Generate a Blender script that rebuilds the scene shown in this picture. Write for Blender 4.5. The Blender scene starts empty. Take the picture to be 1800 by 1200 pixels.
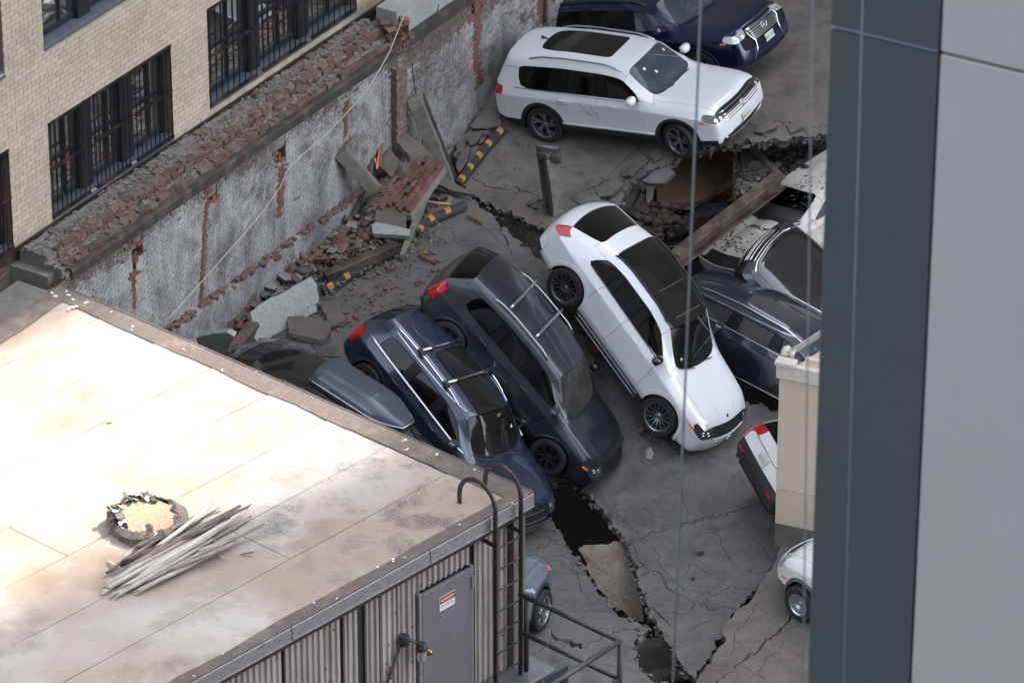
import bpy, bmesh, math, random
from math import radians as R, sin, cos, pi
from mathutils import Vector as V, Matrix as M, Euler, noise, geometry
random.seed(7)
sc = bpy.context.scene
COL = sc.collection
# ---------------------------------------------------------------- camera
FPX = 9000.0; TH = R(30); D0 = 93.0
CAM = V((0, -D0*cos(TH), D0*sin(TH)))
FWD = V((0, cos(TH), -sin(TH))); UPV = V((0, sin(TH), cos(TH)))
cd = bpy.data.cameras.new('camera'); cam = bpy.data.objects.new('camera', cd); COL.objects.link(cam)
cd.sensor_width = 36; cd.lens = 180; cd.clip_start = 0.5; cd.clip_end = 3000
cam.location = CAM; cam.rotation_euler = (R(60), 0, 0)
cd.dof.use_dof = True; cd.dof.focus_distance = 92; cd.dof.aperture_fstop = 8
sc.camera = cam
# ---------------------------------------------------------------- sky and sun
SUN_AZ, SUN_EL = R(40), R(46)
w = bpy.data.worlds.new('World'); sc.world = w; w.use_nodes = True
nt = w.node_tree; nt.nodes.clear()
sky = nt.nodes.new('ShaderNodeTexSky'); sky.sky_type = 'NISHITA'; sky.sun_disc = False
sky.sun_elevation = SUN_EL; sky.sun_rotation = pi/2 - SUN_AZ
bg = nt.nodes.new('ShaderNodeBackground'); bg.inputs['Strength'].default_value = 0.15
ow = nt.nodes.new('ShaderNodeOutputWorld')
hs = nt.nodes.new('ShaderNodeHueSaturation'); hs.inputs['Saturation'].default_value = .43   # muted sky colour takes out the blue cast
sky.dust_density = 2.0
nt.links.new(sky.outputs[0], hs.inputs['Color']); nt.links.new(hs.outputs[0], bg.inputs[0]); nt.links.new(bg.outputs[0], ow.inputs[0])
sl = bpy.data.lights.new('sun', 'SUN'); sl.energy = 2.6; sl.angle = R(0.53); sl.color = (1, .94, .85)
so = bpy.data.objects.new('sun', sl); COL.objects.link(so)
SUND = V((cos(SUN_AZ)*cos(SUN_EL), sin(SUN_AZ)*cos(SUN_EL), sin(SUN_EL)))
so.rotation_euler = SUND.to_track_quat('Z', 'Y').to_euler()
sc.render.engine = 'CYCLES'
sc.view_settings.view_transform = 'Standard'; sc.view_settings.look = 'None'
sc.view_settings.exposure = 2.45; sc.view_settings.gamma = 1
sc.view_settings.use_curve_mapping = False
sc.cycles.use_denoising = True; sc.cycles.max_bounces = 8
sc.cycles.sample_clamp_indirect = 6

# ---------------------------------------------------------------- helpers
def ray(px, py):
    return FWD + V((1, 0, 0))*((px-900)/FPX) - UPV*((py-600)/FPX)
def Pd(px, py, d): return CAM + ray(px, py)*d
def Pz(px, py, z):
    r = ray(px, py); return CAM + r*((z-CAM.z)/r.z)
def Ppl(px, py, p0, n):
    r = ray(px, py); return CAM + r*((p0-CAM).dot(n)/r.dot(n))
def Ph(px, py, h):
    z = 0.0
    for _ in range(30):
        p = Pz(px, py, z); z = z*.4 + h(p.x, p.y)*.6
    return Pz(px, py, z)
def lerp(a, b, t): return a+(b-a)*t
def nz(x, y=0, z=0): return noise.noise(V((x, y, z)))

class MB:
    def __init__(s): s.v = []; s.f = []; s.m = []
    def add(s, vs, fs, mi=0):
        o = len(s.v); s.v += [tuple(v) for v in vs]
        for f in fs: s.f.append(tuple(i+o for i in f)); s.m.append(mi)
    def box(s, c, size, rot=None, mi=0, jit=0.0, skip=()):
        hx, hy, hz = size[0]/2, size[1]/2, size[2]/2
        vs = [V((x, y, z)) for x in (-hx, hx) for y in (-hy, hy) for z in (-hz, hz)]
        if jit: vs = [v + V((random.uniform(-jit, jit)*size[0], random.uniform(-jit, jit)*size[1], random.uniform(-jit, jit)*size[2])) for v in vs]
        if rot is not None: vs = [rot @ v for v in vs]
        c = V(c); vs = [v + c for v in vs]
        F = [(0, 1, 3, 2), (4, 6, 7, 5), (0, 4, 5, 1), (2, 3, 7, 6), (0, 2, 6, 4), (1, 5, 7, 3)]
        s.add(vs, [f for i, f in enumerate(F) if i not in skip], mi)
    def bevbox(s, c, size, b=.006, rot=None, mi=0, jit=0):
        # box with chamfered edges
        hx, hy, hz = size[0]/2, size[1]/2, size[2]/2
        b = min(b, hx*.9, hy*.9, hz*.9)
        vs = []
        for sx in (-1, 1):
            for sy in (-1, 1):
                for sz in (-1, 1):
                    j = V((random.uniform(-1, 1), random.uniform(-1, 1), random.uniform(-1, 1)))*jit
                    vs += [V((sx*hx, sy*(hy-b), sz*(hz-b)))+j, V((sx*(hx-b), sy*hy, sz*(hz-b)))+j, V((sx*(hx-b), sy*(hy-b), sz*hz))+j]
        def I(sx, sy, sz, k): return ((sx*4+sy*2+sz)*3)+k
        fs = []
        for a in (0, 1):
            q = [I(a, 0, 0, 0), I(a, 1, 0, 0), I(a, 1, 1, 0), I(a, 0, 1, 0)]; fs.append(q if a else q[::-1])
            q = [I(0, a, 0, 1), I(0, a, 1, 1), I(1, a, 1, 1), I(1, a, 0, 1)]; fs.append(q if a else q[::-1])
            q = [I(0, 0, a, 2), I(1, 0, a, 2), I(1, 1, a, 2), I(0, 1, a, 2)]; fs.append(q if a else q[::-1])
        for a in (0, 1):
            for c2 in (0, 1):
                q = [I(a, c2, 0, 0), I(a, c2, 1, 0), I(a, c2, 1, 1), I(a, c2, 0, 1)]; fs.append(q if a != c2 else q[::-1])
                q = [I(a, 0, c2, 0), I(a, 1, c2, 0), I(a, 1, c2, 2), I(a, 0, c2, 2)]; fs.append(q if a == c2 else q[::-1])
                q = [I(0, a, c2, 1), I(1, a, c2, 1), I(1, a, c2, 2), I(0, a, c2, 2)]; fs.append(q if a != c2 else q[::-1])
        for sx in (0, 1):
            for sy in (0, 1):
                for sz in (0, 1):
                    q = [I(sx, sy, sz, 0), I(sx, sy, sz, 1), I(sx, sy, sz, 2)]
                    fs.append(q if (sx+sy+sz) % 2 else q[::-1])
        if rot is not None: vs = [rot @ v for v in vs]
        c = V(c); s.add([v+c for v in vs], fs, mi)
    def tube(s, pts, r, n=8, mi=0, cap=True, closed=False):
        pts = [V(p) for p in pts]; N = len(pts)
        rs = r if isinstance(r, (list, tuple)) else [r]*N
        up = None; rings = []
        for i, p in enumerate(pts):
            if closed: t = (pts[(i+1) % N]-pts[i-1]).normalized()
            else: t = (pts[min(i+1, N-1)]-pts[max(i-1, 0)]).normalized()
            if up is None:
                up = V((0, 0, 1)) if abs(t.z) < .9 else V((1, 0, 0))
            a = t.cross(up)
            if a.length < 1e-6: a = t.orthogonal()
            a.normalize(); up = a.cross(t).normalized()
            rings.append([p + (a*cos(2*pi*k/n)+up*sin(2*pi*k/n))*rs[i] for k in range(n)])
        vs = [v for g in rings for v in g]; fs = []
        for i in range(N if closed else N-1):
            j = (i+1) % N
            for k in range(n):
                k2 = (k+1) % n; fs.append((i*n+k, i*n+k2, j*n+k2, j*n+k))
        if cap and not closed:
            fs.append(tuple(range(n))[::-1]); fs.append(tuple((N-1)*n+k for k in range(n)))
        s.add(vs, fs, mi)
    def lathe(s, prof, n=24, axis='y', mi=0, c=(0, 0, 0), mis=None):
        # prof: (radius, along)
        vs = []; c = V(c)
        for r, a in prof:
            for k in range(n):
                t = 2*pi*k/n
                if axis == 'y': vs.append(c+V((r*cos(t), a, r*sin(t))))
                elif axis == 'z': vs.append(c+V((r*cos(t), r*sin(t), a)))
                else: vs.append(c+V((a, r*cos(t), r*sin(t))))
        for i in range(len(prof)-1):
            fs = [(i*n+k, i*n+(k+1) % n, (i+1)*n+(k+1) % n, (i+1)*n+k) for k in range(n)]
            if i == 0: s.add(vs, fs, mis[i] if mis else mi); base = len(s.v)-len(vs)
            else:
                for f in fs: s.f.append(tuple(q+base for q in f)); s.m.append(mis[i] if mis else mi)
    def prism(s, poly, h0, h1, tf=None, mi=0):
        n = len(poly); vs = [V((x, y, h0)) for x, y in poly]+[V((x, y, h1)) for x, y in poly]
        if tf: vs = [tf(v) for v in vs]
        fs = [tuple(range(n))[::-1], tuple(range(n, 2*n))]+[(i, (i+1) % n, n+(i+1) % n, n+i) for i in range(n)]
        s.add(vs, fs, mi)
    def build(s, name, mats, parent=None, smooth=False, loc=None, angle=None):
        me = bpy.data.meshes.new(name); me.from_pydata(s.v, [], s.f)
        mats = mats if isinstance(mats, (list, tuple)) else [mats]
        for m in mats: me.materials.append(m)
        if len(mats) > 1: me.polygons.foreach_set('material_index', s.m)
        if smooth:
            me.polygons.foreach_set('use_smooth', [True]*len(me.polygons))
            if angle: me.set_sharp_from_angle(angle=R(angle))
        me.update()
        return link(name, me, parent, loc)

def link(name, me, parent=None, loc=None):
    o = bpy.data.objects.new(name, me); COL.objects.link(o)
    if parent is not None: o.parent = parent
    if loc is not None: o.location = loc
    return o
def tag(o, label=None, cat=None, group=None, kind=None):
    if label: o['label'] = label
    if cat: o['category'] = cat
    if group: o['group'] = group
    if kind: o['kind'] = kind
    return o
def empty(name, loc=(0, 0, 0), rot=(0, 0, 0), parent=None):
    o = bpy.data.objects.new(name, None); COL.objects.link(o); o.location = loc; o.rotation_euler = rot
    o.empty_display_size = .2
    if parent is not None: o.parent = parent
    return o
def text(name, s, size, mat, parent, loc, rot, extrude=.001, align='CENTER'):
    cu = bpy.data.curves.new(name, 'FONT'); cu.body = s; cu.size = size; cu.extrude = extrude
    cu.align_x = align; cu.align_y = 'CENTER'; cu.materials.append(mat)
    tmp = bpy.data.objects.new(name, cu); COL.objects.link(tmp); bpy.context.view_layer.update()
    me = bpy.data.meshes.new_from_object(tmp.evaluated_get(bpy.context.evaluated_depsgraph_get()))
    bpy.data.objects.remove(tmp); me.name = name
    o = link(name, me, parent, loc); o.rotation_euler = rot
    return o

# ---------------------------------------------------------------- materials
def nodes(name):
    m = bpy.data.materials.new(name); m.use_nodes = True; t = m.node_tree
    b = t.nodes['Principled BSDF']; return m, t, b
def N(t, typ, **kw):
    n = t.nodes.new(typ)
    for k, v in kw.items():
        if k in n.inputs: n.inputs[k].default_value = v
        else: setattr(n, k, v)
    return n
def L(t, a, b): t.links.new(a, b)
def c4(c): return (c[0], c[1], c[2], 1)
def ntex(t, scale, detail=5, rough=.6, vec=None, dist=0):
    n = N(t, 'ShaderNodeTexNoise', Scale=scale, Detail=detail, Roughness=rough, Distortion=dist)
    if vec is not None: L(t, vec, n.inputs['Vector'])
    return n
def ramp(t, fac, stops):
    n = t.nodes.new('ShaderNodeValToRGB'); e = n.color_ramp.elements
    while len(e) < len(stops): e.new(.5)
    for el, (p, c) in zip(e, stops):
        el.position = p; el.color = c4(c) if hasattr(c, '__len__') else (c, c, c, 1)
    L(t, fac, n.inputs[0]); return n
def mix(t, fac, a, b, mode='MIX'):
    n = t.nodes.new('ShaderNodeMix'); n.data_type = 'RGBA'; n.blend_type = mode
    for s, v in ((0, fac), (6, a), (7, b)):
        if hasattr(v, 'is_linked') or hasattr(v, 'links'): L(t, v, n.inputs[s])
        else: n.inputs[s].default_value = v if s == 0 else c4(v)
    return n.outputs[2]
def math_(t, op, a, b=0.0):
    n = t.nodes.new('ShaderNodeMath'); n.operation = op
    for i, v in enumerate((a, b)):
        if hasattr(v, 'links'): L(t, v, n.inputs[i])
        else: n.inputs[i].default_value = v
    return n.outputs[0]
def mapping(t, scale=(1, 1, 1), src='Object', rot=(0, 0, 0)):
    tc = t.nodes.new('ShaderNodeTexCoord'); mp = t.nodes.new('ShaderNodeMapping')
    mp.inputs['Scale'].default_value = scale; mp.inputs['Rotation'].default_value = rot
    L(t, tc.outputs[src], mp.inputs[0]); return mp.outputs[0]
def wpos(t, scale=(1, 1, 1)):
    g = t.nodes.new('ShaderNodeNewGeometry'); mp = t.nodes.new('ShaderNodeMapping')
    mp.inputs['Scale'].default_value = scale; L(t, g.outputs['Position'], mp.inputs[0]); return mp.outputs[0]
def bump(t, b, h, strength=.3, dist=.02):
    n = t.nodes.new('ShaderNodeBump'); n.inputs['Strength'].default_value = strength; n.inputs['Distance'].default_value = dist
    L(t, h, n.inputs['Height']); L(t, n.outputs[0], b.inputs['Normal'])
def plain(name, c, rough=.5, metal=0.0, var=.25, scale=6, bmp=0.0, spec=.5, coat=0.0):
    m, t, b = nodes(name); v = wpos(t)
    n = ntex(t, scale, 6, .65, v); n2 = ntex(t, scale*7, 3, .6, v)
    f = math_(t, 'ADD', math_(t, 'MULTIPLY', n.outputs[0], .7), math_(t, 'MULTIPLY', n2.outputs[0], .3))
    r = ramp(t, f, [(.3, [x*(1-var) for x in c]), (.7, [min(1, x*(1+var)) for x in c])])
    L(t, r.outputs[0], b.inputs['Base Color']); b.inputs['Roughness'].default_value = rough; b.inputs['Metallic'].default_value = metal
    b.inputs['Specular IOR Level'].default_value = spec; b.inputs['Coat Weight'].default_value = coat
    if bmp: bump(t, b, n2.outputs[0], bmp, .01)
    return m
def rusty(name, c, c2, thr=.52, rough=.6, metal=.3, scale=5):
    m, t, b = nodes(name); v = wpos(t)
    n = ntex(t, scale, 8, .7, v); r = ramp(t, n.outputs[0], [(thr-.06, 0), (thr+.06, 1)])
    n2 = ntex(t, scale*6, 4, .6, v)
    col = mix(t, r.outputs[0], c, c2); col = mix(t, .5, col, ramp(t, n2.outputs[0], [(.3, .35), (.7, 1)]).outputs[0], 'MULTIPLY')
    L(t, col, b.inputs['Base Color']); b.inputs['Roughness'].default_value = rough; b.inputs['Metallic'].default_value = metal
    bump(t, b, n2.outputs[0], .25, .01); return m
def paint(name, c, dust=.25, dustc=(.22, .2, .18), rough=.25, metal=0.0, coat=1.0, flake=0.0):
    m, t, b = nodes(name); v = mapping(t)
    n = ntex(t, 2.2, 7, .7, v); n2 = ntex(t, 38, 3, .6, v)
    g = t.nodes.new('ShaderNodeNewGeometry')
    r = ramp(t, n.outputs[0], [(.35, 0), (.75, 1)])
    f = math_(t, 'MULTIPLY', math_(t, 'MULTIPLY', r.outputs[0], dust), ramp(t, n2.outputs[0], [(.3, .5), (.65, 1.2)]).outputs[0])
    L(t, mix(t, f, c, dustc), b.inputs['Base Color'])
    b.inputs['Metallic'].default_value = metal
    rr = math_(t, 'ADD', rough, math_(t, 'MULTIPLY', f, .6)); L(t, rr, b.inputs['Roughness'])
    L(t, math_(t, 'SUBTRACT', coat, f), b.inputs['Coat Weight']); b.inputs['Coat Roughness'].default_value = .04
    # very slight waviness of pressed sheet metal
    nb = ntex(t, 1.3, 2, .5, v); bump(t, b, nb.outputs[0], .04, .05)
    return m
def glassm(name, tint, refl=.04, rough=.02, dust=.12, dcol=(.25, .24, .22)):
    m, t, b = nodes(name)
    v = mapping(t); n = ntex(t, 2.2, 6, .6, v)
    tr = t.nodes.new('ShaderNodeBsdfTransparent'); tr.inputs[0].default_value = c4(tint)
    b.inputs['Base Color'].default_value = (.015, .017, .018, 1); b.inputs['Roughness'].default_value = rough
    b.inputs['Specular IOR Level'].default_value = .6
    fr = t.nodes.new('ShaderNodeFresnel'); fr.inputs[0].default_value = 1.5
    gl = t.nodes.new('ShaderNodeBsdfGlossy'); gl.inputs['Roughness'].default_value = rough
    mx = t.nodes.new('ShaderNodeMixShader'); L(t, fr.outputs[0], mx.inputs[0]); L(t, tr.outputs[0], mx.inputs[1]); L(t, gl.outputs[0], mx.inputs[2])
    df = t.nodes.new('ShaderNodeBsdfDiffuse'); df.inputs[0].default_value = c4(dcol)
    mx2 = t.nodes.new('ShaderNodeMixShader')
    L(t, math_(t, 'MULTIPLY', ramp(t, n.outputs[0], [(.3, 0.5), (.75, 1)]).outputs[0], dust), mx2.inputs[0])
    L(t, mx.outputs[0], mx2.inputs[1]); L(t, df.outputs[0], mx2.inputs[2])
    out = [x for x in t.nodes if x.type == 'OUTPUT_MATERIAL'][0]; L(t, mx2.outputs[0], out.inputs[0])
    return m
def asphalt_mat(name, c, warm=(.105, .085, .068), speck=.5, patch=.75):
    m, t, b = nodes(name); v = wpos(t)
    big = ntex(t, .35, 4, .6, v); mid = ntex(t, 1.6, 8, .7, v, .6); fine = ntex(t, 60, 4, .75, v); vor = N(t, 'ShaderNodeTexVoronoi', Scale=95.0); L(t, v, vor.inputs['Vector'])
    col = mix(t, ramp(t, big.outputs[0], [(.38, 0), (.66, 1)]).outputs[0], c, warm)
    col = mix(t, math_(t, 'MULTIPLY', ramp(t, mid.outputs[0], [(.34, 1), (.56, 0)]).outputs[0], patch), col, (.055, .055, .058))
    dustn = ntex(t, 5.5, 8, .75, v, .4)
    col = mix(t, ramp(t, dustn.outputs[0], [(.5, 0), (.78, .6)]).outputs[0], col, (.21, .185, .16))
    col = mix(t, speck, col, ramp(t, fine.outputs[0], [(.3, .45), (.5, .95), (.72, 1.5)]).outputs[0], 'MULTIPLY')
    sp = ramp(t, vor.outputs['Distance'], [(.05, 1), (.12, 0)])
    sp2 = ntex(t, 11, 2, .5, v)
    col = mix(t, math_(t, 'MULTIPLY', sp.outputs[0], ramp(t, sp2.outputs[0], [(.55, 0), (.62, .8)]).outputs[0]), col, (.4, .37, .33))
    L(t, col, b.inputs['Base Color']); b.inputs['Roughness'].default_value = .82
    h = math_(t, 'ADD', fine.outputs[0], math_(t, 'MULTIPLY', dustn.outputs[0], 1.5)); bump(t, b, h, .55, .02)
    return m
def concrete_mat(name, c, c2, scale=2.5, bmp=.6, speck=(.09, .08, .07)):
    m, t, b = nodes(name); v = wpos(t)
    a = ntex(t, scale, 8, .72, v, .5); f = ntex(t, scale*14, 5, .75, v); s = ntex(t, scale*5, 6, .7, v)
    col = mix(t, ramp(t, a.outputs[0], [(.32, 0), (.68, 1)]).outputs[0], c, c2)
    col = mix(t, ramp(t, s.outputs[0], [(.58, 0), (.72, .7)]).outputs[0], col, speck)
    col = mix(t, .55, col, ramp(t, f.outputs[0], [(.3, .5), (.7, 1.25)]).outputs[0], 'MULTIPLY')
    L(t, col, b.inputs['Base Color']); b.inputs['Roughness'].default_value = .9
    bump(t, b, math_(t, 'ADD', f.outputs[0], s.outputs[0]), bmp, .03); return m

MT = {}
MT['asphalt'] = asphalt_mat('asphalt', (.135, .13, .128), (.145, .127, .112))
MT['asphalt_dark'] = asphalt_mat('asphalt_old', (.1, .096, .096), (.12, .1, .085))
MT['asphalt_brown'] = asphalt_mat('asphalt_brown', (.165, .145, .13), (.165, .132, .108), patch=.7)
MT['broken'] = concrete_mat('broken_edge', (.04, .036, .033), (.11, .09, .072))
MT['concrete'] = concrete_mat('grey_concrete', (.3, .28, .25), (.2, .18, .16), speck=(.14, .12, .1))
MT['concrete_pale'] = concrete_mat('pale_concrete', (.38, .39, .36), (.3, .315, .29), scale=1.2, bmp=.25, speck=(.26, .27, .25))
MT['concrete_dark'] = concrete_mat('dirty_concrete', (.12, .1, .085), (.19, .165, .14))
MT['concrete_brown'] = concrete_mat('brown_concrete', (.16, .095, .05), (.08, .052, .033), scale=1.3)
MT['topping'] = concrete_mat('gravel_topping', (.19, .16, .13), (.135, .115, .096), scale=3.2, bmp=.8)
MT['dirt'] = concrete_mat('loose_dirt', (.1, .07, .05), (.055, .04, .03), scale=5, bmp=1)
MT['rubber'] = plain('tyre_rubber', (.018, .018, .019), .75, var=.35, scale=9)
MT['black_plastic'] = plain('black_plastic', (.022, .022, .023), .55, var=.3)
MT['gloss_black'] = plain('gloss_black', (.008, .008, .009), .08, var=.1, coat=1)
MT['pillar_black'] = plain('pillar_black', (.005, .005, .006), .3, var=.1, spec=.25)
MT['shell'] = plain('inner_shell', (.006, .006, .006), .9, var=.1)
MT['chrome'] = plain('chrome', (.75, .76, .78), .12, 1, var=.08)
MT['satin'] = plain('satin_metal', (.55, .56, .58), .33, 1, var=.1)
MT['rim_dark'] = plain('rim_dark', (.03, .03, .032), .3, .4, var=.2)
MT['rim_grey'] = plain('rim_grey', (.33, .33, .34), .28, .9, var=.15)
MT['lamp_red'] = plain('red_lens', (.42, .008, .012), .1, 0, var=.25, scale=14, coat=1)
MT['lamp_clear'] = plain('clear_lens', (.6, .62, .64), .08, .5, var=.35, scale=22, coat=1)
MT['lamp_dark'] = plain('smoked_lens', (.045, .05, .055), .06, .2, var=.6, scale=26, coat=1)
MT['amber'] = plain('amber_lens', (.75, .16, .02), .12, 0, var=.15, coat=1)
MT['dusty_wind'] = glassm('dusty_windscreen', (.42, .46, .45), rough=.1, dust=.24)
MT['wind_dark'] = glassm('dark_windscreen', (.30, .37, .37), dust=.05)
MT['wind'] = glassm('windscreen_sky_glass', (.66, .74, .74), dust=.26, dcol=(.26, .31, .36))  # bluish diffuse film paints sky reflection into the windscreen
MT['tint'] = glassm('tinted_glass', (.07, .08, .085), dust=.015)
MT['dusty_glass'] = glassm('dusty_glass', (.08, .08, .08), rough=.12, dust=.22)
MT['plate'] = plain('plate_white', (.62, .6, .5), .4, var=.12, scale=20)
MT['ink'] = plain('ink', (.02, .03, .09), .5, var=.1)
MT['seat_tan'] = plain('tan_leather', (.46, .4, .3), .5, var=.1)
MT['seat_dark'] = plain('dark_leather', (.03, .03, .032), .5, var=.2)
MT['seat_grey'] = plain('grey_cloth', (.12, .12, .12), .8, var=.2)
MT['sticker'] = plain('pale_sticker', (.62, .72, .6), .5, var=.1)
# ---------------------------------------------------------------- setting
import numpy as np
def in_frame(p, mgn=40):
    v = p-CAM; d = v.dot(FWD)
    x = 900+FPX*v.x/d; y = 600-FPX*v.dot(UPV)/d
    return -mgn < x < 1800+mgn and -mgn < y < 1200+mgn
def imgpt(p):
    v = p-CAM; d = v.dot(FWD); return 900+FPX*v.x/d, 600-FPX*v.dot(UPV)/d
def ease(p, k): return CAM+(V(p)-CAM)*k
# vehicles: pose (heading, pitch, roll), position, scale
POSE = {}
def setpose(n, hpr, t, k): POSE[n] = (hpr, ease(t, k), k)
setpose('vw', (-30.7, -8.47, 5.02), (2.437, 7.276, .581), 1.0)
setpose('lexus', (-33.92, -16.48, 3.35), (3.192, 10.581, .172), .995)
setpose('merc', (-40.15, 40.32, -11.54), (2.099, 1.863, -1.223), .984)
setpose('black', (-26.5, 43.4, -6.5), (-.167, .591, -1.343), .984)
setpose('navy', (-46.88, 29.54, -14.48), (-1.417, -.642, -1.802), .984)
setpose('box', (-38, 12, -3), (-2.1, -2.83, -1.68), .984)
setpose('wagon', (-37.5, 7.3, -12), (5.03, 1.22, -1.85), 1.0)
setpose('glossy', (159.8, -43.3, -19.1), (5.922, 2.679, -1.782), 1.004)
setpose('crushed', (220.4, 9.1, 11.6), (5.917, 6.186, -1.312), .985)
setpose('flat', (256, -12, 14), (3.983, 8.12, -2.451), .985)
setpose('tail', (27.2, 33.8, 13.5), (5.761, -2.524, -2.479), 1.0)
def setwheel(n, hpr, px, py, z, off):
    m = Euler((R(hpr[2]), R(hpr[1]), R(hpr[0]))).to_matrix(); POSE[n] = (hpr, Pz(px, py, z)-m @ V(off), 1.0)
setwheel('van', (134, 2, 0), 1414, 1056, -1.2, (1.375, .8, .325))
setwheel('silver', (66, 2, -1), 943, 1070, -1.15, (1.425, -.82, .365))
def cpt(n, x, y, z):
    (h, p, r), t, k = POSE[n]
    m = Euler((R(r), R(p), R(h))).to_matrix(); return t+m @ V((x, y, z))*k
class RBF:
    def __init__(s, pts, lam=.02):
        s.p = np.array([[q[0], q[1]] for q in pts]); z = np.array([q[2] for q in pts]); n = len(z)
        d = np.hypot(*(s.p[:, None]-s.p[None]).transpose(2, 0, 1)); P = np.c_[np.ones(n), s.p]
        A = np.block([[-d+lam*np.eye(n), P], [P.T, np.zeros((3, 3))]])
        s.w = np.linalg.solve(A, np.r_[z, 0, 0, 0])
    def __call__(s, x, y):
        d = np.hypot(s.p[:, 0]-x, s.p[:, 1]-y); n = len(d)
        return float(-(d @ s.w[:n])+s.w[n]+s.w[n+1]*x+s.w[n+2]*y)
BZ = R(57.5); WD = V((cos(BZ), sin(BZ), 0)); WN = V((sin(BZ), -cos(BZ), 0)); W0 = V((-3.2255, 4.1752, 0))
def W(u, off, z): return W0+WD*u+WN*off+V((0, 0, z))
def wall_uv(px, py, off=0):
    p = Ppl(px, py, W0+WN*off, WN); return (p-W0).dot(WD), p.z
WROT = M((WD, WN, V((0, 0, 1)))).transposed()       # local (along, out, up) -> world
uctrl = [cpt('vw', x, y, -.01) for x in (1.49, -1.49) for y in (.85, -.85)]+[cpt('lexus', x, y, -.01) for x in (1.42, -1.42) for y in (.85, -.85)]
uctrl += [W(3.95, 0, .03), W(5.38, 0, .75), W(7.26, 0, 1.1), W(9.5, 0, 1.5)]
HU = RBF(uctrl, .3)
dctrl = [cpt(n, x, y, -.02) for n, hb in (('merc', 1.4675), ('black', 1.41), ('navy', 1.43)) for x in (hb, -hb) for y in (.85, -.85)]
dctrl += [cpt(n, 2.35, y, .12) for n in ('merc', 'black', 'navy') for y in (.6, -.6)]
dctrl += [cpt(n, .3, y, -.12) for n in ('merc', 'black', 'navy') for y in (.7, -.7)]
dctrl += [W(-.75, 0, .02), W(1.76, 0, .3), W(-3.17, 0, -.2), W(3.95, 0, .1), W(-6, 0, -.3)]
dctrl += [Pz(1367, 900, -1.75), Pz(1215, 1170, -2.0), Pz(1120, 1000, -1.95), Pz(1300, 760, -1.75), Pz(1250, 1000, -1.9)]
HD = RBF(dctrl, .5)
bctrl = [cpt('silver', x, y, -.01) for x in (1.37, -1.37) for y in (.8, -.8)]+[Pz(960, 900, -2.3), Pz(1120, 1100, -1.75), Pz(1000, 1190, -1.3), Pz(1120, 1200, -1.6)]
HB = RBF(bctrl, .3)
rctrl = [cpt('van', x, y, -.01) for x in (1.35, -1.35) for y in (.78, -.78)]+[Pz(1240, 1170, -1.85), Pz(1300, 1195, -1.6), Pz(1320, 1075, -1.6), Pz(1366, 960, -1.5)]
HR = RBF(rctrl, .3)

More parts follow.
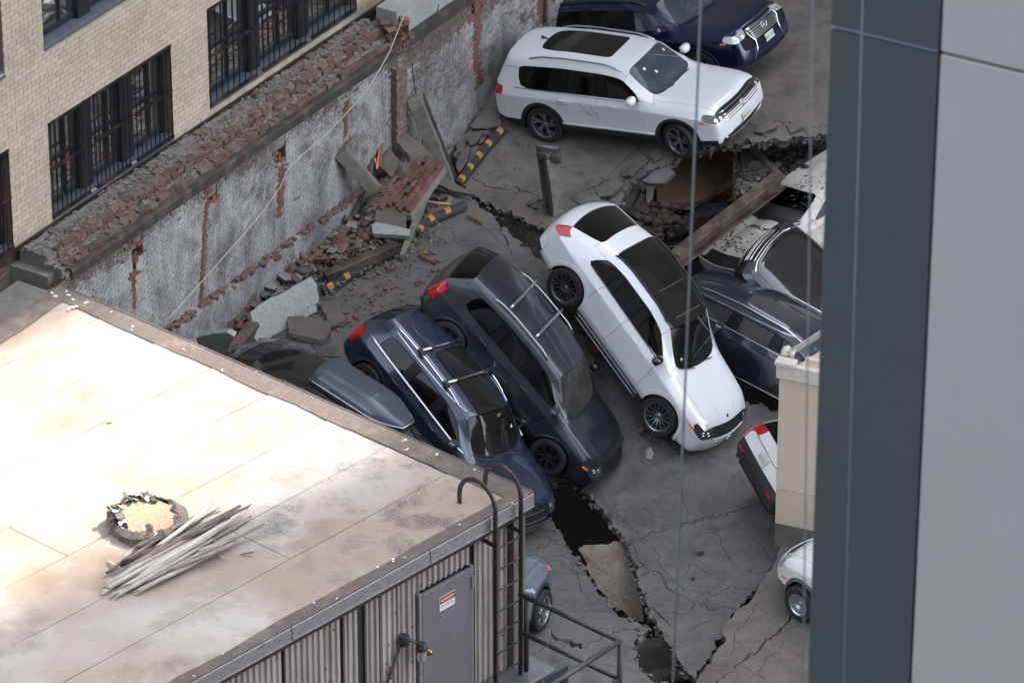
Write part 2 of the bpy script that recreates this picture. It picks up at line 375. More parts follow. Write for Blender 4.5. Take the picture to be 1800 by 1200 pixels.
def jag(poly, step=14, amp=4.5, seed=0):
    out = []; n = len(poly)
    for i in range(n):
        a, b = poly[i], poly[(i+1) % n]; L_ = math.hypot(b[0]-a[0], b[1]-a[1]); k = max(1, int(L_/step))
        for q in range(k):
            u = q/k; x = lerp2(a, b, u); 
            nx, ny = -(b[1]-a[1])/max(L_, 1e-6), (b[0]-a[0])/max(L_, 1e-6)
            j = amp*(nz(x[0]*.09+seed, x[1]*.09)+.7*nz(x[0]*.31, x[1]*.31+seed)+.35*nz(x[0]*.9, x[1]*.9))*(1 if q else .3)
            out.append((x[0]+nx*j, x[1]+ny*j))
    return out
def lerp2(a, b, u): return (a[0]+(b[0]-a[0])*u, a[1]+(b[1]-a[1])*u)
def slab(name, poly, h, thick, mats, cracks=(), grid=.34, amp=4.5, seed=0, rough=.012, noedge=False):
    ip = jag(poly, 6, amp, seed)
    bp = [Ph(x, y, h) for x, y in ip]
    n = len(bp); P2 = [(p.x, p.y) for p in bp]
    vs = [V((p.x, p.y)) for p in bp]; es = [(i, (i+1) % n) for i in range(n)]
    lines = []
    for pts, wd in cracks:
        if wd < .02: wd *= .5
        w3 = []
        for i in range(len(pts)-1):
            k = max(2, int(math.hypot(pts[i+1][0]-pts[i][0], pts[i+1][1]-pts[i][1])/5))
            for q in range(k): w3.append(lerp2(pts[i], pts[i+1], q/k))
        w3.append(pts[-1])
        w3 = [(x+6*nz(x*.05, y*.05, seed+2)+6*nz(x*.21, y*.21, 3)+2.5*nz(x*.6, y*.6, 1), y+5*nz(x*.05+9, y*.05, seed)+6*nz(x*.21, y*.21, 8)+2.5*nz(x*.6, y*.6, 6)) for x, y in w3]
        q3 = [Ph(x, y, h) for x, y in w3]; q2 = [V((p.x, p.y)) for p in q3]; m = len(q2); ln = []
        for i, p in enumerate(q2):
            t = (q2[min(i+1, m-1)]-q2[max(i-1, 0)]).normalized(); nn = V((-t.y, t.x))
            ww = wd*(.35+.65*math.sin(pi*min(1, max(0, (i+.5)/m)))**.5)*(.55+.9*abs(nz(p.x*3, p.y*3, seed)))
            ln.append((p, nn, max(ww, .006)))
        lines.append(ln)
        for sd in (-1, 0, 1):
            o = len(vs)
            for p, nn, ww in ln: vs.append(p+nn*ww*sd)
            es += [(o+i, o+i+1) for i in range(m-1)]
    xs = [p[0] for p in P2]; ys = [p[1] for p in P2]
    def inside(x, y):
        c = False; j = n-1
        for i in range(n):
            if (P2[i][1] > y) != (P2[j][1] > y) and x < (P2[j][0]-P2[i][0])*(y-P2[i][1])/(P2[j][1]-P2[i][1])+P2[i][0]: c = not c
            j = i
        return c
    rnd = random.Random(seed)
    x = min(xs)
    while x < max(xs):
        y = min(ys)
        while y < max(ys):
            q = (x+rnd.uniform(-.1, .1)*grid*2, y+rnd.uniform(-.1, .1)*grid*2)
            if inside(*q): vs.append(V(q))
            y += grid
        x += grid
    r = geometry.delaunay_2d_cdt(vs, es, [], 0, 1e-4)
    ov, of = r[0], r[2]
    of = [f for f in of if inside(sum(ov[i].x for i in f)/len(f), sum(ov[i].y for i in f)/len(f))]
    def depth(p):
        b = 0
        for ln in lines:
            for q, nn, ww in ln:
                d = (p-q).length
                if d < ww*.6: b = max(b, min(.16, .02+ww*2.2))
        return b
    segs = [(q, ww) for ln in lines for q, nn, ww in ln]
    co = []
    for p in ov:
        z = h(p.x, p.y)+rough*(nz(p.x*1.3, p.y*1.3, seed)+.6*nz(p.x*4, p.y*4, seed))
        if segs: z -= depth(p)
        co.append(V((p.x, p.y, z)))
    b = MB(); b.v = [tuple(c) for c in co]
    for f in of:
        cc = V((sum(ov[i].x for i in f)/len(f), sum(ov[i].y for i in f)/len(f)))
        b.f.append(tuple(f)); b.m.append(1 if any((cc-q).length < ww*.7 for q, ww in segs) else 0)
    # broken edge: two irregular bands down to the underside
    from collections import Counter
    ec = Counter()
    for f in of:
        for i in range(len(f)): ec[tuple(sorted((f[i], f[(i+1) % len(f)])))] += 1
    low = {}; mid = {}
    cx = sum(xs)/n; cy = sum(ys)/n
    def dn(i, fr, tab, k):
        if i not in tab:
            p = co[i]; e = V((cx-p.x, cy-p.y, 0)).normalized()
            tab[i] = len(b.v); b.v.append(tuple(p+V((0, 0, -thick*fr*(1+.35*nz(p.x*5, p.y*5, k))))+e*(.05*k+.10*nz(p.x*6, p.y*6, k+4))))
        return tab[i]
    for f in of:
        for i in range(len(f)):
            a, c = f[i], f[(i+1) % len(f)]
            if ec[tuple(sorted((a, c)))] == 1:
                b.f.append((c, a, dn(a, .3, mid, 0), dn(c, .3, mid, 0))); b.m.append(1)
                b.f.append((dn(c, .3, mid, 0), dn(a, .3, mid, 0), dn(a, 1, low, 1), dn(c, 1, low, 1))); b.m.append(1)
    o = len(b.v); b.v += [(c.x, c.y, c.z-thick*.8) for c in co]
    for f in of: b.f.append(tuple(i+o for i in f[::-1])); b.m.append(1)
    return b.build(name, mats, None)

# ---- deck slabs
UPOLY = [(797, 268), (812, 300), (806, 325), (830, 343), (880, 368), (930, 392), (985, 408), (1012, 395), (1050, 388), (1078, 368), (1098, 345), (1114, 318), (1142, 300), (1168, 290), (1184, 280), (1200, 268), (1235, 263), (1290, 252), (1352, 247), (1400, 242), (1446, 236), (1520, 228), (1700, 200), (1700, -100), (1200, -150), (1000, -80), (950, 50), (866, 150)]
ucr = [([(835, 315), (860, 330), (880, 333), (905, 328), (930, 340), (960, 348)], .028), ([(1150, 208), (1130, 250), (1090, 290), (1060, 320), (1005, 345)], .022),
       ([(1175, 262), (1140, 285), (1110, 310), (1075, 330)], .035), ([(1120, 262), (1135, 275), (1150, 292)], .03), ([(1095, 330), (1078, 312), (1050, 325), (1020, 340)], .02),
       ([(1045, 380), (1020, 362), (1005, 350)], .03), ([(1040, 345), (1035, 362), (1020, 385)], .015), ([(1075, 355), (1062, 340), (1078, 325), (1100, 322)], .025),
       ([(1300, 215), (1340, 222), (1385, 212), (1410, 225), (1446, 220)], .03), ([(1330, 232), (1350, 225), (1375, 222)], .03), ([(1405, 225), (1420, 238), (1440, 228)], .02),
       ([(1400, 10), (1420, 8), (1450, 12)], .012), ([(1290, 238), (1320, 232), (1352, 240)], .02), ([(925, 255), (935, 240), (945, 232)], .012), ([(830, 250), (845, 225), (870, 205), (880, 190)], .03), ([(850, 262), (865, 232), (885, 215)], .02), ([(815, 262), (830, 246), (850, 240)], .025)]
o = slab('upper_deck', UPOLY, HU, .17, [MT['asphalt_brown'], MT['broken']], ucr, seed=1, amp=9, rough=.018); tag(o, kind='structure')
DPOLY = [(300, 575), (430, 541), (560, 430), (640, 366), (690, 313), (745, 316), (800, 338), (842, 358), (895, 409), (945, 456), (978, 470), (1000, 488), (1055, 492), (1130, 560), (1232, 690), (1290, 700), (1385, 722), (1404, 770), (1404, 900), (1372, 958), (1350, 1010), (1308, 1060), (1276, 1100), (1250, 1148), (1222, 1192), (1206, 1180), (1190, 1150), (1165, 1110), (1140, 1078), (1130, 1042), (1120, 1010), (1108, 968), (1098, 946), (1076, 914), (1046, 880), (1024, 856), (985, 846), (930, 862), (880, 915), (780, 950), (600, 800), (430, 700), (300, 640)]
dcr = [([(1103, 952), (1150, 935), (1200, 922), (1260, 905), (1330, 890), (1368, 885)], .022), ([(1112, 960), (1125, 985), (1140, 1000), (1165, 1020), (1180, 1040)], .018), ([(1130, 1010), (1150, 1002), (1165, 1015), (1180, 1035), (1195, 1048)], .02),
       ([(1090, 905), (1080, 895), (1110, 888)], .012), ([(1195, 862), (1212, 910)], .008), ([(1080, 900), (1125, 940)], .012), ([(1205, 1010), (1215, 985), (1232, 1000)], .01), ([(1185, 1040), (1215, 1055), (1245, 1072), (1290, 1066)], .014),
       ([(1215, 1110), (1230, 1095), (1245, 1090)], .014), ([(1265, 945), (1275, 975), (1290, 990)], .01), ([(1140, 1065), (1175, 1090), (1185, 1105)], .02), ([(1170, 1075), (1205, 1080), (1220, 1060)], .01),
       ([(1340, 960), (1352, 982)], .012), ([(1180, 760), (1240, 810)], .007), ([(560, 560), (590, 580), (625, 590), (640, 575)], .015), ([(880, 400), (895, 430), (900, 450)], .02), ([(745, 390), (770, 425)], .012),
       ([(545, 600), (560, 620), (600, 625)], .012), ([(820, 380), (860, 410), (900, 440)], .008), ([(760, 430), (830, 430), (880, 450)], .01), ([(1130, 900), (1165, 870), (1190, 868)], .01), ([(1225, 1040), (1255, 1045), (1280, 1030), (1310, 1035)], .01), ([(1150, 960), (1165, 1000), (1200, 1035)], .009)]
o = slab('lower_deck', DPOLY, HD, .13, [MT['asphalt'], MT['broken']], dcr, seed=4, amp=9, rough=.014); tag(o, kind='structure')
BPOLY = [(870, 925), (940, 892), (954, 895), (972, 920), (984, 937), (1003, 968), (1018, 987), (1033, 1012), (1045, 1034), (1073, 1063), (1087, 1083), (1113, 1093), (1142, 1103), (1134, 1112), (1120, 1123), (1117, 1135), (1122, 1167), (1134, 1186), (1160, 1205), (1190, 1260), (1100, 1420), (600, 1420), (600, 1000)]
bcr = [([(905, 975), (950, 962), (1000, 937)], .02), ([(1000, 968), (1012, 990), (1030, 1012)], .012), ([(985, 975), (1005, 985), (1015, 1010), (1025, 1040)], .01), ([(975, 1120), (1000, 1128), (1030, 1137)], .09), ([(1035, 1132), (1065, 1118), (1100, 1105), (1135, 1104)], .022),
       ([(925, 1160), (950, 1140), (975, 1118)], .014), ([(960, 940), (980, 960)], .01), ([(1020, 1180), (1050, 1160), (1060, 1140)], .01), ([(955, 990), (985, 985), (1000, 1000)], .012)]
o = slab('side_deck', BPOLY, HB, .13, [MT['asphalt'], MT['broken']], bcr, seed=8, amp=8, rough=.012); tag(o, kind='structure')
RPOLY = [(1366, 944), (1372, 962), (1354, 1003), (1334, 1030), (1322, 1052), (1306, 1064), (1290, 1080), (1277, 1095), (1270, 1113), (1277, 1122), (1254, 1153), (1226, 1195), (1210, 1240), (1300, 1420), (1750, 1420), (1750, 930), (1440, 925), (1400, 935)]
rcr = [([(1400, 1078), (1365, 1110), (1330, 1140), (1300, 1165), (1260, 1200)], .04), ([(1325, 1070), (1310, 1095), (1290, 1110), (1288, 1140)], .014), ([(1260, 1180), (1300, 1172), (1340, 1190)], .014), ([(1380, 1130), (1350, 1160), (1320, 1190)], .008), ([(1300, 1068), (1324, 1070)], .016)]
def edge_rubble(poly, h, n, i0, i1, drop=.14, mats=('broken', 'concrete_dark', 'asphalt')):
    q = MB(); seg = poly[i0:i1]
    for k in range(n):
        i = random.randrange(len(seg)-1); a = lerp2(seg[i], seg[i+1], random.random()); p = Ph(a[0]+random.gauss(0, 3), a[1]+random.gauss(0, 3), h)
        r_ = random.choice((.012, .018, .026, .035, .05)); e_ = Euler((random.uniform(-.5, .5), random.uniform(-.5, .5), random.random()*6)).to_matrix()
        q.box(p-UP3*(random.random()**1.5*drop-.01), (r_*2.2, r_*1.5, r_*.8), e_, mi=random.randrange(len(mats)), jit=.22)
    return tag(q.build('edge_rubble', [MT[m_] for m_ in mats]), kind='stuff')
UP3 = V((0, 0, 1))
edge_rubble(UPOLY, HU, 260, 1, 24); edge_rubble(DPOLY, HD, 240, 25, 44); edge_rubble(BPOLY, HB, 150, 1, 22); edge_rubble(DPOLY, HD, 60, 5, 12)
o = slab('van_deck', RPOLY, HR, .15, [MT['asphalt_brown'], MT['broken']], rcr, seed=12, amp=5, rough=.014); tag(o, kind='structure')
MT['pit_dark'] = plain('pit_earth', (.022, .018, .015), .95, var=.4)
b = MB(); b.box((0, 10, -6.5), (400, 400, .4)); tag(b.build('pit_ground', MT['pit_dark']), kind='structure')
b = MB(); b.box((0, -13.5, -4.2), (40, .6, 4.4)); b.box((13.5, 3, -3.6), (.6, 40, 5.2)); b.box((3, 24, -3.2), (40, .6, 6.4)); b.box((-8.6, -8, -3.8), (.6, 12, 4.6)); tag(b.build('pit_closure_wall', MT['pit_dark']), kind='structure')  # closure walls added under the decks to keep skylight out of the holes
o = slab('closure_deck', [(1235, 700), (1300, 640), (1380, 640), (1500, 560), (1500, 240), (1900, 240), (1900, 1000), (1390, 1000), (1395, 760), (1380, 726), (1300, 706)], lambda x, y: -2.9, .3, [MT['asphalt_dark'], MT['broken']], (), grid=.8, seed=21); tag(o, kind='structure')  # hidden slab added to stop light falling in beside the decks

# ---- cream brick building with barred windows
def brick_mat(name, c1, c2, c3, rough=.7):
    m, t, bs = nodes(name); oi = t.nodes.new('ShaderNodeObjectInfo'); at = N(t, 'ShaderNodeAttribute', attribute_name='tone')
    v = wpos(t); n = ntex(t, 18, 5, .7, v); n2 = ntex(t, .7, 5, .65, v)
    f = math_(t, 'FRACT', math_(t, 'ADD', oi.outputs['Random'], at.outputs['Fac']))
    col = ramp(t, f, [(.0, c1), (.5, c2), (1, c3)]).outputs[0]
    col = mix(t, .5, col, ramp(t, n.outputs[0], [(.3, .62), (.65, 1.08)]).outputs[0], 'MULTIPLY')
    col = mix(t, .6, col, ramp(t, n2.outputs[0], [(.35, .74), (.62, 1.03)]).outputs[0], 'MULTIPLY')
    L(t, col, bs.inputs['Base Color']); bs.inputs['Roughness'].default_value = rough
    bump(t, bs, n.outputs[0], .3, .01); return m
MT['cream'] = brick_mat('cream_brick', (.55, .455, .335), (.60, .505, .385), (.64, .55, .43), .5)
MT['red'] = brick_mat('red_brick', (.15, .066, .047), (.19, .09, .065), (.225, .128, .1))
MT['redold'] = brick_mat('weathered_brick', (.105, .068, .055), (.165, .103, .082), (.215, .155, .128))
MT['mortar'] = concrete_mat('mortar', (.25, .205, .155), (.19, .155, .12), scale=4, bmp=.4)
MT['mortar_grey'] = concrete_mat('grey_mortar', (.36, .33, .30), (.25, .22, .195), scale=5, bmp=1.0, speck=(.15, .105, .085))
MT['bar'] = rusty('rusty_bar', (.012, .011, .012), (.13, .05, .028), .56, .6, .3, 3)
MT['steel_frame'] = plain('window_steel', (.02, .024, .03), .45, .2, var=.3)
MT['sill_blue'] = plain('painted_sill', (.10, .115, .14), .45, var=.35, scale=3)
MT['pane'] = glassm('window_pane', (.45, .54, .57), dust=.16)
MT['room'] = plain('room_interior', (.2, .23, .25), .8, var=.15, scale=.6)
MT['curtain'] = plain('roller_blind', (.42, .43, .42), .8, var=.15)
MT['flash'] = rusty('brown_flashing', (.045, .036, .035), (.12, .075, .045), .6, .5, .2, 2.5)

def set_tone(o):
    me = o.data; at = me.attributes.new('tone', 'FLOAT', 'FACE'); n = len(me.polygons)
    return at
FO = -1.1
WIN = [(-7.34, -3.70, 3.33, 5.20, 1), (-2.56, 2.22, 3.44, 5.42, 1), (-7.33, -3.4, 6.66, 8.5, 0), (-12.2, -8.47, 3.26, 5.21, 1), (-12.2, -8.45, 6.64, 8.5, 0), (-2.5, 2.2, 6.7, 8.5, 0)]
FU0, FU1, FZ0, FZ1 = -14.0, 26.0, 3.22, 46.0
bld = empty('cream_brick_building', W(0, FO, 3.2)); tag(bld, 'cream brick building with black barred windows above the broken wall', 'building')
def loc(o, root): o.location = -root.location if False else (0, 0, 0); o.matrix_parent_inverse = M.Translation(-root.location); return o
def cells(us, zs, holes):
    for i in range(len(us)-1):
        for j in range(len(zs)-1):
            u, z = (us[i]+us[i+1])/2, (zs[j]+zs[j+1])/2
            if not any(h[0] < u < h[1] and h[2] < z < h[3] for h in holes): yield us[i], us[i+1], zs[j], zs[j+1]
us = sorted({FU0, FU1}|{w_[0] for w_ in WIN}|{w_[1] for w_ in WIN}); zs = sorted({FZ0, FZ1}|{w_[2] for w_ in WIN}|{w_[3] for w_ in WIN})
b = MB()
for a, c, d, e in cells(us, zs, WIN): b.add([W(a, FO, d), W(c, FO, d), W(c, FO, e), W(a, FO, e)], [(0, 1, 2, 3)])
for a, c, d, e, _ in WIN:
    for q in ([(a, d), (c, d)], [(c, d), (c, e)], [(c, e), (a, e)], [(a, e), (a, d)]):
        b.add([W(q[0][0], FO, q[0][1]), W(q[1][0], FO, q[1][1]), W(q[1][0], FO-.35, q[1][1]), W(q[0][0], FO-.35, q[0][1])], [(0, 1, 2, 3)])
# return walls and back so the block is solid
for a, c in ((W(FU0, FO, 0), W(FU0, FO-20, 0)), (W(FU0, FO-20, 0), W(FU1, FO-20, 0)), (W(FU1, FO-20, 0), W(FU1, FO, 0))):
    b.add([a+V((0, 0, -6)), c+V((0, 0, -6)), c+V((0, 0, FZ1)), a+V((0, 0, FZ1))], [(0, 1, 2, 3)])
b.add([W(FU0, FO, FZ1), W(FU1, FO, FZ1), W(FU1, FO-20, FZ1), W(FU0, FO-20, FZ1)], [(0, 1, 2, 3)])
b.add([W(FU0, FO, -6), W(FU1, FO, -6), W(FU1, FO, FZ0), W(FU0, FO, FZ0)], [(0, 1, 2, 3)])
loc(b.build('wall', MT['mortar'], bld), bld)
def lay_bricks(u0, u1, z0, z1, off, bl, ch, joint, proud, holes, cull=True, jit=0.0, depth=.06, bond=.5):
    out = []; k = 0; z = z0
    while z+ch*.5 < z1:
        u = u0-(bl*bond if k % 2 else 0); uu = u
        hdr = (k % 6 == 5)
        while uu < u1:
            l = bl*(.52 if hdr else 1); a, c = max(uu, u0), min(uu+l, u1)
            uu += l
            seg = [(a, c)]
            for h in holes:
                ns = []
                for s0, s1 in seg:
                    if h[2] < z+ch/2 < h[3] and s0 < h[1] and s1 > h[0]:
                        if s0 < h[0]: ns.append((s0, h[0]))
                        if s1 > h[1]: ns.append((h[1], s1))
                    else: ns.append((s0, s1))
                seg = ns
            for s0, s1 in seg:
                if s1-s0 < joint*2.2: continue
                p = W((s0+s1)/2, off, z+ch/2)
                if cull and not in_frame(p, 30): continue
                pr = proud+random.uniform(-jit, jit)
                out.append((p, s1-s0-joint, ch-joint, pr))
        z += ch; k += 1
    return out
def brick_objs(bricks, mat, root, limit, depth=.05, tonefn=None, attr='tone'):
    bricks.sort(key=lambda q: (q[0]-CAM).length)
    b = MB(); tn = []
    for i, (p, l, hgt, pr) in enumerate(bricks):
        tv = tonefn(p) if tonefn else random.random()
        if i < limit:
            q = MB(); q.bevbox((0, 0, 0), (l, depth, hgt), .004, WROT); o = q.build('brick', mat, root); loc(o, root); o.location = p+WN*(pr-depth/2)
            at = o.data.attributes.new(attr, 'FLOAT', 'FACE'); at.data.foreach_set('value', [tv]*len(o.data.polygons))
        else:
            n0 = len(b.f); b.box(p+WN*(pr-depth/2), (l, depth, hgt), WROT, skip=(2,)); tn += [tv]*(len(b.f)-n0)
    if b.f:
        o = b.build('brickwork', mat, root); loc(o, root); tag(o, kind='stuff')
        at = o.data.attributes.new(attr, 'FLOAT', 'FACE'); at.data.foreach_set('value', tn)
fb = lay_bricks(FU0, 3.6, FZ0+.02, 9.2, FO, .232, .0975, .009, .011, [w_[:4] for w_ in WIN], jit=.0015)
brick_objs(fb, MT['cream'], bld, 300)
# facade beyond the frame: courses continue as one joined field
def wbox(mb, u0, u1, o0, o1, z0, z1, mi=0): mb.box(W((u0+u1)/2, (o0+o1)/2, (z0+z1)/2), (abs(u1-u0), abs(o1-o0), abs(z1-z0)), WROT, mi)
for a, c, d, e, barred in WIN:
    if a < -12: pass
    wn = empty('window', (0, 0, 0), parent=bld); wn.matrix_parent_inverse = M.Translation(-bld.location)
    n = 3; wdt = (c-a)/n; fo = FO-.2
    f = MB()
    for k in range(n+1):
        x = a+k*wdt; ww = .09 if k in (0, n) else .17
        wbox(f, max(a, x-ww), min(c, x+ww), fo-.09, fo+.03 if k in (0, n) else fo+.10, d, e)
    for k in range(n):
        x0, x1 = a+k*wdt+(.09 if k == 0 else .17), a+(k+1)*wdt-(.09 if k == n-1 else .17)
        for z in (d+.14, (d+e)/2, e-.05): wbox(f, x0, x1, fo-.06, fo+.015, z-.03, z+.035)
        wbox(f, (x0+x1)/2+.1, (x0+x1)/2+.15, fo-.05, fo+.01, d+.1, e)
    wbox(f, a, c, fo-.08, fo+.05, e-.06, e)
    f.build('frame', MT['steel_frame'], wn)
    for k in range(n):
        for z0, z1 in ((d+.1, (d+e)/2), ((d+e)/2, e)):
            q = MB(); wbox(q, a+k*wdt+.08, a+(k+1)*wdt-.08, fo-.04, fo-.03, z0, z1); q.build('pane', MT['pane'], wn)
    q = MB(); wbox(q, a, c, FO-.35, FO-.02, d-.02, d+.055); wbox(q, a, c, FO-.19, FO+.03, d-.055, d-.005); q.build('sill', MT['sill_blue'], wn)
    q = MB()
    for k in range(n):
        if (k+int(a*3)) % 2: wbox(q, a+k*wdt+.1, a+(k+1)*wdt-.1, FO-.5, FO-.49, lerp(d, e, .45 if k == 1 else .75), e)
    if q.f: q.build('blind', MT['curtain'], wn)
    q = MB(); wbox(q, a, c, FO-2.6, FO-2.58, d-.5, e+.5); wbox(q, a, c, FO-2.6, FO-.36, d-.55, d-.5)
    for k in range(5): wbox(q, lerp(a, c, random.random()), lerp(a, c, random.random()), FO-1.8, FO-1.2, d-.5, d+random.uniform(.1, .8))
    q.build('room', MT['room'], wn)
    if barred:
        for k in range(n):
            x0, x1 = a+k*wdt+(.01 if k == 0 else .1), a+(k+1)*wdt-(.01 if k == n-1 else .1)
            for z in (d+.02, (d+e)/2+.02, e-.02):
                q = MB(); wbox(q, x0, x1, FO+.005, FO+.045, z-.022, z+.022); q.build('bar_rail', MT['bar'], wn)
            nb = 8
            for s_ in range(nb+1):
                x = lerp(x0+.015, x1-.015, s_/nb); q = MB(); q.tube([W(x, FO+.025, d), W(x, FO+.025, e)], .0125, 5); q.build('window_bar', MT['bar'], wn)
# flashing, cables and the strip of red brick under the windows
b = MB(); wbox(b, -14, 3.5, FO-.02, FO+.06, 3.06, 3.25); b.build('base_flashing', MT['flash'], bld); loc(bpy.data.objects['base_flashing'], bld)
for k, (o_, z_) in enumerate(((.08, 3.2), (.085, 3.15), (.1, 3.27), (.075, 3.11))):
    pts = [W(u, FO+o_+.012*nz(u*1.7, k), z_+.02*nz(u*.9, k+5)-.05*abs(sin((u+k)*1.1))) for u in [(-8.5+.25*i) for i in range(50)]]
    b = MB(); b.tube(pts, .011, 5); loc(b.build('facade_cable', MT['black_plastic'], bld), bld)
rb = lay_bricks(-9, 4.2, 2.76, 3.06, FO, .205, .07, .012, .02, [], jit=.004)
for p, l, hh, pr in rb: pass
brick_objs(rb, MT['redold'], bld, 0)

# ---- party wall
PW = empty('party_wall', W(0, 0, 0)); tag(PW, 'long whitewashed brick party wall stained grey with a broken brick top', 'wall')
def wash_mat(name):
    m, t, bs = nodes(name); v = wpos(t)
    at = N(t, 'ShaderNodeAttribute', attribute_name='paint'); oi = t.nodes.new('ShaderNodeObjectInfo')
    st = ntex(t, 1, 8, .72, wpos(t, (1.5, 1.5, .75)), .8); fi = ntex(t, 14, 7, .78, v); md = ntex(t, 3.2, 7, .72, v, .3); big = ntex(t, .55, 4, .6, v); vf = ntex(t, 45, 3, .7, v)
    brick = ramp(t, fi.outputs[0], [(.3, (.085, .06, .05)), (.5, (.155, .115, .095)), (.7, (.25, .21, .185))]).outputs[0]
    white = ramp(t, st.outputs[0], [(.32, (.19, .183, .175)), (.45, (.345, .338, .328)), (.57, (.475, .465, .45)), (.72, (.58, .57, .55))]).outputs[0]
    f = math_(t, 'ADD', math_(t, 'ADD', at.outputs['Fac'], math_(t, 'MULTIPLY', math_(t, 'SUBTRACT', fi.outputs[0], .5), 1.5)), math_(t, 'MULTIPLY', math_(t, 'SUBTRACT', md.outputs[0], .5), 1.3))
    col = mix(t, ramp(t, f, [(.3, 0), (.58, 1)]).outputs[0], brick, white)
    soot = math_(t, 'MULTIPLY', ramp(t, md.outputs[0], [(.40, 0), (.62, .9)]).outputs[0], ramp(t, big.outputs[0], [(.42, 0.05), (.58, 1)]).outputs[0])
    col = mix(t, soot, col, mix(t, ramp(t, fi.outputs[0], [(.4, 0), (.62, 1)]).outputs[0], (.075, .07, .066), (.2, .175, .15)))
    st2 = ntex(t, 1, 6, .7, wpos(t, (2.6, 2.6, .3)))
    col = mix(t, ramp(t, st2.outputs[0], [(.56, 0), (.72, .6)]).outputs[0], col, (.13, .1, .085))
    col = mix(t, .5, col, ramp(t, vf.outputs[0], [(.3, .5), (.68, 1.15)]).outputs[0], 'MULTIPLY')
    red = N(t, 'ShaderNodeAttribute', attribute_name='raw')
    col = mix(t, red.outputs['Fac'], col, ramp(t, fi.outputs[0], [(.3, (.15, .055, .035)), (.7, (.36, .15, .095))]).outputs[0])
    L(t, col, bs.inputs['Base Color']); bs.inputs['Roughness'].default_value = .88
    bump(t, bs, math_(t, 'ADD', fi.outputs[0], math_(t, 'MULTIPLY', vf.outputs[0], .6)), .7, .02); return m
MT['wash'] = wash_mat('whitewashed_brick')
SOCK = [(240, 435, .32, .42), (372, 340, .3, .3), (492, 268, .36, .4), (603, 268, .25, .3), (236, 470, .1, .3), (838, 12, .4, .3), (712, 60, .25, .4)]
socks = []
for x, y, a, d in SOCK:
    u, z = wall_uv(x, y); socks.append((u-a/2, u+a/2, z-d/2, z+d/2))
STRIP = []   # chases where the paint came off: polyline of (u,z), half width
for pl, hw_ in (([(362, 355), (358, 410), (355, 470), (352, 530)], .06), ([(496, 290), (493, 330), (490, 380)], .11), ([(233, 480), (235, 540)], .05), ([(838, 0), (838, 60), (836, 110), (845, 150)], .13), ([(607, 180), (606, 240)], .08), ([(950, 0), (955, 40)], .15), ([(497, 440), (499, 470)], .09)):
    STRIP.append(([wall_uv(*q) for q in pl], hw_))
def rawness(u, z):
    r = 0
    for pl, hw_ in STRIP:
        for i in range(len(pl)-1):
            (a, b_), (c, d_) = pl[i], pl[i+1]
            lo, hi = min(b_, d_), max(b_, d_)
            if lo-.05 <= z <= hi+.05:
                uu = a+(c-a)*((z-b_)/(d_-b_) if abs(d_-b_) > 1e-6 else 0)
                d = abs(u-uu)/hw_
                r = max(r, 1-max(0, d-.5)*1.6)
    return max(0, min(1, r))
def paintv(u, z):
    p = .95+.35*nz(u*.5, z*.8, 3)
    if z > 2.3: p -= (z-2.3)*1.1*(1+.6*nz(u*1.5, 4))
    if u > 2.2: p -= .34-.3*max(0, 1-abs(u-5.2)/1.0)*(1 if z < 2 else 0)
    p -= .4*max(0, 1-abs(u-1.85)/.5) if z > .5 else 0
    if u < -6: p -= .12
    return p
def wall_attr(o, vals, raws):
    for nme, vv in (('paint', vals), ('raw', raws)):
        at = o.data.attributes.new(nme, 'FLOAT', 'FACE'); at.data.foreach_set('value', vv)
WZ1 = 2.92
us = sorted({-14.0, 16.0}|{s[k] for s in socks for k in (0, 1)}|{-13+.5*k for k in range(56)}); zs = sorted({-6.0, WZ1}|{min(s[k], WZ1) for s in socks for k in (2, 3)}|{-1+.3*k for k in range(13)})
b = MB(); pv = []; rv = []
for a, c, d, e in cells(us, zs, socks):
    b.add([W(a, 0, d), W(c, 0, d), W(c, 0, e), W(a, 0, e)], [(0, 1, 2, 3)]); pv.append(paintv((a+c)/2, (d+e)/2)-.3); rv.append(0)
o = loc(b.build('wall_face', MT['wash'], PW), PW); wall_attr(o, pv, rv)
b = MB()
for a, c, d, e in socks:
    P_ = [(a, d), (c, d), (c, e), (a, e)]
    b.add([W(q[0], 0, q[1]) for q in P_]+[W(q[0], -.22, q[1]) for q in P_], [(0, 1, 5, 4), (1, 2, 6, 5), (2, 3, 7, 6), (3, 0, 4, 7), (4, 5, 6, 7)])
loc(b.build('beam_socket', MT['redold'], PW), PW); tag(bpy.data.objects['beam_socket'], kind='stuff')
wbk = lay_bricks(-9.6, 9.6, -.75, WZ1-.02, 0, .212, .0735, .014, .014, socks, jit=.004, bond=.5)
wbk = [q for q in wbk if not (random.random() < .015 and (q[0]-W0).dot(WD) < 3)]
vis = [q for q in wbk if not (imgpt(q[0])[1] > 505+.428*(imgpt(q[0])[0]-105)+10 and imgpt(q[0])[0] < 935)]
vis.sort(key=lambda q: (q[0]-CAM).length)
b = MB(); pv = []; rv = []
for i, (p, l, hgt, pr) in enumerate(vis):
    u, z = (p-W0).dot(WD), p.z; a, r_ = paintv(u, z)+random.uniform(-.12, .1), 0.0
    if r_ > .5: pr -= .006
    if i < 300:
        q = MB(); q.bevbox((0, 0, 0), (l, .05, hgt), .004, WROT); o = q.build('brick', MT['wash'], PW); loc(o, PW); o.location = p+WN*(pr-.025)
        wall_attr(o, [a]*len(o.data.polygons), [r_]*len(o.data.polygons))
    else:
        n0 = len(b.f); b.box(p+WN*(pr-.025), (l, .05, hgt), WROT, skip=(2,)); pv += [a]*(len(b.f)-n0); rv += [r_]*(len(b.f)-n0)
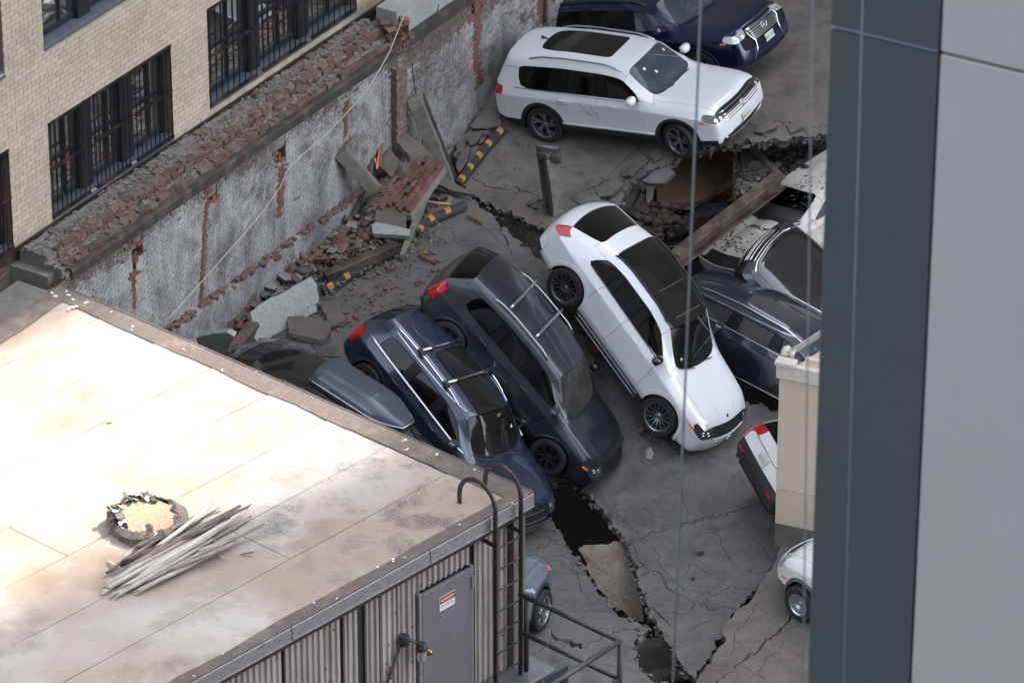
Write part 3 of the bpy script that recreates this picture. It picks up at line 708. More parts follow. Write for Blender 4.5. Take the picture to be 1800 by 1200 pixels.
o = loc(b.build('brickwork', MT['wash'], PW), PW); tag(o, kind='stuff'); wall_attr(o, pv, rv)
# lower ledge of painted brick with a broken red top
b = MB(); pv = []; rv = []
for k in range(44):
    u0 = -9+k*.25; zt = .58+.05*nz(u0*2, 7)
    b.box(W(u0+.125, .075, (zt-3)/2), (.252, .15, zt+3), WROT); pv += [.78]*6; rv += [0]*6
o = loc(b.build('ledge_core', MT['wash'], PW), PW); tag(o, kind='stuff'); wall_attr(o, pv, rv)
lb = lay_bricks(-9, 1.95, -.6, .56, .15, .212, .0735, .011, .008, [], jit=.004)
b = MB(); pv = []; rv = []
for p, l, hh, pr in lb:
    n0 = len(b.f); b.box(p+WN*(pr-.025), (l, .05, hh), WROT); u = (p-W0).dot(WD); pv += [.9+random.uniform(-.12, .1)]*(len(b.f)-n0); rv += [0]*(len(b.f)-n0)
for k in range(210):
    u = -9+11*random.random(); p = W(u, random.uniform(-.02, .16), .6+.05*nz(u*2, 7)+random.uniform(-.02, .03)); n0 = len(b.f)
    b.box(p, (random.uniform(.05, .2), random.uniform(.05, .1), random.uniform(.03, .07)), WROT @ Euler((random.uniform(-.4, .4), random.uniform(-.4, .4), random.uniform(-.6, .6))).to_matrix(), jit=.12); pv += [.2]*(len(b.f)-n0); rv += [.55*random.random()]*(len(b.f)-n0)
o = loc(b.build('ledge_brickwork', MT['wash'], PW), PW); tag(o, kind='stuff'); wall_attr(o, pv, rv)
# pilaster
b = MB(); pv = []; rv = []
wbox(b, 1.74, 2.06, -.02, .12, -3, 2.7)
for k in range(40):
    z = -.1+k*.07; wbox(b, 1.72+random.uniform(-.01, .02), 2.08+random.uniform(-.02, .01), .0, .145+random.uniform(-.015, .012), z, z+.06)
pv = [.28 if k % 2 else .1 for k in range(len(b.f))]; rv = [.12]*len(b.f)
o = loc(b.build('pilaster', MT['wash'], PW), PW); tag(o, kind='stuff'); wall_attr(o, pv, rv)
# tarred band along the top
MT['tar'] = rusty('tarred_band', (.05, .042, .04), (.12, .095, .08), .55, .7, 0, 3)
b = MB(); K = 70
prof = [(.0, 2.84), (.045, 2.87), (.05, 3.03), (.03, 3.08), (-.05, 3.085), (-.08, 2.9)]
for k in range(K+1):
    u = lerp(-8.3, 2.0, k/K)
    for q, (o_, z_) in enumerate(prof): b.v.append(tuple(W(u, o_+.012*nz(u*3, q), z_+.02*nz(u*1.3, q+3)+.012*nz(u*6, q))))
for k in range(K):
    for q in range(5): b.f.append((k*6+q, (k+1)*6+q, (k+1)*6+q+1, k*6+q+1)); b.m.append(0)
loc(b.build('tarred_band', MT['tar'], PW), PW)
b = MB()
for k in range(5):
    u0 = 2.15+k*2.2; wbox(b, u0, u0+2.19, -.3, .02, 2.88, 3.06)
loc(b.build('tarred_band', MT['tar'], PW), PW); tag(bpy.data.objects['tarred_band.001'], kind='stuff')
# core under the broken top and its rows of bricks and mortar
b = MB(); wbox(b, -8.6, 16, FO-.02, -.26, -6, 2.98); loc(b.build('wall_core', MT['mortar_grey'], PW), PW)
rows = [(-.07, 3.04, 'm'), (-.16, 3.15, 'r'), (-.26, 3.17, 'm'), (-.36, 3.17, 's'), (-.46, 3.29, 'r'), (-.56, 3.31, 'm'), (-.66, 3.29, 's'), (-.76, 3.31, 'm'), (-.86, 3.34, 's'), (-.96, 3.27, 'm')]
b = MB()
for off, z, kind in rows:
    for k in range(84):
        u = -8.4+k*.126; zt = z-.045+.05*nz(u*.8, off*4)+random.uniform(-.015, .012)
        wbox(b, u, u+.127, off-.055, off+.055, 2.6, zt)
o = loc(b.build('wall_top_core', MT['mortar_grey'], PW), PW); tag(o, kind='stuff')
tb = []
for off, z, kind in rows:
    if kind == 'm': continue
    u = -8.3
    while u < 2.15:
        l = random.uniform(.13, .22); zz = z+.05*nz(u*.8, off*4)+random.uniform(-.018, .018)
        rot = WROT @ Euler((random.uniform(-.08, .08), random.uniform(-.08, .08), random.uniform(-.1, .1))).to_matrix()
        if random.random() < (.93 if kind == 'r' else .15):
            for lay in range(2 if kind == 's' else 3): tb.append((W(u+l/2, off+.03+random.uniform(-.02, .02)+lay*.012, zz-.015-lay*.07), (l-.01, .1, .063), rot))
        u += l
b = MB(); n_ind = 0; tn = []
tb.sort(key=lambda q: (q[0]-CAM).length)
for p, s_, rot in tb:
    if not in_frame(p, 10): continue
    if n_ind < 140:
        q = MB(); q.box((0, 0, 0), s_, rot, jit=.05); o = q.build('brick', MT['redold'], PW); loc(o, PW); o.location = p; n_ind += 1
    else: n0 = len(b.f); b.box(p, s_, rot, jit=.05); tn += [random.random()]*(len(b.f)-n0)
if b.f:
    o = loc(b.build('broken_brick_rows', MT['redold'], PW), PW); tag(o, kind='stuff'); o.data.attributes.new('tone', 'FLOAT', 'FACE').data.foreach_set('value', tn)
BL = {}
def blob(mb, c, r, sq=(1, 1, 1), mi=0, rot=None, sub=1):
    k_ = (sub, random.randrange(14))
    if k_ not in BL:
        bm = bmesh.new(); bmesh.ops.create_icosphere(bm, subdivisions=sub, radius=1); s_ = k_[1]*7.7; vv = []
        for v in bm.verts:
            d = v.co.normalized(); vv.append(d*(1+.55*nz(d.x*1.9+s_, d.y*1.9, d.z*1.9)+random.uniform(-.11, .11)))
        bm.verts.index_update(); BL[k_] = (vv, [tuple(v.index for v in f.verts) for f in bm.faces]); bm.free()
    vv, ff = BL[k_]; m_ = Euler((random.random()*6, random.random()*6, random.random()*6)).to_matrix(); c = V(c); o = len(mb.v)
    for v in vv:
        q = m_ @ v; q = V((q.x*sq[0], q.y*sq[1], q.z*sq[2]))*r; mb.v.append(tuple(c+(rot @ q if rot is not None else q)))
    for f in ff: mb.f.append(tuple(i+o for i in f)); mb.m.append(mi)
b = MB()
for off, z, kind in rows:
    u = -8.45
    while u < 2.2:
        r_ = random.choice((.012, .016, .022, .03, .04)); 
        if kind == 'm' or random.random() < .3:
            p = W(u, off+random.uniform(-.06, .06), z+.05*nz(u*.8, off*4)-.035+random.uniform(-.03, .02))
            if in_frame(p, 20): blob(b, p, r_, (1.25, 1, .75), rot=WROT, mi=0 if random.random() < .8 else 1)
        u += r_*.8
loc(b.build('mortar_lumps', [MT['mortar_grey'], MT['redold']], PW), PW); tag(bpy.data.objects['mortar_lumps'], kind='stuff')
# chases where render and paint have come away: rough raw brick
b = MB()
for pl, hw_ in STRIP:
    for i in range(len(pl)-1):
        (a, z0), (c, z1) = pl[i], pl[i+1]; n = int(abs(z1-z0)/.02)+1
        for k in range(n):
            u = a+(c-a)*k/n; z = z0+(z1-z0)*k/n
            for m_ in range(3):
                b.box(W(u+random.gauss(0, hw_*.45), .012+random.uniform(-.008, .01), z+random.uniform(-.02, .02)), (random.uniform(.03, hw_*1.2), .02, random.uniform(.02, .045)), WROT @ Euler((0, random.uniform(-.3, .3), 0)).to_matrix(), jit=.15)
for a, c, d, e in socks:
    for k in range(26): b.box(W(random.choice((a, c, random.uniform(a, c)))+random.gauss(0, .04), .01+random.uniform(-.12, .01), random.choice((d, e, random.uniform(d, e)))+random.gauss(0, .03)), (random.uniform(.06, .16), .06, random.uniform(.04, .07)), WROT @ Euler((random.uniform(-.4, .4), random.uniform(-.4, .4), 0)).to_matrix(), jit=.1)
MT['rawbrick'] = concrete_mat('raw_orange_brick', (.25, .115, .08), (.18, .085, .062), scale=6, speck=(.1, .06, .05))
loc(b.build('raw_brick_chases', MT['rawbrick'], PW), PW); tag(bpy.data.objects['raw_brick_chases'], kind='stuff')
# concrete coping past the pilaster and at the near end
for nme, (u0, u1, o0, o1, z0, z1) in (('coping', (2.2, 9.5, -.62, -.16, 2.9, 3.62)), ('coping', (-13.5, -8.95, -.62, .02, 1.2, 2.86))):
    q = MB(); wbox(q, u0, u1, o0, o1, z0, z1); loc(q.build(nme, MT['concrete_pale'], PW), PW)
q = MB(); wbox(q, -13.5, -8.93, -.66, .05, 2.86, 2.95); loc(q.build('coping_cap', MT['concrete'], PW), PW)
# broken brick end near the shed, and the smashed corner by the pale coping
b2 = []
for k in range(20):
    z = 1.15+k*.085
    for m_ in range(6):
        u = -8.95+m_*.21+(.1 if k % 2 else 0)+random.uniform(-.03, .03)
        if random.random() < .12: continue
        b2.append((W(u, -.16+.16*sin(m_*1.3+.5)+random.uniform(-.05, .06)-(.1 if z > 2.5 else 0), z), (.195, .2, .068), WROT @ Euler((0, 0, random.uniform(-.15, .15))).to_matrix()))
for k in range(34): b2.append((W(2.15+random.uniform(-.22, .22), random.uniform(-.5, .06), random.uniform(2.75, 3.45)), (.2, .1, .065), WROT @ Euler((random.uniform(-.7, .7), random.uniform(-.7, .7), random.uniform(-1, 1))).to_matrix()))
for p, s_, rot in b2:
    q = MB(); q.box((0, 0, 0), s_, rot, jit=.06); o = q.build('brick', MT['redold'] if random.random() < .75 else MT['red'], PW); loc(o, PW); o.location = p

# ---- the shed on the neighbouring roof
C0 = Pd(935, 868, 62); E1 = V((-.69, -.724, 0)).normalized(); NF = V((.724, -.69, 0)); E2 = V((-.768, .641, 0)).normalized(); UP = V((0, 0, 1))
SZ = C0.z; CB = Pz(105, 505, SZ); E3 = V((-.56, -.83, 0)).normalized(); W2 = (CB-C0).length
SH = empty('roof_shed', C0-UP*3.2); tag(SH, 'corrugated metal shed with stained flat pale roof and grey door', 'shed')
def S(a, bq, z): return C0+E1*a+E2*bq+UP*z
def sl_(o): o.matrix_parent_inverse = M.Translation(-SH.location); return o
SROT = M((E1, -NF, UP)).transposed()
def membrane(name):
    m, t, bs = nodes(name); v = wpos(t)
    a = ntex(t, .5, 5, .55, v, .15); bq = ntex(t, 1.1, 7, .62, v, .25); f = ntex(t, 55, 3, .7, v); g = ntex(t, .3, 3, .5, v)
    col = mix(t, ramp(t, a.outputs[0], [(.36, 0), (.6, 1)]).outputs[0], (.37, .335, .295), (.27, .21, .158))
    col = mix(t, ramp(t, bq.outputs[0], [(.50, 0), (.68, .75)]).outputs[0], col, (.185, .14, .1))
    dk = math_(t, 'MULTIPLY', ramp(t, bq.outputs[0], [(.36, 1), (.47, 0)]).outputs[0], ramp(t, g.outputs[0], [(.45, 0), (.56, 1)]).outputs[0])
    sp = ramp(t, f.outputs[0], [(.42, 1), (.56, .35)]).outputs[0]
    col = mix(t, math_(t, 'MULTIPLY', dk, sp), col, (.075, .068, .06))
    col = mix(t, .25, col, ramp(t, f.outputs[0], [(.3, .6), (.7, 1.2)]).outputs[0], 'MULTIPLY')
    L(t, col, bs.inputs['Base Color']); bs.inputs['Roughness'].default_value = .9; bump(t, bs, f.outputs[0], .12, .01); return m
MT['membrane'] = membrane('roof_membrane')
MT['edge_band'] = rusty('roof_edge_band', (.105, .08, .066), (.17, .135, .11), .58, .8, 0, 2.2)
MT['fascia'] = rusty('grey_fascia', (.27, .255, .26), (.12, .09, .075), .66, .5, .2, 3)
MT['corr'] = None
def corr_mat():
    m, t, bs = nodes('corrugated_sheet'); v = wpos(t)
    st = ntex(t, 1, 6, .7, wpos(t, (9, 9, .5))); n = ntex(t, 3, 6, .7, v); f = ntex(t, 40, 3, .7, v)
    col = mix(t, ramp(t, st.outputs[0], [(.4, 0), (.66, 1)]).outputs[0], (.46, .41, .39), (.27, .215, .185))
    col = mix(t, ramp(t, n.outputs[0], [(.6, 0), (.75, .8)]).outputs[0], col, (.1, .065, .045))
    col = mix(t, .3, col, ramp(t, f.outputs[0], [(.3, .6), (.7, 1.2)]).outputs[0], 'MULTIPLY')
    L(t, col, bs.inputs['Base Color']); bs.inputs['Roughness'].default_value = .55; bs.inputs['Metallic'].default_value = .15; return m
MT['corr'] = corr_mat()
# roof deck and its membrane sheets
LEN = 9.0
b = MB(); top_ = [S(0, 0, -.03), S(LEN, 0, -.03), CB+E3*7-UP*.03, CB-UP*.03]
b.add(top_+[p-UP*.22 for p in top_], [(0, 1, 2, 3), (7, 6, 5, 4), (0, 3, 7, 4), (1, 0, 4, 5), (2, 1, 5, 6), (3, 2, 6, 7)])
MT['underlay'] = plain('dark_underlay', (.035, .028, .023), .9); sl_(b.build('roof_deck', MT['underlay'], SH))
sw = .985; seams = [.5]+[.5+sw*k for k in range(1, 9)]
def back_limit(bq):  # far end of a strip: the roof narrows along CB+E3
    p = CB; 
    A = np.array([[E1.x, -E3.x], [E1.y, -E3.y]]); o_ = C0+E2*bq; r = np.linalg.solve(A, np.array([p.x-o_.x, p.y-o_.y])); return LEN
edges_ = [0.15]+[x for x in (1.08, 2.06, 3.05, 4.03, 5.02, 6.0, 6.98) if x < W2]+[W2-.15]
for k in range(len(edges_)-1):
    b0, b1 = edges_[k]+.009, edges_[k+1]-.009; cuts = [.22, LEN] if k != 1 else [.30, 2.95, LEN]
    if k == 3: cuts = [.22, 4.6, LEN]
    for c_ in range(len(cuts)-1):
        a0, a1 = cuts[c_]+(.006 if c_ else 0), cuts[c_+1]-.006
        q = MB(); n = 30
        for i in range(n+1):
            a = lerp(a0, a1, i/n); j = .035*nz(a*1.7, k) if 0 else 0
            z = -.012+.006*nz(a*.7, k*3.1)
            s0 = (.03*nz(i*.7, k+2) if k == 0 else 0); s1 = (.05*nz(i*.6, k+9) if k == len(edges_)-2 else 0)
            aa = a+(.04*nz(k*2.3, 5) if i == 0 and c_ == 0 else 0)
            q.v += [tuple(S(aa, b0+s0, z-.012)), tuple(S(aa, b0+s0, z)), tuple(S(aa, b1+s1, z+.008)), tuple(S(aa, b1+s1, z-.012))]
        for i in range(n):
            for e in range(3): q.f.append((i*4+e, i*4+e+1, i*4+e+5, i*4+e+4)); q.m.append(0)
        q.f.append((0, 1, 2, 3)); q.f.append((n*4+3, n*4+2, n*4+1, n*4)); q.m += [0, 0]
        sl_(q.build('roof_sheet', MT['membrane'], SH))
# brown edge bands, lapped over the sheets
def band(p0, d, l, inn, wd, zz=.006):
    q = MB(); n = int(l/.12)
    for i in range(n+1):
        a = l*i/n; wob = wd+.05*nz(a*1.1, wd*9)+.025*nz(a*4, 3)
        q.v += [tuple(p0+d*a+UP*(zz-.03)), tuple(p0+d*a+UP*(zz+.02)), tuple(p0+d*a+inn*wob*.5+UP*(zz+.012)), tuple(p0+d*a+inn*wob+UP*zz)]
    for i in range(n):
        for e in range(3): q.f.append((i*4+e, i*4+e+1, i*4+e+5, i*4+e+4)); q.m.append(0)
    return q
sl_(band(C0, E2, W2, E1, .27).build('edge_band', MT['edge_band'], SH)); sl_(band(C0, E1, LEN, E2, .2).build('edge_band', MT['edge_band'], SH)); sl_(band(CB, E3, 7, (C0-CB).normalized(), .27).build('edge_band', MT['edge_band'], SH))
b = MB()
for k in range(24):
    a, bq = (random.random()*.26, random.random()*W2*(.3 if k % 2 else 1)) if random.random() < .6 else (random.random()*6, random.random()*.25)
    p = S(a, bq, .022); b.box(p, (random.uniform(.01, .04), random.uniform(.01, .04), .006), Euler((0, 0, random.random()*3)).to_matrix())
for k in range(11):
    p = CB+(C0-CB).normalized()*random.random()*.6+E3*random.random()*.4+UP*.022; b.box(p, (random.uniform(.015, .05), random.uniform(.015, .05), .008), Euler((0, 0, random.random()*3)).to_matrix())
o = sl_(b.build('paint_flakes', plain('paint_flakes', (.6, .56, .5), .8), SH)); tag(o, kind='stuff')
# fascia lengths
a = -.02
for l in (.78, 1.02, 2.3, 2.4, 2.5):
    q = MB(); q.bevbox(C0+E1*(a+l/2)+NF*.012-UP*.075, (l-.012, .024, .17), .004, M((E1, NF, UP)).transposed()); q.bevbox(C0+E1*(a+l/2)+NF*.03-UP*.16, (l-.012, .02, .012), .003, M((E1, NF, UP)).transposed()); sl_(q.build('fascia', MT['fascia'], SH)); a += l
NB = (-E1)  # outward from the right side
q = MB(); q.bevbox(C0+E2*(W2/2)-E1*.012-UP*.06, (W2, .024, .1), .004, M((E2, -E1, UP)).transposed()); sl_(q.build('fascia', MT['edge_band'], SH))
q = MB(); pts = [C0-E1*.02+E2*i*.2+UP*(.022+.004*nz(i*.9)) for i in range(int(W2/.2)+1)]; q.tube(pts, .014, 6); sl_(q.build('drip_edge', MT['edge_band'], SH))
# corrugated front wall, in sheets
WI = -.16
def F_(a, o_, z): return C0+E1*a+NF*(WI+o_)+UP*z
def corr(a0, a1, z0, z1, sk=0.0):
    q = MB(); pit = .094; pf = [(0, 0), (.028, 0), (.042, .026), (.068, .026), (.082, 0)]
    xs_ = []; a = a0; k = 0
    while a < a1:
        for dx, o_ in pf:
            if a+dx < a1: xs_.append((a+dx, o_))
        a += pit
    xs_.append((a1, 0)); z00 = z0
    for x, o_ in xs_: q.v += [tuple(F_(x, o_, z0-sk*(x-a0))), tuple(F_(x, o_, z1))]
    for i in range(len(xs_)-1): q.f.append((2*i, 2*i+2, 2*i+3, 2*i+1)); q.m.append(0)
    return q
for a0, a1, z0, z1 in ((.16, .86, -3.4, -.2), (.93, 1.84, -.62, -.2), (1.85, 2.18, -3.4, -.2), (2.185, 2.46, -3.4, -.2), (2.48, 2.72, -3.4, -.24), (2.84, 3.08, -3.4, -.28), (3.13, 4.05, -3.4, -.2), (4.09, 5.4, -3.4, -.2), (5.42, 6.8, -3.4, -.2), (6.82, 8.6, -3.4, -.2)):
    sl_(corr(a0, a1, z0, z1).build('corrugated_sheet', MT['corr'], SH))
q = MB(); q.box(C0+E1*4.5+NF*(WI-.12)-UP*1.9, (9, .2, 3.4), M((E1, NF, UP)).transposed()); q.box(C0+E1*4.5+NF*(WI-.05)-UP*.24, (8.8, .2, .06), M((E1, NF, UP)).transposed()); sl_(q.build('wall_backing', MT['black_plastic'], SH))
b = MB()
for k in range(70):
    p = F_(random.choice([.3, 1.9, 2.3, 3.3, 3.9, 4.3, 5.1])+random.uniform(-.1, .1), .028, -.35-random.random()*2.5); b.lathe([(.011, -.004), (.011, .004), (.001, .006)], 6, c=p)
o = sl_(b.build('sheet_screws', MT['flash'], SH)); tag(o, kind='stuff')
# block corner post: grey blocks with brown ones
z = -.24; k = 0
while z > -3.4:
    hh = .2; q = MB(); q.bevbox(C0+E1*.085+NF*(WI+.0)-UP*(-z+hh/2)+E2*.1, (.15, .34, hh-.012), .008, M((E1, NF, UP)).transposed())
    sl_(q.build('block', MT['concrete_dark'] if k % 2 else MT['topping'], SH)); z -= hh; k += 1
q = MB(); q.box(C0+E1*.16+E2*(W2/2)-UP*1.8, (W2-.1, .2, 3.2), M((E2, -E1, UP)).transposed()); sl_(q.build('side_wall', MT['concrete_dark'], SH))
q = MB(); q.box(C0+E1*(LEN-.3)+E2*3-UP*1.8, (6, .2, 3.2), M((E2, -E1, UP)).transposed()); q.box(CB+E3*3.5-UP*1.8+E1*.25, (7, .2, 3.2), M((E3, V((-E3.y, E3.x, 0)), UP)).transposed()); sl_(q.build('rear_wall', MT['concrete_dark'], SH))
# door with frame, sign, knob, hinges
DR = M((E1, NF, UP)).transposed(); MT['door_grey'] = plain('door_grey', (.155, .145, .155), .5, .1, var=.18, scale=3)
door = empty('door', (0, 0, 0), parent=SH); door.matrix_parent_inverse = M.Translation(-SH.location)
q = MB(); q.bevbox(F_(1.39, .045, -1.75), (.84, .05, 2.2), .006, DR); q.build('door_leaf', MT['door_grey'], door)
q = MB()
for a_ in (.945, 1.835): q.bevbox(F_(a_, .03, -1.75), (.05, .07, 2.24), .004, DR)
q.build('door_frame', MT['fascia'], door)
q = MB(); q.lathe([(.001, .05), (.03, .045), (.036, .03), (.02, .012), (.02, 0), (.035, -.002)], 14); ko = q.build('knob', plain('brass', (.45, .3, .1), .35, .9), door, smooth=True)
ko.matrix_basis = M.Translation(F_(1.715, .072, -1.5)) @ M((E1, NF, UP)).transposed().to_4x4()
for z_ in (-.85, -2.6):
    q = MB(); q.bevbox(F_(.955, .08, z_), (.05, .03, .16), .006, DR); q.build('hinge', MT['fascia'], door)
MT['sign_white'] = plain('sign_white', (.72, .72, .7), .5, var=.06); MT['sign_red'] = plain('sign_red', (.5, .03, .035), .5, var=.12)
sg = empty('danger_sign', F_(1.39, .074, -.92)); tag(sg, 'small red and white danger sign fixed to the grey shed door', 'sign')
sg.rotation_euler = M((-E1, UP, NF)).transposed().to_euler()
MT['sign_black'] = plain('sign_black', (.02, .02, .02), .6)
q = MB(); q.bevbox((0, 0, 0), (.262, .2, .006), .002); q.build('sign_plate', MT['sign_white'], sg)
q = MB(); q.prism([(-.125, .0), (.125, .0), (.125, .094), (-.125, .094)], .0032, .0046); q.build('sign_field', MT['sign_black'], sg)
q = MB(); q.prism([(.122*cos(2*pi*k/28), .047+.040*sin(2*pi*k/28)) for k in range(28)], .0047, .0058); q.build('sign_oval', MT['sign_red'], sg)
text('sign_text', 'DANGER', .054, MT['sign_white'], sg, (0, .047, .0064), (0, 0, 0), .0004)
q = MB()
for r_ in range(2):
    x = -.115
    while x < .11:
        l = random.uniform(.012, .032); q.prism([(x, -.035-r_*.026), (x+l, -.035-r_*.026), (x+l, -.022-r_*.026), (x, -.022-r_*.026)], .0032, .0042); x += l+.008
o = q.build('small_print', plain('print_grey', (.12, .16, .18), .6), sg); tag(o, kind='stuff')
# ---------------------------------------------------------------- vehicles
from mathutils.bvhtree import BVHTree
CARDEF = dict(f=2.35, re=-2.45, wb=2.85, hw=.95, H=1.70, zb=.24, belt=1.08, hood=1.04, hoodf=.92, wsb=.97, wst=.36, dr=.32, zrr=.08,
              xq=None, xB=-.12, r=.37, ww=.235, nsp=10, bulge=.12, rbulge=.10, rtap=.05, ftap=.1, glassbelt=1.04, glen=.0, cap=('hl', 'grille'),
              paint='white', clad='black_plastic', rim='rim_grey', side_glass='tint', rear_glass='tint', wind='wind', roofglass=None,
              seats='seat_dark', steer=0, deform=None, rails=None, tw=.86, lamps='lamp_clear', archbody=False, bumpclad=True, parts=())
def car_cage(c):
    f, re, wb, hw, H = c['f'], c['re'], c['wb'], c['hw'], c['H']
    fx, rx = wb/2, -wb/2; belt, hood, hoodf = c['belt'], c['hood'], c['hoodf']; wsb, wst = c['wsb'], c['wst']
    xq = c['xq'] if c['xq'] is not None else re+.66
    xrt = re+c['dr']; xC = c.get('xC', rx+.52); xB = c['xB']
    def tap(x):
        if x > f-.95: return 1-c['ftap']*((x-(f-.95))/.95)**2
        if x < re+.9: return 1-c['rtap']*(((re+.9)-x)/.9)**2
        return 1
    def Hx(x):
        xm = (wst+xrt)/2+.1
        if x > xm: return H-.075*((x-xm)/(wst-xm))**2
        return H-c['zrr']*((xm-x)/(xm-xrt))**2
    xl = [re, re+.17, rx-.46, rx, rx+.46, rx+.54, xB-.035, xB+.035, fx-.62, fx-.47, fx, fx+.47, max(f-.34, fx+.52), f]
    xu = [xrt, xrt+.16, max(xq, xrt+.3), max(xq+.3, xrt+.5), xC-.035, xC+.035, xB-.035, xB+.035, wst, wsb, 0, 0, f-.26, f-.13]
    hx0, hx1 = wsb+.14, f-.26
    xu[10] = lerp(hx0, hx1, .36); xu[11] = lerp(hx0, hx1, .72)
    rings = []
    for i in range(14):
        r = []
        zs = [c['zb'], c['zb']+.06, .46, .68, belt-.16, belt]
        ys = [.80, .955, .994, .984, .997, .925]
        if i >= 9:
            t = (i-9)/4; hz = lerp(hood, hoodf, t**1.3)
            if i == 13: hz -= .035
            zs[3] = .66; zs[4] = hz-.15; zs[5] = hz-.03
            ys[5] = .885
        if i >= 12 : zs[0] += .03*(i-11); zs[1] += .03*(i-11)
        if i == 0: zs[0] += .12; zs[1] += .12; zs[2] = .52
        if i == 1: zs[0] += .05; zs[1] += .05
        for j in range(6):
            x = xl[i]
            if i == 0: x += [.10, .05, 0, .0, .03, .07+c.get('rl', 0)][j]
            if i == 1: x += [0, 0, 0, 0, .02, .06+c.get('rl', 0)][j]
            if i == 13: x += [-.08, -.05, 0, 0, -.04, -.10][j]
            if i == 8 and j >= 4: x = [0, 0, 0, 0, wsb-.2, wsb-.13][j]
            if i == 9 and j == 5: x = wsb+.05
            if i in (4, 5) and j >= 5: x = lerp(x, xu[i], .8)
            if i in (2, 3) and j >= 5: x = lerp(x, xu[i], .55)
            if i == 10 and j == 5: x = lerp(x, xu[i], .5)
            r.append(V((x, hw*ys[j]*tap(xl[i]), zs[j])))
        if i <= 8:
            x = xu[i]; h = Hx(x); tt = tap(x)
            if i == 8:
                r += [V((x-.05, .755*hw, h-.215)), V((x+.0, .665*hw, h-.085)), V((x+.07, .40*hw, h-.025)), V((x+.10, 0, h-.01))]
            elif i == 0:
                r += [V((x-.02, .74*hw*tt, h-.20)), V((x, .655*hw*tt, h-.085)), V((x-.04, .42*hw*tt, h-.03)), V((x-.06, 0, h-.015))]
            else:
                r += [V((x, .765*hw*tt, h-.20)), V((x, .672*hw*tt, h-.07)), V((x, .43*hw*tt, h-.012)), V((x, 0, h))]
        elif i == 9:
            r += [V((wsb-.0, .80*hw, hood-.005)), V((wsb+.0, .725*hw, hood+.02)), V((wsb+.09, .40*hw, hood+.035)), V((wsb+.13, 0, hood+.04))]
        else:
            x = xu[i]; t = (i-9)/4; hz = lerp(hood, hoodf, t**1.3); tt = tap(xl[i])
            if i == 13: hz -= .04
            r += [V((x, .745*hw*tt, hz+.005)), V((x+.02, .56*hw*tt, hz+.034)), V((x+.05, .30*hw*tt, hz+.03)), V((x+.07, 0, hz+.03))]
        rings.append(r)
    return rings
def panel_of(i, j, c):
    sg = 'side_glass'
    if j <= 1:
        if i in (0, 12): return 'bumper_clad'+('_r' if i == 0 else '_f')
        return 'sill'
    if j == 5:
        if i in (2, 3): return 'quarter_glass'
        if i in (4, 6): return 'pillar'+'bc'[i == 4]
        if i == 5: return 'rear_door_glass'
        if i == 7: return 'front_door_glass'
        if i in (0, 1): return 'quarter_panel' if c.get('dpillar', 1) else 'quarter_glass'
        return 'fender' if i >= 9 else 'a_pillar'
    if j < 5:
        if i == 0: return 'tail_lamp' if j in c.get('tailrows', (4,)) else 'rear_bumper' if j < 3 else 'quarter_panel'
        if i in (1, 2, 3): return 'quarter_panel'
        if i in (4, 5): return 'rear_door'
        if i in (6, 7): return 'front_door'
        if i in (8, 9, 10): return 'fender'
        if i == 11: return 'front_bumper' if j < 4 else 'fender'
        if i == 12: return 'headlight' if j == 4 else 'front_bumper'
    if j >= 6:
        if i == 8: return 'windscreen' if j >= 7 else 'a_pillar'
        if i < 8:
            if c['roofglass'] and j >= c.get('rgj', 8) and j >= 7 and c['roofglass'][0] <= i <= c['roofglass'][1]: return 'roof_glass'
            return 'roof'
        return 'hood'
    return 'fender'
def fcap(j, k, c):
    g = c['cap']
    if j == 4: return 'headlight' if k <= c.get('hlk', 1) else ('grille' if 'grille' in g else 'front_bumper')
    if j == 3: return 'front_bumper' if k == 0 else ('grille' if k >= 1 and 'biggrille' in g else 'front_bumper')
    if j == 2: return 'front_bumper'
    if j in (1,): return 'intake' if k >= 1 else 'bumper_clad_f' if 'biggrille' in g else 'front_bumper'
    return 'bumper_clad_f'
def rcap(j, k, c):
    if j == 5: return 'rear_glass' if k >= 1 else 'quarter_panel'
    if j == 4: return 'tail_lamp' if k <= c.get('tlk', 0) else 'tailgate'
    if j == 3: return 'tail_lamp' if (k == 0 and 3 in c.get('tailrows', ())) else 'tailgate'
    if j == 2: return 'rear_bumper'
    return 'bumper_clad_r'
PANEL_MAT = {'sill': 'clad', 'bumper_clad_f': 'clad', 'bumper_clad_r': 'clad', 'quarter_glass': 'side_glass', 'pillarb': '!pillar_black', 'pillarc': '!pillar_black', 'rear_door_glass': 'side_glass', 'front_door_glass': 'front_glass',
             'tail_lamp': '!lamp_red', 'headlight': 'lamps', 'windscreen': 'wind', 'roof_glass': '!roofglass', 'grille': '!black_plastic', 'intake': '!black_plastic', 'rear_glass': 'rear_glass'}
PANEL_NAME = {'quarter_glass': 'window', 'rear_door_glass': 'window', 'front_door_glass': 'window', 'rear_glass': 'rear_window', 'sill': 'sill', 'bumper_clad_f': 'bumper_cladding', 'bumper_clad_r': 'bumper_cladding', 'pillarb': 'pillar', 'pillarc': 'pillar', 'roof_glass': 'sunroof', 'intake': 'air_intake'}

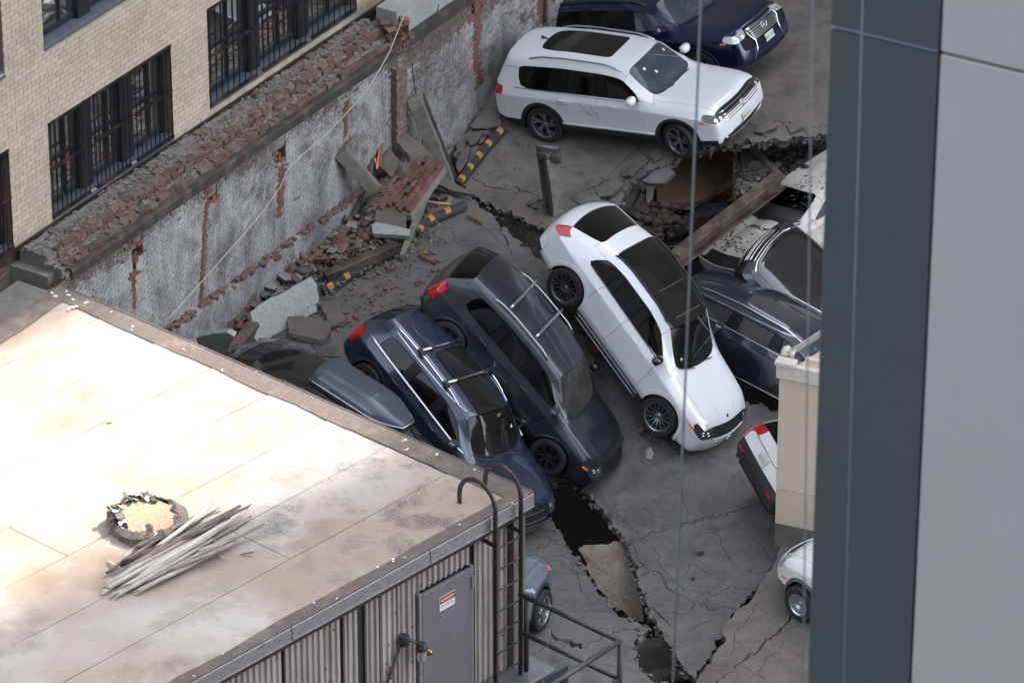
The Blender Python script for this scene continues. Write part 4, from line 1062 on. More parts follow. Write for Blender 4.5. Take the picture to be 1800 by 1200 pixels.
def build_body(c):
    rings = car_cage(c); nR = len(rings)
    vs, fs, ids = [], [], []; names = []
    def pid(n):
        if n not in names: names.append(n)
        return names.index(n)
    idx = {}
    for i, r in enumerate(rings):
        for j, p in enumerate(r):
            idx[(i, j, 1)] = len(vs); vs.append(p)
            if j == 9: idx[(i, j, -1)] = idx[(i, j, 1)]
            else: idx[(i, j, -1)] = len(vs); vs.append(V((p.x, -p.y, p.z)))
    for i in range(nR-1):
        for j in range(9):
            n = panel_of(i, j, c)
            for s in (1, -1):
                q = (idx[(i, j, s)], idx[(i+1, j, s)], idx[(i+1, j+1, s)], idx[(i, j+1, s)])
                nm = n
                if n not in ('hood', 'roof', 'windscreen', 'roof_glass', 'front_bumper', 'rear_bumper', 'bumper_clad_f', 'bumper_clad_r'): nm = n+('|L' if s > 0 else '|R')
                fs.append(q if s > 0 else q[::-1]); ids.append(pid(nm))
    def capgrid(ring, ri, top, bul, fn, sgn):
        g = {}
        rt = rings[ri]
        ncol = 9-top+1
        for s in (1, -1):
            for j in range(top):
                g[(j, 0, s)] = idx[(ri, j, s)]
            for k in range(ncol): g[(top, k, s)] = idx[(ri, top+k, s)]
            for j in range(top):
                for k in range(1, ncol):
                    if k == ncol-1 and s < 0: g[(j, k, s)] = g[(j, k, 1)]; continue
                    yf = rt[top+k].y/max(rt[top].y, 1e-6); y = rt[j].y*yf
                    if k == 1: y = rt[j].y*lerp(yf, 1, .25)
                    q = y/rt[j].y
                    x = rt[j].x+sgn*bul*(1-q*q)*(1 if j > 1 else .85)
                    if top == 6 and j == 5: x = rt[5].x*.0+rt[5].x+sgn*bul*.7*(1-q*q)
                    z = rt[j].z+(rt[top+k].z-rt[top].z)*(j/top)**2
                    g[(j, k, s)] = len(vs); vs.append(V((x, s*y, z)))
        for s in (1, -1):
            for j in range(top):
                for k in range(ncol-1):
                    q = (g[(j, k, s)], g[(j, k+1, s)], g[(j+1, k+1, s)], g[(j+1, k, s)])
                    flip = (s > 0) != (sgn > 0)
                    n = fn(j, k, c)
                    if n in ('headlight', 'tail_lamp', 'quarter_panel'): n += ('|L' if s > 0 else '|R')
                    fs.append(q[::-1] if flip else q); ids.append(pid(n))
    capgrid(None, nR-1, 5, c['bulge'], fcap, 1)
    capgrid(None, 0, 6, c['rbulge'], rcap, -1)
    if c['deform']: vs = [c['deform'](v) for v in vs]
    me = bpy.data.meshes.new('tmp'); me.from_pydata(vs, [], fs); me.update()
    me.polygons.foreach_set('material_index', ids)
    bm = bmesh.new(); bm.from_mesh(me); bmesh.ops.recalc_face_normals(bm, faces=bm.faces)
    cl = bm.edges.layers.float.new('crease_edge')
    belt_ = c['belt']
    G = lambda n: any(q in n for q in ('glass', 'windscreen', 'pillar')) and 'a_pillar' not in n
    for e in bm.edges:
        ns = [names[fc.material_index] for fc in e.link_faces]
        if len(ns) == 2 and ns[0] != ns[1]:
            g = sum(G(n) for n in ns)
            cr = .25
            if g == 1: cr = .8
            elif any(k in n for n in ns for k in ('lamp', 'headlight', 'grille', 'intake')): cr = .6
            elif any('hood' in n for n in ns): cr = .2
            elif any('roof' in n for n in ns) and any('glass' in n for n in ns): cr = .7
            elif any('sill' in n for n in ns): cr = .5
            elif any('tailgate' in n for n in ns) and any('bumper' in n for n in ns): cr = .5
            e[cl] = cr
        elif len(ns) == 2 and abs(e.verts[0].co.y) > .9*c['hw'] and abs(e.verts[0].co.z-e.verts[1].co.z) < .05 and e.verts[0].co.z > belt_-.25: e[cl] = .55
        elif len(ns) == 1: e[cl] = 1
    for i in range(nR-1):
        for s in (1, -1):
            pass
    bm.to_mesh(me); bm.free()
    # shoulder crease
    ob = link('tmp', me); md = ob.modifiers.new('s', 'SUBSURF'); md.levels = 3; md.render_levels = 3
    bpy.context.view_layer.update()
    dg = bpy.context.evaluated_depsgraph_get(); ev = ob.evaluated_get(dg); em = bpy.data.meshes.new_from_object(ev)
    bpy.data.objects.remove(ob)
    bm = bmesh.new(); bm.from_mesh(em); bpy.data.meshes.remove(em)
    bv = BVHTree.FromBMesh(bm)
    # wheel arches
    Ra = c['r']+.065; arch = []
    hw = c['hw']
    for wx in (c['wb']/2, -c['wb']/2):
        wz = c['r']
        dead = [f for f in bm.faces if abs(f.calc_center_median().y) > .62*hw and (f.calc_center_median().x-wx)**2+(f.calc_center_median().z-wz)**2 < Ra*Ra]
        rim = set(); ds = set(dead)
        for f in dead:
            for v in f.verts:
                if any(g not in ds for g in v.link_faces): rim.add(v)
        bmesh.ops.delete(bm, geom=dead, context='FACES')
        for s in (1, -1):
            pts = []
            for v in rim:
                if not v.is_valid or v.co.y*s < 0: continue
                d = V((v.co.x-wx, 0, v.co.z-wz))
                if d.length > 1e-4:
                    d.normalize(); v.co.x = wx+d.x*Ra; v.co.z = wz+d.z*Ra
                    pts.append((math.atan2(d.z, d.x), abs(v.co.y)))
            pts.sort(); arch.append((wx, wz, s, pts))
    return bm, names, bv, arch, Ra

def extract(bm, names, name, gap=.0035, depth=.02, off=0.0):
    k = names.index(name); src = [f for f in bm.faces if f.material_index == k]
    if not src: return None
    nb = bmesh.new(); mp = {}
    for f in src:
        for v in f.verts:
            if v not in mp: mp[v] = nb.verts.new(v.co)
    for f in src:
        try: nb.faces.new([mp[v] for v in f.verts])
        except ValueError: pass
    nb.normal_update()
    if off:
        for v in nb.verts: v.co += v.normal*off
    be = [e for e in nb.edges if e.is_boundary]
    bvs = {v for e in be for v in e.verts}
    nrm = {v: v.normal.copy() for v in bvs}; mv = {}
    for v in bvs:
        d = V()
        for f in v.link_faces: d += f.calc_center_median()-v.co
        d -= nrm[v]*d.dot(nrm[v])
        mv[v] = d.normalized()*gap if d.length > 1e-6 else V()
    for v in bvs: v.co += mv[v]
    if depth:
        r = bmesh.ops.extrude_edge_only(nb, edges=be)
        nv = [g for g in r['geom'] if isinstance(g, bmesh.types.BMVert)]
        kd = {tuple(round(x, 6) for x in v.co): nrm[v] for v in bvs}
        for v in nv:
            n = kd.get(tuple(round(x, 6) for x in v.co), V((0, 0, 1)))
            v.co -= n*depth
    bmesh.ops.recalc_face_normals(nb, faces=nb.faces)
    return nb

def wheel_meshes(c):
    r, ww = c['r'], c['ww']; rr = r*c.get('rimf', .70)
    key = (r, ww, rr, c['nsp'], c['rim'], c.get('twist', 0))
    if key in WH: return WH[key]
    t = MB(); h = ww/2
    prof = [(rr-.01, -h*.8), (rr+.012, -h*.92), (r-.05, -h), (r-.016, -h*.93), (r, -h*.7)]
    for q in (-.45, -.15, .15, .45): prof += [(r, h*(q-.07)), (r-.008, h*(q-.05)), (r-.008, h*(q+.05)), (r, h*(q+.07))]
    prof += [(r, h*.7), (r-.016, h*.93), (r-.05, h), (rr+.012, h*.92), (rr-.01, h*.8)]
    t.lathe(prof, 40); tm = mesh_only(t, 'tyre', [MT['rubber']], True, 40)
    b = MB()
    b.lathe([(rr-.004, -h*.85), (rr+.006, -h*.9), (rr-.015, -h*.8), (rr-.03, -h*.4), (rr-.035, h*.8)], 40, mi=0)
    b.lathe([(.001, -h*.55), (.03, -h*.57), (.036, -h*.5), (.075, -h*.42), (.08, h*.2)], 20, mi=0)
    b.lathe([(.001, h*.25), (rr-.04, h*.25)], 30, mi=1)
    b.lathe([(.001, 0.0), (rr*.62, 0.0), (rr*.62, h*.1)], 24, mi=2)
    n = c['nsp']; tw = c.get('twist', 0)
    for k in range(n):
        a = 2*pi*k/n; wi = c.get('spw', .018)
        for pr in ((0,) if not c.get('pair') else (-c['pair'], c['pair'])):
            a0 = a+pr*.35; a1 = a+pr+tw
            p0 = V((cos(a0)*.06, -h*.45, sin(a0)*.06)); p1 = V((cos(a1)*(rr-.012), -h*.78, sin(a1)*(rr-.012)))
            pm = (p0+p1)/2+V((0, -h*.12, 0)); 
            if tw:
                am = lerp(a0, a1, .35); rm = (rr+.05)/2; pm = V((cos(am)*rm, pm.y, sin(am)*rm))
            vs = []
            for p, ws in ((p0, wi*.9), (pm, wi), (p1, wi*1.25)):
                rad = V((p.x, 0, p.z)).normalized(); tan = V((-rad.z, 0, rad.x))
                vs += [p-tan*ws, p+tan*ws, p+tan*ws*.8+V((0, .05, 0)), p-tan*ws*.8+V((0, .05, 0))]
            fs = []
            for q in (0, 4):
                for e in range(4): fs.append((q+e, q+(e+1) % 4, q+4+(e+1) % 4, q+4+e))
            b.add(vs, fs, 0)
    rm = mesh_only(b, 'rim', [MT[c['rim']], MT['shell'], MT['rim_dark']], True, 35)
    WH[key] = (tm, rm); return WH[key]
WH = {}
def mesh_only(mb, name, mats, smooth=False, angle=None):
    o = mb.build(name, mats, smooth=smooth, angle=angle); me = o.data; bpy.data.objects.remove(o)
    bm = bmesh.new(); bm.from_mesh(me); bmesh.ops.recalc_face_normals(bm, faces=bm.faces); bm.to_mesh(me); bm.free()
    if angle: me.set_sharp_from_angle(angle=R(angle))
    return me

def make_car(name, label, cat, pose, t, **kw):
    c = dict(CARDEF); c.update(kw); c.setdefault('front_glass', c['side_glass'])
    root = empty(name, t, (R(pose[2]), R(pose[1]), R(pose[0]))); tag(root, label, cat)
    bm, names, bv, arch, Ra = build_body(c)
    hw = c['hw']; pm = MT[c['paint']]; clad = MT[c['clad']] if c['clad'] else pm
    # dark inner shell under the panels
    sh = bmesh.new(); mp = {}; isg = [any(q in n for q in ('glass', 'windscreen')) for n in names]
    bm.normal_update()
    for f in bm.faces:
        if isg[f.material_index]: continue
        vv = []
        for v in f.verts:
            if v not in mp: mp[v] = sh.verts.new(v.co-v.normal*.022)
            vv.append(mp[v])
        try: sh.faces.new(vv)
        except ValueError: pass
    me = bpy.data.meshes.new('inner_shell'); sh.to_mesh(me); sh.free(); me.materials.append(MT['shell']); link('inner_shell', me, root)
    skip = c.get('skip', ())
    for n in list(names):
        base = n.split('|')[0]
        if base in skip: continue
        glass = any(q in base for q in ('glass', 'windscreen'))
        off = -.009 if glass else (-.03 if base in ('grille', 'intake') else (.002 if base in ('headlight', 'tail_lamp') else 0))
        if base == 'roof_glass': off = .001
        nb = extract(bm, names, n, gap=.004 if not glass else .012, depth=.02 if not glass else .006, off=off)
        if nb is None: continue
        mk = PANEL_MAT.get(base)
        if base in c.get('matover', {}): m = MT[c['matover'][base]]
        elif mk is None: m = pm
        elif mk == 'clad': m = clad
        elif mk == '!roofglass': m = MT['sunroof_glass']
        elif mk[0] == '!': m = MT[mk[1:]]
        else: m = MT[c[mk]]
        me = bpy.data.meshes.new(base); nb.to_mesh(me); nb.free(); me.materials.append(m)
        me.polygons.foreach_set('use_smooth', [True]*len(me.polygons)); me.set_sharp_from_angle(angle=R(38))
        o = link(PANEL_NAME.get(base, base), me, root)
    bm.free()
    # arch lips and liners
    for wx, wz, s, pts in arch:
        if len(pts) < 4: continue
        b = MB(); vs = []
        pts = [p for p in pts if p[0] > -.75 or p[0] < -2.4]
        a0 = math.asin(max(-.9, min(.2, (c['zb']+.04-wz)/Ra))); a1 = pi-a0; K = 26
        def yat(a):
            best = min(pts, key=lambda p: abs(((p[0]-a+pi) % (2*pi))-pi)); near = sorted(pts, key=lambda p: abs(((p[0]-a+pi) % (2*pi))-pi))[:4]
            return sum(p[1] for p in near)/len(near)
        wlip = c.get('lip', .05)
        for k in range(K+1):
            a = lerp(a0, a1, k/K); y = yat(a); 
            for rad, dy in ((Ra+wlip, -.012), (Ra+wlip-.004, .008), (Ra+.012, .014), (Ra-.012, .008), (Ra-.012, -.08)):
                vs.append((wx+cos(a)*rad, s*(y+dy), wz+sin(a)*rad))
        fs = [(k*5+q, k*5+q+1, (k+1)*5+q+1, (k+1)*5+q) for k in range(K) for q in range(4)]
        b.add(vs, [f if s > 0 else f[::-1] for f in fs]); o = b.build('wheel_arch', pm if c['archbody'] else clad, root, smooth=True, angle=40)
        b = MB(); vs = []
        for k in range(K+1):
            a = lerp(a0, a1, k/K)
            for yy in (hw-.03, hw-.36): vs.append((wx+cos(a)*(Ra+.0), s*yy, wz+sin(a)*(Ra+.0)))
        b.add(vs, [(2*k, 2*k+1, 2*k+3, 2*k+2) for k in range(K)])
        b.add([(wx+cos(lerp(a0, a1, k/K))*(Ra+.02), s*(hw-.355), wz+sin(lerp(a0, a1, k/K))*(Ra+.02)) for k in range(K+1)], [tuple(range(K+1))])
        b.build('wheel_well', MT['shell'], root)
    b = MB(); b.box(((c['f']+c['re'])/2, 0, c['zb']+.06), (c['f']-c['re']-.35, hw*1.5, .08)); 
    for x in (-c['wb']/2, c['wb']/2): b.tube([(x, -hw*.75, c['r']), (x, hw*.75, c['r'])], .05)
    b.build('underbody', MT['shell'], root)
    # wheels
    tm, rm = wheel_meshes(c); hub = {}
    for x in (c['wb']/2, -c['wb']/2):
        for s in (1, -1):
            st = R(c['steer']) if x > 0 else 0
            wy = s*(c['tw'])
            we = empty('wheel', (x, wy, c['r']), (0, 0, st+(0 if s < 0 else pi)), root)
            link('tyre', tm, we); link('rim', rm, we)
    # helpers that drop details on the skin
    def side(x, z, s=-1):
        h = bv.ray_cast(V((x, s*3, z)), V((0, -s, 0))); return h[0], h[1]
    def top(x, y):
        h = bv.ray_cast(V((x, y, 4)), V((0, 0, -1))); return h[0], h[1]
    def front(y, z, d=1):
        h = bv.ray_cast(V((d*5, y, z)), V((-d, 0, 0))); return h[0], h[1]
    # interior
    if not c.get('no_seats'):
        for y in (.38, -.38):
            for x0, wd in ((-.02, .5), (-.92, .62)):
                b = MB(); b.bevbox((x0, y, .62), (.5, wd, .16), .05); b.bevbox((x0-.3, y, .92), (.14, wd*.95, .62), .05, M.Rotation(R(-14), 3, 'Y'))
                b.bevbox((x0-.39, y, 1.3), (.09, .25, .17), .035)
                b.build('seat', MT[c['seats']], root, smooth=True, angle=60)
        b = MB(); b.bevbox((c['wsb']-.12, 0, c['hood']-.1), (.45, hw*1.45, .18), .06); b.tube([V((c['wsb']-.42+.05*cos(a), .38+.18*sin(a), c['hood']-.05+.18*cos(a))) for a in [2*pi*k/16 for k in range(16)]], .015, 6, closed=True)
        b.build('dashboard', MT['seat_dark'], root, smooth=True, angle=50)
    # mirrors
    for s in (1, -1):
        if c.get('no_mirror'): break
        mx, mz = c.get('mir', (c['wsb']-.30, c['belt']+.10))
        h, n = side(mx, c['belt']-.02, s)
        y = abs(h.y) if h else hw*.93
        b = MB(); sph = []
        nu, nv = 10, 8
        for a in range(nv+1):
            for k in range(nu):
                th = pi*a/nv; ph = 2*pi*k/nu
                q = V((cos(ph)*sin(th), cos(th), sin(ph)*sin(th)))
                q = V((math.copysign(abs(q.x)**.7, q.x)*.085-.02*abs(q.y), math.copysign(abs(q.y)**.75, q.y)*.125, math.copysign(abs(q.z)**.7, q.z)*.085))
                sph.append(V((mx, s*(y+.17), mz))+q)
        b.add(sph, [(a*nu+k, a*nu+(k+1) % nu, (a+1)*nu+(k+1) % nu, (a+1)*nu+k) for a in range(nv) for k in range(nu)])
        mo = b.build('mirror', MT[c.get('mirmat', c['paint'])], root, smooth=True)
        b = MB(); b.tube([(mx+.03, s*(y-.02), mz-.08), (mx+.01, s*(y+.12), mz-.05)], .025, 8); b.build('mirror_arm', MT['black_plastic'], mo, smooth=True)
        b = MB(); b.bevbox((mx-.085, s*(y+.17), mz), (.008, .17, .11), .003); b.build('mirror_glass', MT['chrome'], mo)
    # door handles
    for s in (1, -1):
        for hx in c.get('handles', (c['xB']-.93, c['xB']+.13)):
            h, n = side(hx, c['belt']-.14, s)
            if not h: continue
            b = MB(); pts = []
            for k in range(7):
                u = (k-3)/3; hh, nn = side(hx+u*.10, c['belt']-.14, s)
                if hh: pts.append(hh+nn*(.030 if abs(u) < .8 else .006))
            if len(pts) > 2: b.tube(pts, .013, 6); b.build('door_handle', MT[c.get('handlemat', c['paint'])], root, smooth=True)
    # wipers
    if not c.get('no_wiper'):
        for y0, y1 in ((.45, -.15), (-.2, -.62)):
            b = MB(); pts = []
            for k in range(7):
                u = k/6; y = lerp(y0, y1, u)*hw; x = c['wsb']+.13*(1-(y/hw)**2)+.01-.10*u
                h, n = top(x, y)
                if h: pts.append(h+n*.022)
            if len(pts) > 2: b.tube(pts, .011, 5); b.build('wiper', MT['black_plastic'], root)
    # roof rails
    if c['rails']:
        x0, x1, matn, lift, rad = c['rails']; 
        for s in (1, -1):
            b = MB(); pts = []
            for k in range(15):
                u = k/14; x = lerp(x0, x1, u); h, n = top(x, s*.665*hw)
                if h is None: continue
                e = min(u, 1-u)*8; l = lift*min(1, e)
                pts.append(h+V((0, 0, l+.004)))
            b.tube(pts, rad, 8); b.build('roof_rail', MT[matn], root, smooth=True)
    # grille slats
    g = c.get('slats')
    if g:
        n_, z0, z1, yw, matn, rad = g; b = MB()
        for q in range(n_):
            z = lerp(z0, z1, q/(max(1, n_-1))); pts = []
            for k in range(11):
                y = lerp(-yw, yw, k/10); h, n = front(y, z)
                if h: pts.append(h+V((-.004, 0, 0)))
            if len(pts) > 2: b.tube(pts, rad, 6)
        b.build('grille_slats', MT[matn], root, smooth=True)
    # number plates
    for d, key in ((1, 'fplate'), (-1, 'rplate')):
        if c.get(key):
            y, z, s_ = c[key]; h, n = front(y, z, d)
            if h:
                b = MB(); b.bevbox((0, 0, 0), (.012, .31, .155), .004); rot = (V((n.x, 0, n.z*.6)).to_track_quat('X', 'Z')).to_euler()
                po = b.build('number_plate', MT['plate'], root); po.location = h+n*.02; po.rotation_euler = rot
                text('plate_lettering', s_, .085, MT['ink'], po, (.0075, 0, -.005), (R(90), 0, R(90)), .0004)
    # side moulding / chrome strips: list of (x0,x1,z0,z1,mat,rad,off)
    for x0, x1, z0, z1, matn, rad, off, nm in c.get('strips', ()):
        for s in (1, -1):
            b = MB(); pts = []
            for k in range(17):
                u = k/16; h, n = side(lerp(x0, x1, u), lerp(z0, z1, u), s)
                if h: pts.append(h+n*off)
            if len(pts) > 2: b.tube(pts, rad, 6); b.build(nm, MT[matn], root, smooth=True)
    return root, c, bv, dict(side=side, top=top, front=front)
# ---------------------------------------------------------------- things on and around the shed
MT['ladder'] = rusty('ladder_steel', (.03, .027, .025), (.17, .075, .04), .63, .5, .3, 4)
MT['rail_paint'] = plain('rail_paint', (.035, .035, .04), .45, .1, var=.3)
ld = empty('roof_ladder', F_(.52, .2, -3.4)); tag(ld, 'black steel ladder with curved rails hooked over the shed roof edge', 'ladder')
def rt(o, r): o.matrix_parent_inverse = M.Translation(-r.location); return o
for a in (.30, .745):
    pts = [F_(a, .26, z) for z in (-3.4, -2.5, -1.6, -.8, -.2, .12)]; rc = .30
    ctr = F_(a, .26-rc, .12)
    for k in range(1, 15): 
        th = pi*k/14*1.02; pts.append(ctr+NF*(rc*cos(th))+UP*(rc*sin(th)*1.05))
    pts.append(pts[-1]-UP*.12)
    # flat bar rails
    q = MB(); rings = []
    for i, p in enumerate(pts):
        t = (pts[min(i+1, len(pts)-1)]-pts[max(i-1, 0)]).normalized(); nn = t.cross(E1).normalized()
        rings.append([p+E1*sx*.012+nn*sy*.027 for sx, sy in ((-1, -1), (1, -1), (1, 1), (-1, 1))])
    q.v = [tuple(v) for r_ in rings for v in r_]
    for i in range(len(rings)-1):
        for k in range(4): q.f.append((i*4+k, i*4+(k+1) % 4, i*4+4+(k+1) % 4, i*4+4+k)); q.m.append(0)
    q.f.append((3, 2, 1, 0)); q.m.append(0); n_ = len(rings)*4; q.f.append((n_-4, n_-3, n_-2, n_-1)); q.m.append(0)
    rt(q.build('rail', MT['ladder'], ld), ld)
for k in range(11):
    z = -.42-k*.302; q = MB(); q.tube([F_(.30, .26, z), F_(.745, .26, z)], .011, 7); rt(q.build('rung', MT['ladder'], ld), ld)
for z in (-.36, -2.6):
    for a in (.30, .745):
        q = MB(); q.bevbox(F_(a, .13, z), (.03, .28, .05), .004, DR); rt(q.build('bracket', MT['ladder'], ld), ld)
# landing and handrail
LZ = -2.42
def H_(r_, a, z): return C0+NB*(r_)+E1*a+NF*(WI)+UP*z
MT['steel_grey_'] = plain('landing_steel', (.1, .11, .125), .5, .2)
lp = empty('metal_landing', H_(.2, .3, LZ-.05)); tag(lp, 'narrow steel landing plate at the foot of the shed ladder', 'landing')
q = MB(); q.bevbox(C0+E1*.45+NF*.1+UP*(LZ-.03)-E1*.1, (.9, .45, .05), .01, DR); rt(q.build('plate', MT['steel_grey_'] , lp), lp)
q = MB(); q.box(C0+E1*.1+NF*.3+UP*(LZ-.2), (.8, .08, .3), DR); rt(q.build('beam', MT['rail_paint'], lp), lp)
hr = empty('steel_handrail', Pd(925, 1180, 62)); tag(hr, 'black tubular handrail fenced out from the corner of the shed', 'railing')
HP0 = C0-UP*1.27+NB*-.12+NF*-.05; HD_ = -E2
def rp(px, py, d): return Pd(px, py, d)
zT = SZ-1.3
pA, pB = Pz(913, 1043, zT), Pz(1090, 1126, zT); pC = Pz(965, 1206, zT)
for nme, pts, r_ in (('top_rail', [pA, pB], .034), ('top_rail', [pB, pB+(pC-pB)*1.3], .034), ('mid_rail', [pA-UP*.55, pB-UP*.55], .03), ('mid_rail', [pB-UP*.55, pB-UP*.55+(pC-pB)*1.3], .03),
                     ('post', [pA+(pB-pA)*.07, pA+(pB-pA)*.07-UP*1.08], .034), ('post', [pB, pB-UP*1.5], .036), ('post', [pB+(pC-pB)*1.25, pB+(pC-pB)*1.25-UP*1.5], .034)):
    q = MB(); q.tube(pts, r_, 10); rt(q.build(nme, MT['rail_paint'], hr, smooth=True), hr)
q = MB(); q.tube([pA+(pB-pA)*.07-UP*.0, pA+(pB-pA)*.07-UP*1.08+NF*.0], .03, 6)
tp = empty('ribbon_tie', (0, 0, 0)); bpy.data.objects.remove(tp)
q = MB(); c_ = pA+(pB-pA)*.33+UP*.02
for k in range(4): q.tube([c_, c_+V((random.uniform(-.05, .05), random.uniform(-.05, .05), random.uniform(-.06, .03)))*1.2], .008, 5)
o = q.build('ribbon', plain('yellow_ribbon', (.5, .5, .08), .6), None); tag(o, 'scrap of yellow ribbon knotted round the top handrail', 'ribbon')
q = MB(); q.tube([c_, c_-UP*.6-NB*.1, c_-UP*1.4-NB*.22], .004, 4); o = q.build('string', plain('string', (.35, .3, .2), .8)); tag(o, 'thin pale string hanging down from the yellow ribbon', 'string')
# wall lamp with its conduit
wl = empty('wall_lamp', F_(2.12, .06, -1.05)); tag(wl, 'black wall lamp with clear glass jar fed by a slanted conduit', 'lamp')
pj = F_(2.13, .075, -1.12)
q = MB(); q.lathe([(.001, .06), (.062, .055), (.07, .03), (.07, -.06), (.06, -.075), (.001, -.08)], 14, 'z', c=pj); rt(q.build('junction_box', MT['rail_paint'], wl, smooth=True, angle=40), wl)
q = MB(); pe = F_(1.93, .17, -1.25); q.tube([pj, (pj+pe)/2+UP*.01, pe], .018, 8); rt(q.build('arm', MT['rail_paint'], wl, smooth=True), wl)
q = MB(); q.lathe([(.001, .03), (.05, .02), (.075, -.03), (.076, -.07), (.06, -.075)], 16, 'z', c=pe); rt(q.build('lamp_cap', MT['rail_paint'], wl, smooth=True, angle=40), wl)
q = MB(); q.lathe([(.055, -.075), (.06, -.2), (.045, -.235), (.001, -.25)], 16, 'z', c=pe); rt(q.build('glass_jar', MT['lamp_clear'], wl, smooth=True), wl)
q = MB(); q.lathe([(.001, -.09), (.035, -.1), (.04, -.15), (.001, -.19)], 12, 'z', c=pe); rt(q.build('bulb', MT['sign_white'], wl, smooth=True), wl)
q = MB(); q.tube([pj, F_(2.42, .06, -1.62), F_(3.0, .06, -2.7)], .022, 8); rt(q.build('conduit', MT['rail_paint'], wl, smooth=True), wl)
q = MB(); q.tube([F_(1.86, .12, -1.95), F_(2.3, .35, -2.9)], .03, 8); o = q.build('stair_rail', MT['rail_paint'], smooth=True); tag(o, 'end of a dark pipe rail beside the grey shed door', 'railing')
# round weathered roof hatch lid and the bundle of sticks
MT['wood'] = None
def wood_mat():
    m, t, bs = nodes('weathered_wood'); oi = t.nodes.new('ShaderNodeObjectInfo'); v = mapping(t, (3, 26, 26)); n = ntex(t, 1, 7, .75, v, .6)
    f = math_(t, 'ADD', math_(t, 'MULTIPLY', n.outputs[0], .8), math_(t, 'MULTIPLY', math_(t, 'SUBTRACT', oi.outputs['Random'], .5), .35))
    col = ramp(t, f, [(.24, (.04, .03, .024)), (.4, (.2, .165, .135)), (.54, (.38, .335, .29)), (.75, (.5, .45, .4))]).outputs[0]
    L(t, col, bs.inputs['Base Color']); bs.inputs['Roughness'].default_value = .85; bump(t, bs, n.outputs[0], .8, .02); return m
MT['wood'] = wood_mat(); MT['chip'] = plain('chipboard', (.3, .21, .135), .85, var=.5, scale=30, bmp=.5)
HZ = SZ
hc = Pz(258, 921, HZ)
ht = empty('round_lid', hc); tag(ht, 'broken round chipboard lid with peeling torn black edge on the roof', 'lid')
q = MB(); n = 44; rr = .40
rg = []
for lvl, (sc_, z) in enumerate(((1.2, 0), (1.16, .09), (.98, .125), (.93, .11))):
    for k in range(n):
        a = 2*pi*k/n; w_ = 1+.16*nz(cos(a)*2.3, sin(a)*2.3, lvl*.5)+.05*nz(cos(a)*7, sin(a)*7, lvl)
        q.v.append((rr*sc_*w_*cos(a), rr*sc_*w_*sin(a)*1.05, z*(1+.5*nz(cos(a)*3, sin(a)*3))+.03*nz(cos(a)*5+lvl, sin(a)*5)+(.06*max(0, cos(a-2.6)) if lvl else 0)))
for lvl in range(3):
    for k in range(n): q.f.append((lvl*n+k, lvl*n+(k+1) % n, (lvl+1)*n+(k+1) % n, (lvl+1)*n+k)); q.m.append(0)
q.build('rim', MT['edge_band'], ht)
q = MB(); q.v = [(0, 0, .105)]+[(rr*.95*cos(2*pi*k/n), rr*.98*sin(2*pi*k/n), .102+.012*nz(k*.7)+.035*max(0, cos(2*pi*k/n-2.6))) for k in range(n)]; q.f = [(0, 1+k, 1+(k+1) % n) for k in range(n)]; q.m = [0]*n
q.build('board', MT['chip'], ht)
for k in range(70):
    a = random.uniform(1.2, 4.2) if k < 48 else random.uniform(0, 6.28); r_ = rr*random.uniform(.8, 1.15); c_ = V((r_*cos(a), r_*sin(a), .10+random.random()*(.10 if 1.6 < a < 3.6 else .04)))
    q = MB(); e_ = Euler((random.uniform(-1, 1), random.uniform(-1, 1), a)).to_matrix(); s_ = random.choice((.02, .03, .045, .07))
    q.add([c_+e_ @ V((x*s_+random.uniform(-.01, .01), y*s_*.7, .012*abs(x)*s_*20)) for x, y in ((-1, -1), (.2, -1.2), (1, -.5), (.8, .9), (-.3, 1.1), (-1.1, .3))], [(0, 1, 2, 3, 4, 5)])
    o = q.build('peeling_flake', MT[('black_plastic', 'sign_white', 'edge_band')[k % 3]], ht); md = o.modifiers.new('s', 'SOLIDIFY'); md.thickness = .004
rnd = random.Random(3)
SG = 'weathered sticks piled on the shed roof'
ST = [((182, 1040), (330, 938), .05), ((205, 1046), (345, 965), .045), ((188, 1025), (400, 902), .06), ((200, 1010), (420, 890), .055), ((215, 995), (440, 888), .05), ((185, 1033), (438, 900), .055), ((230, 1000), (385, 905), .05),
      ((220, 985), (405, 912), .045), ((210, 1035), (440, 908), .05), ((240, 1040), (415, 950), .04), ((255, 1020), (470, 918), .04), ((300, 1000), (412, 955), .035), ((215, 980), (255, 952), .03), ((193, 1003), (280, 945), .035), ((240, 960), (350, 905), .04),
      ((260, 975), (368, 890), .035), ((320, 930), (380, 890), .03), ((300, 985), (440, 935), .035), ((222, 1028), (392, 925), .05), ((250, 1008), (430, 897), .045), ((235, 1020), (372, 948), .045), ((195, 1046), (300, 985), .035), ((330, 915), (392, 889), .03), ((190, 985), (208, 996), .02), ((345, 960), (352, 950), .018), ((377, 952), (372, 945), .018), ((428, 973), (447, 969), .018), ((385, 975), (392, 980), .018)]
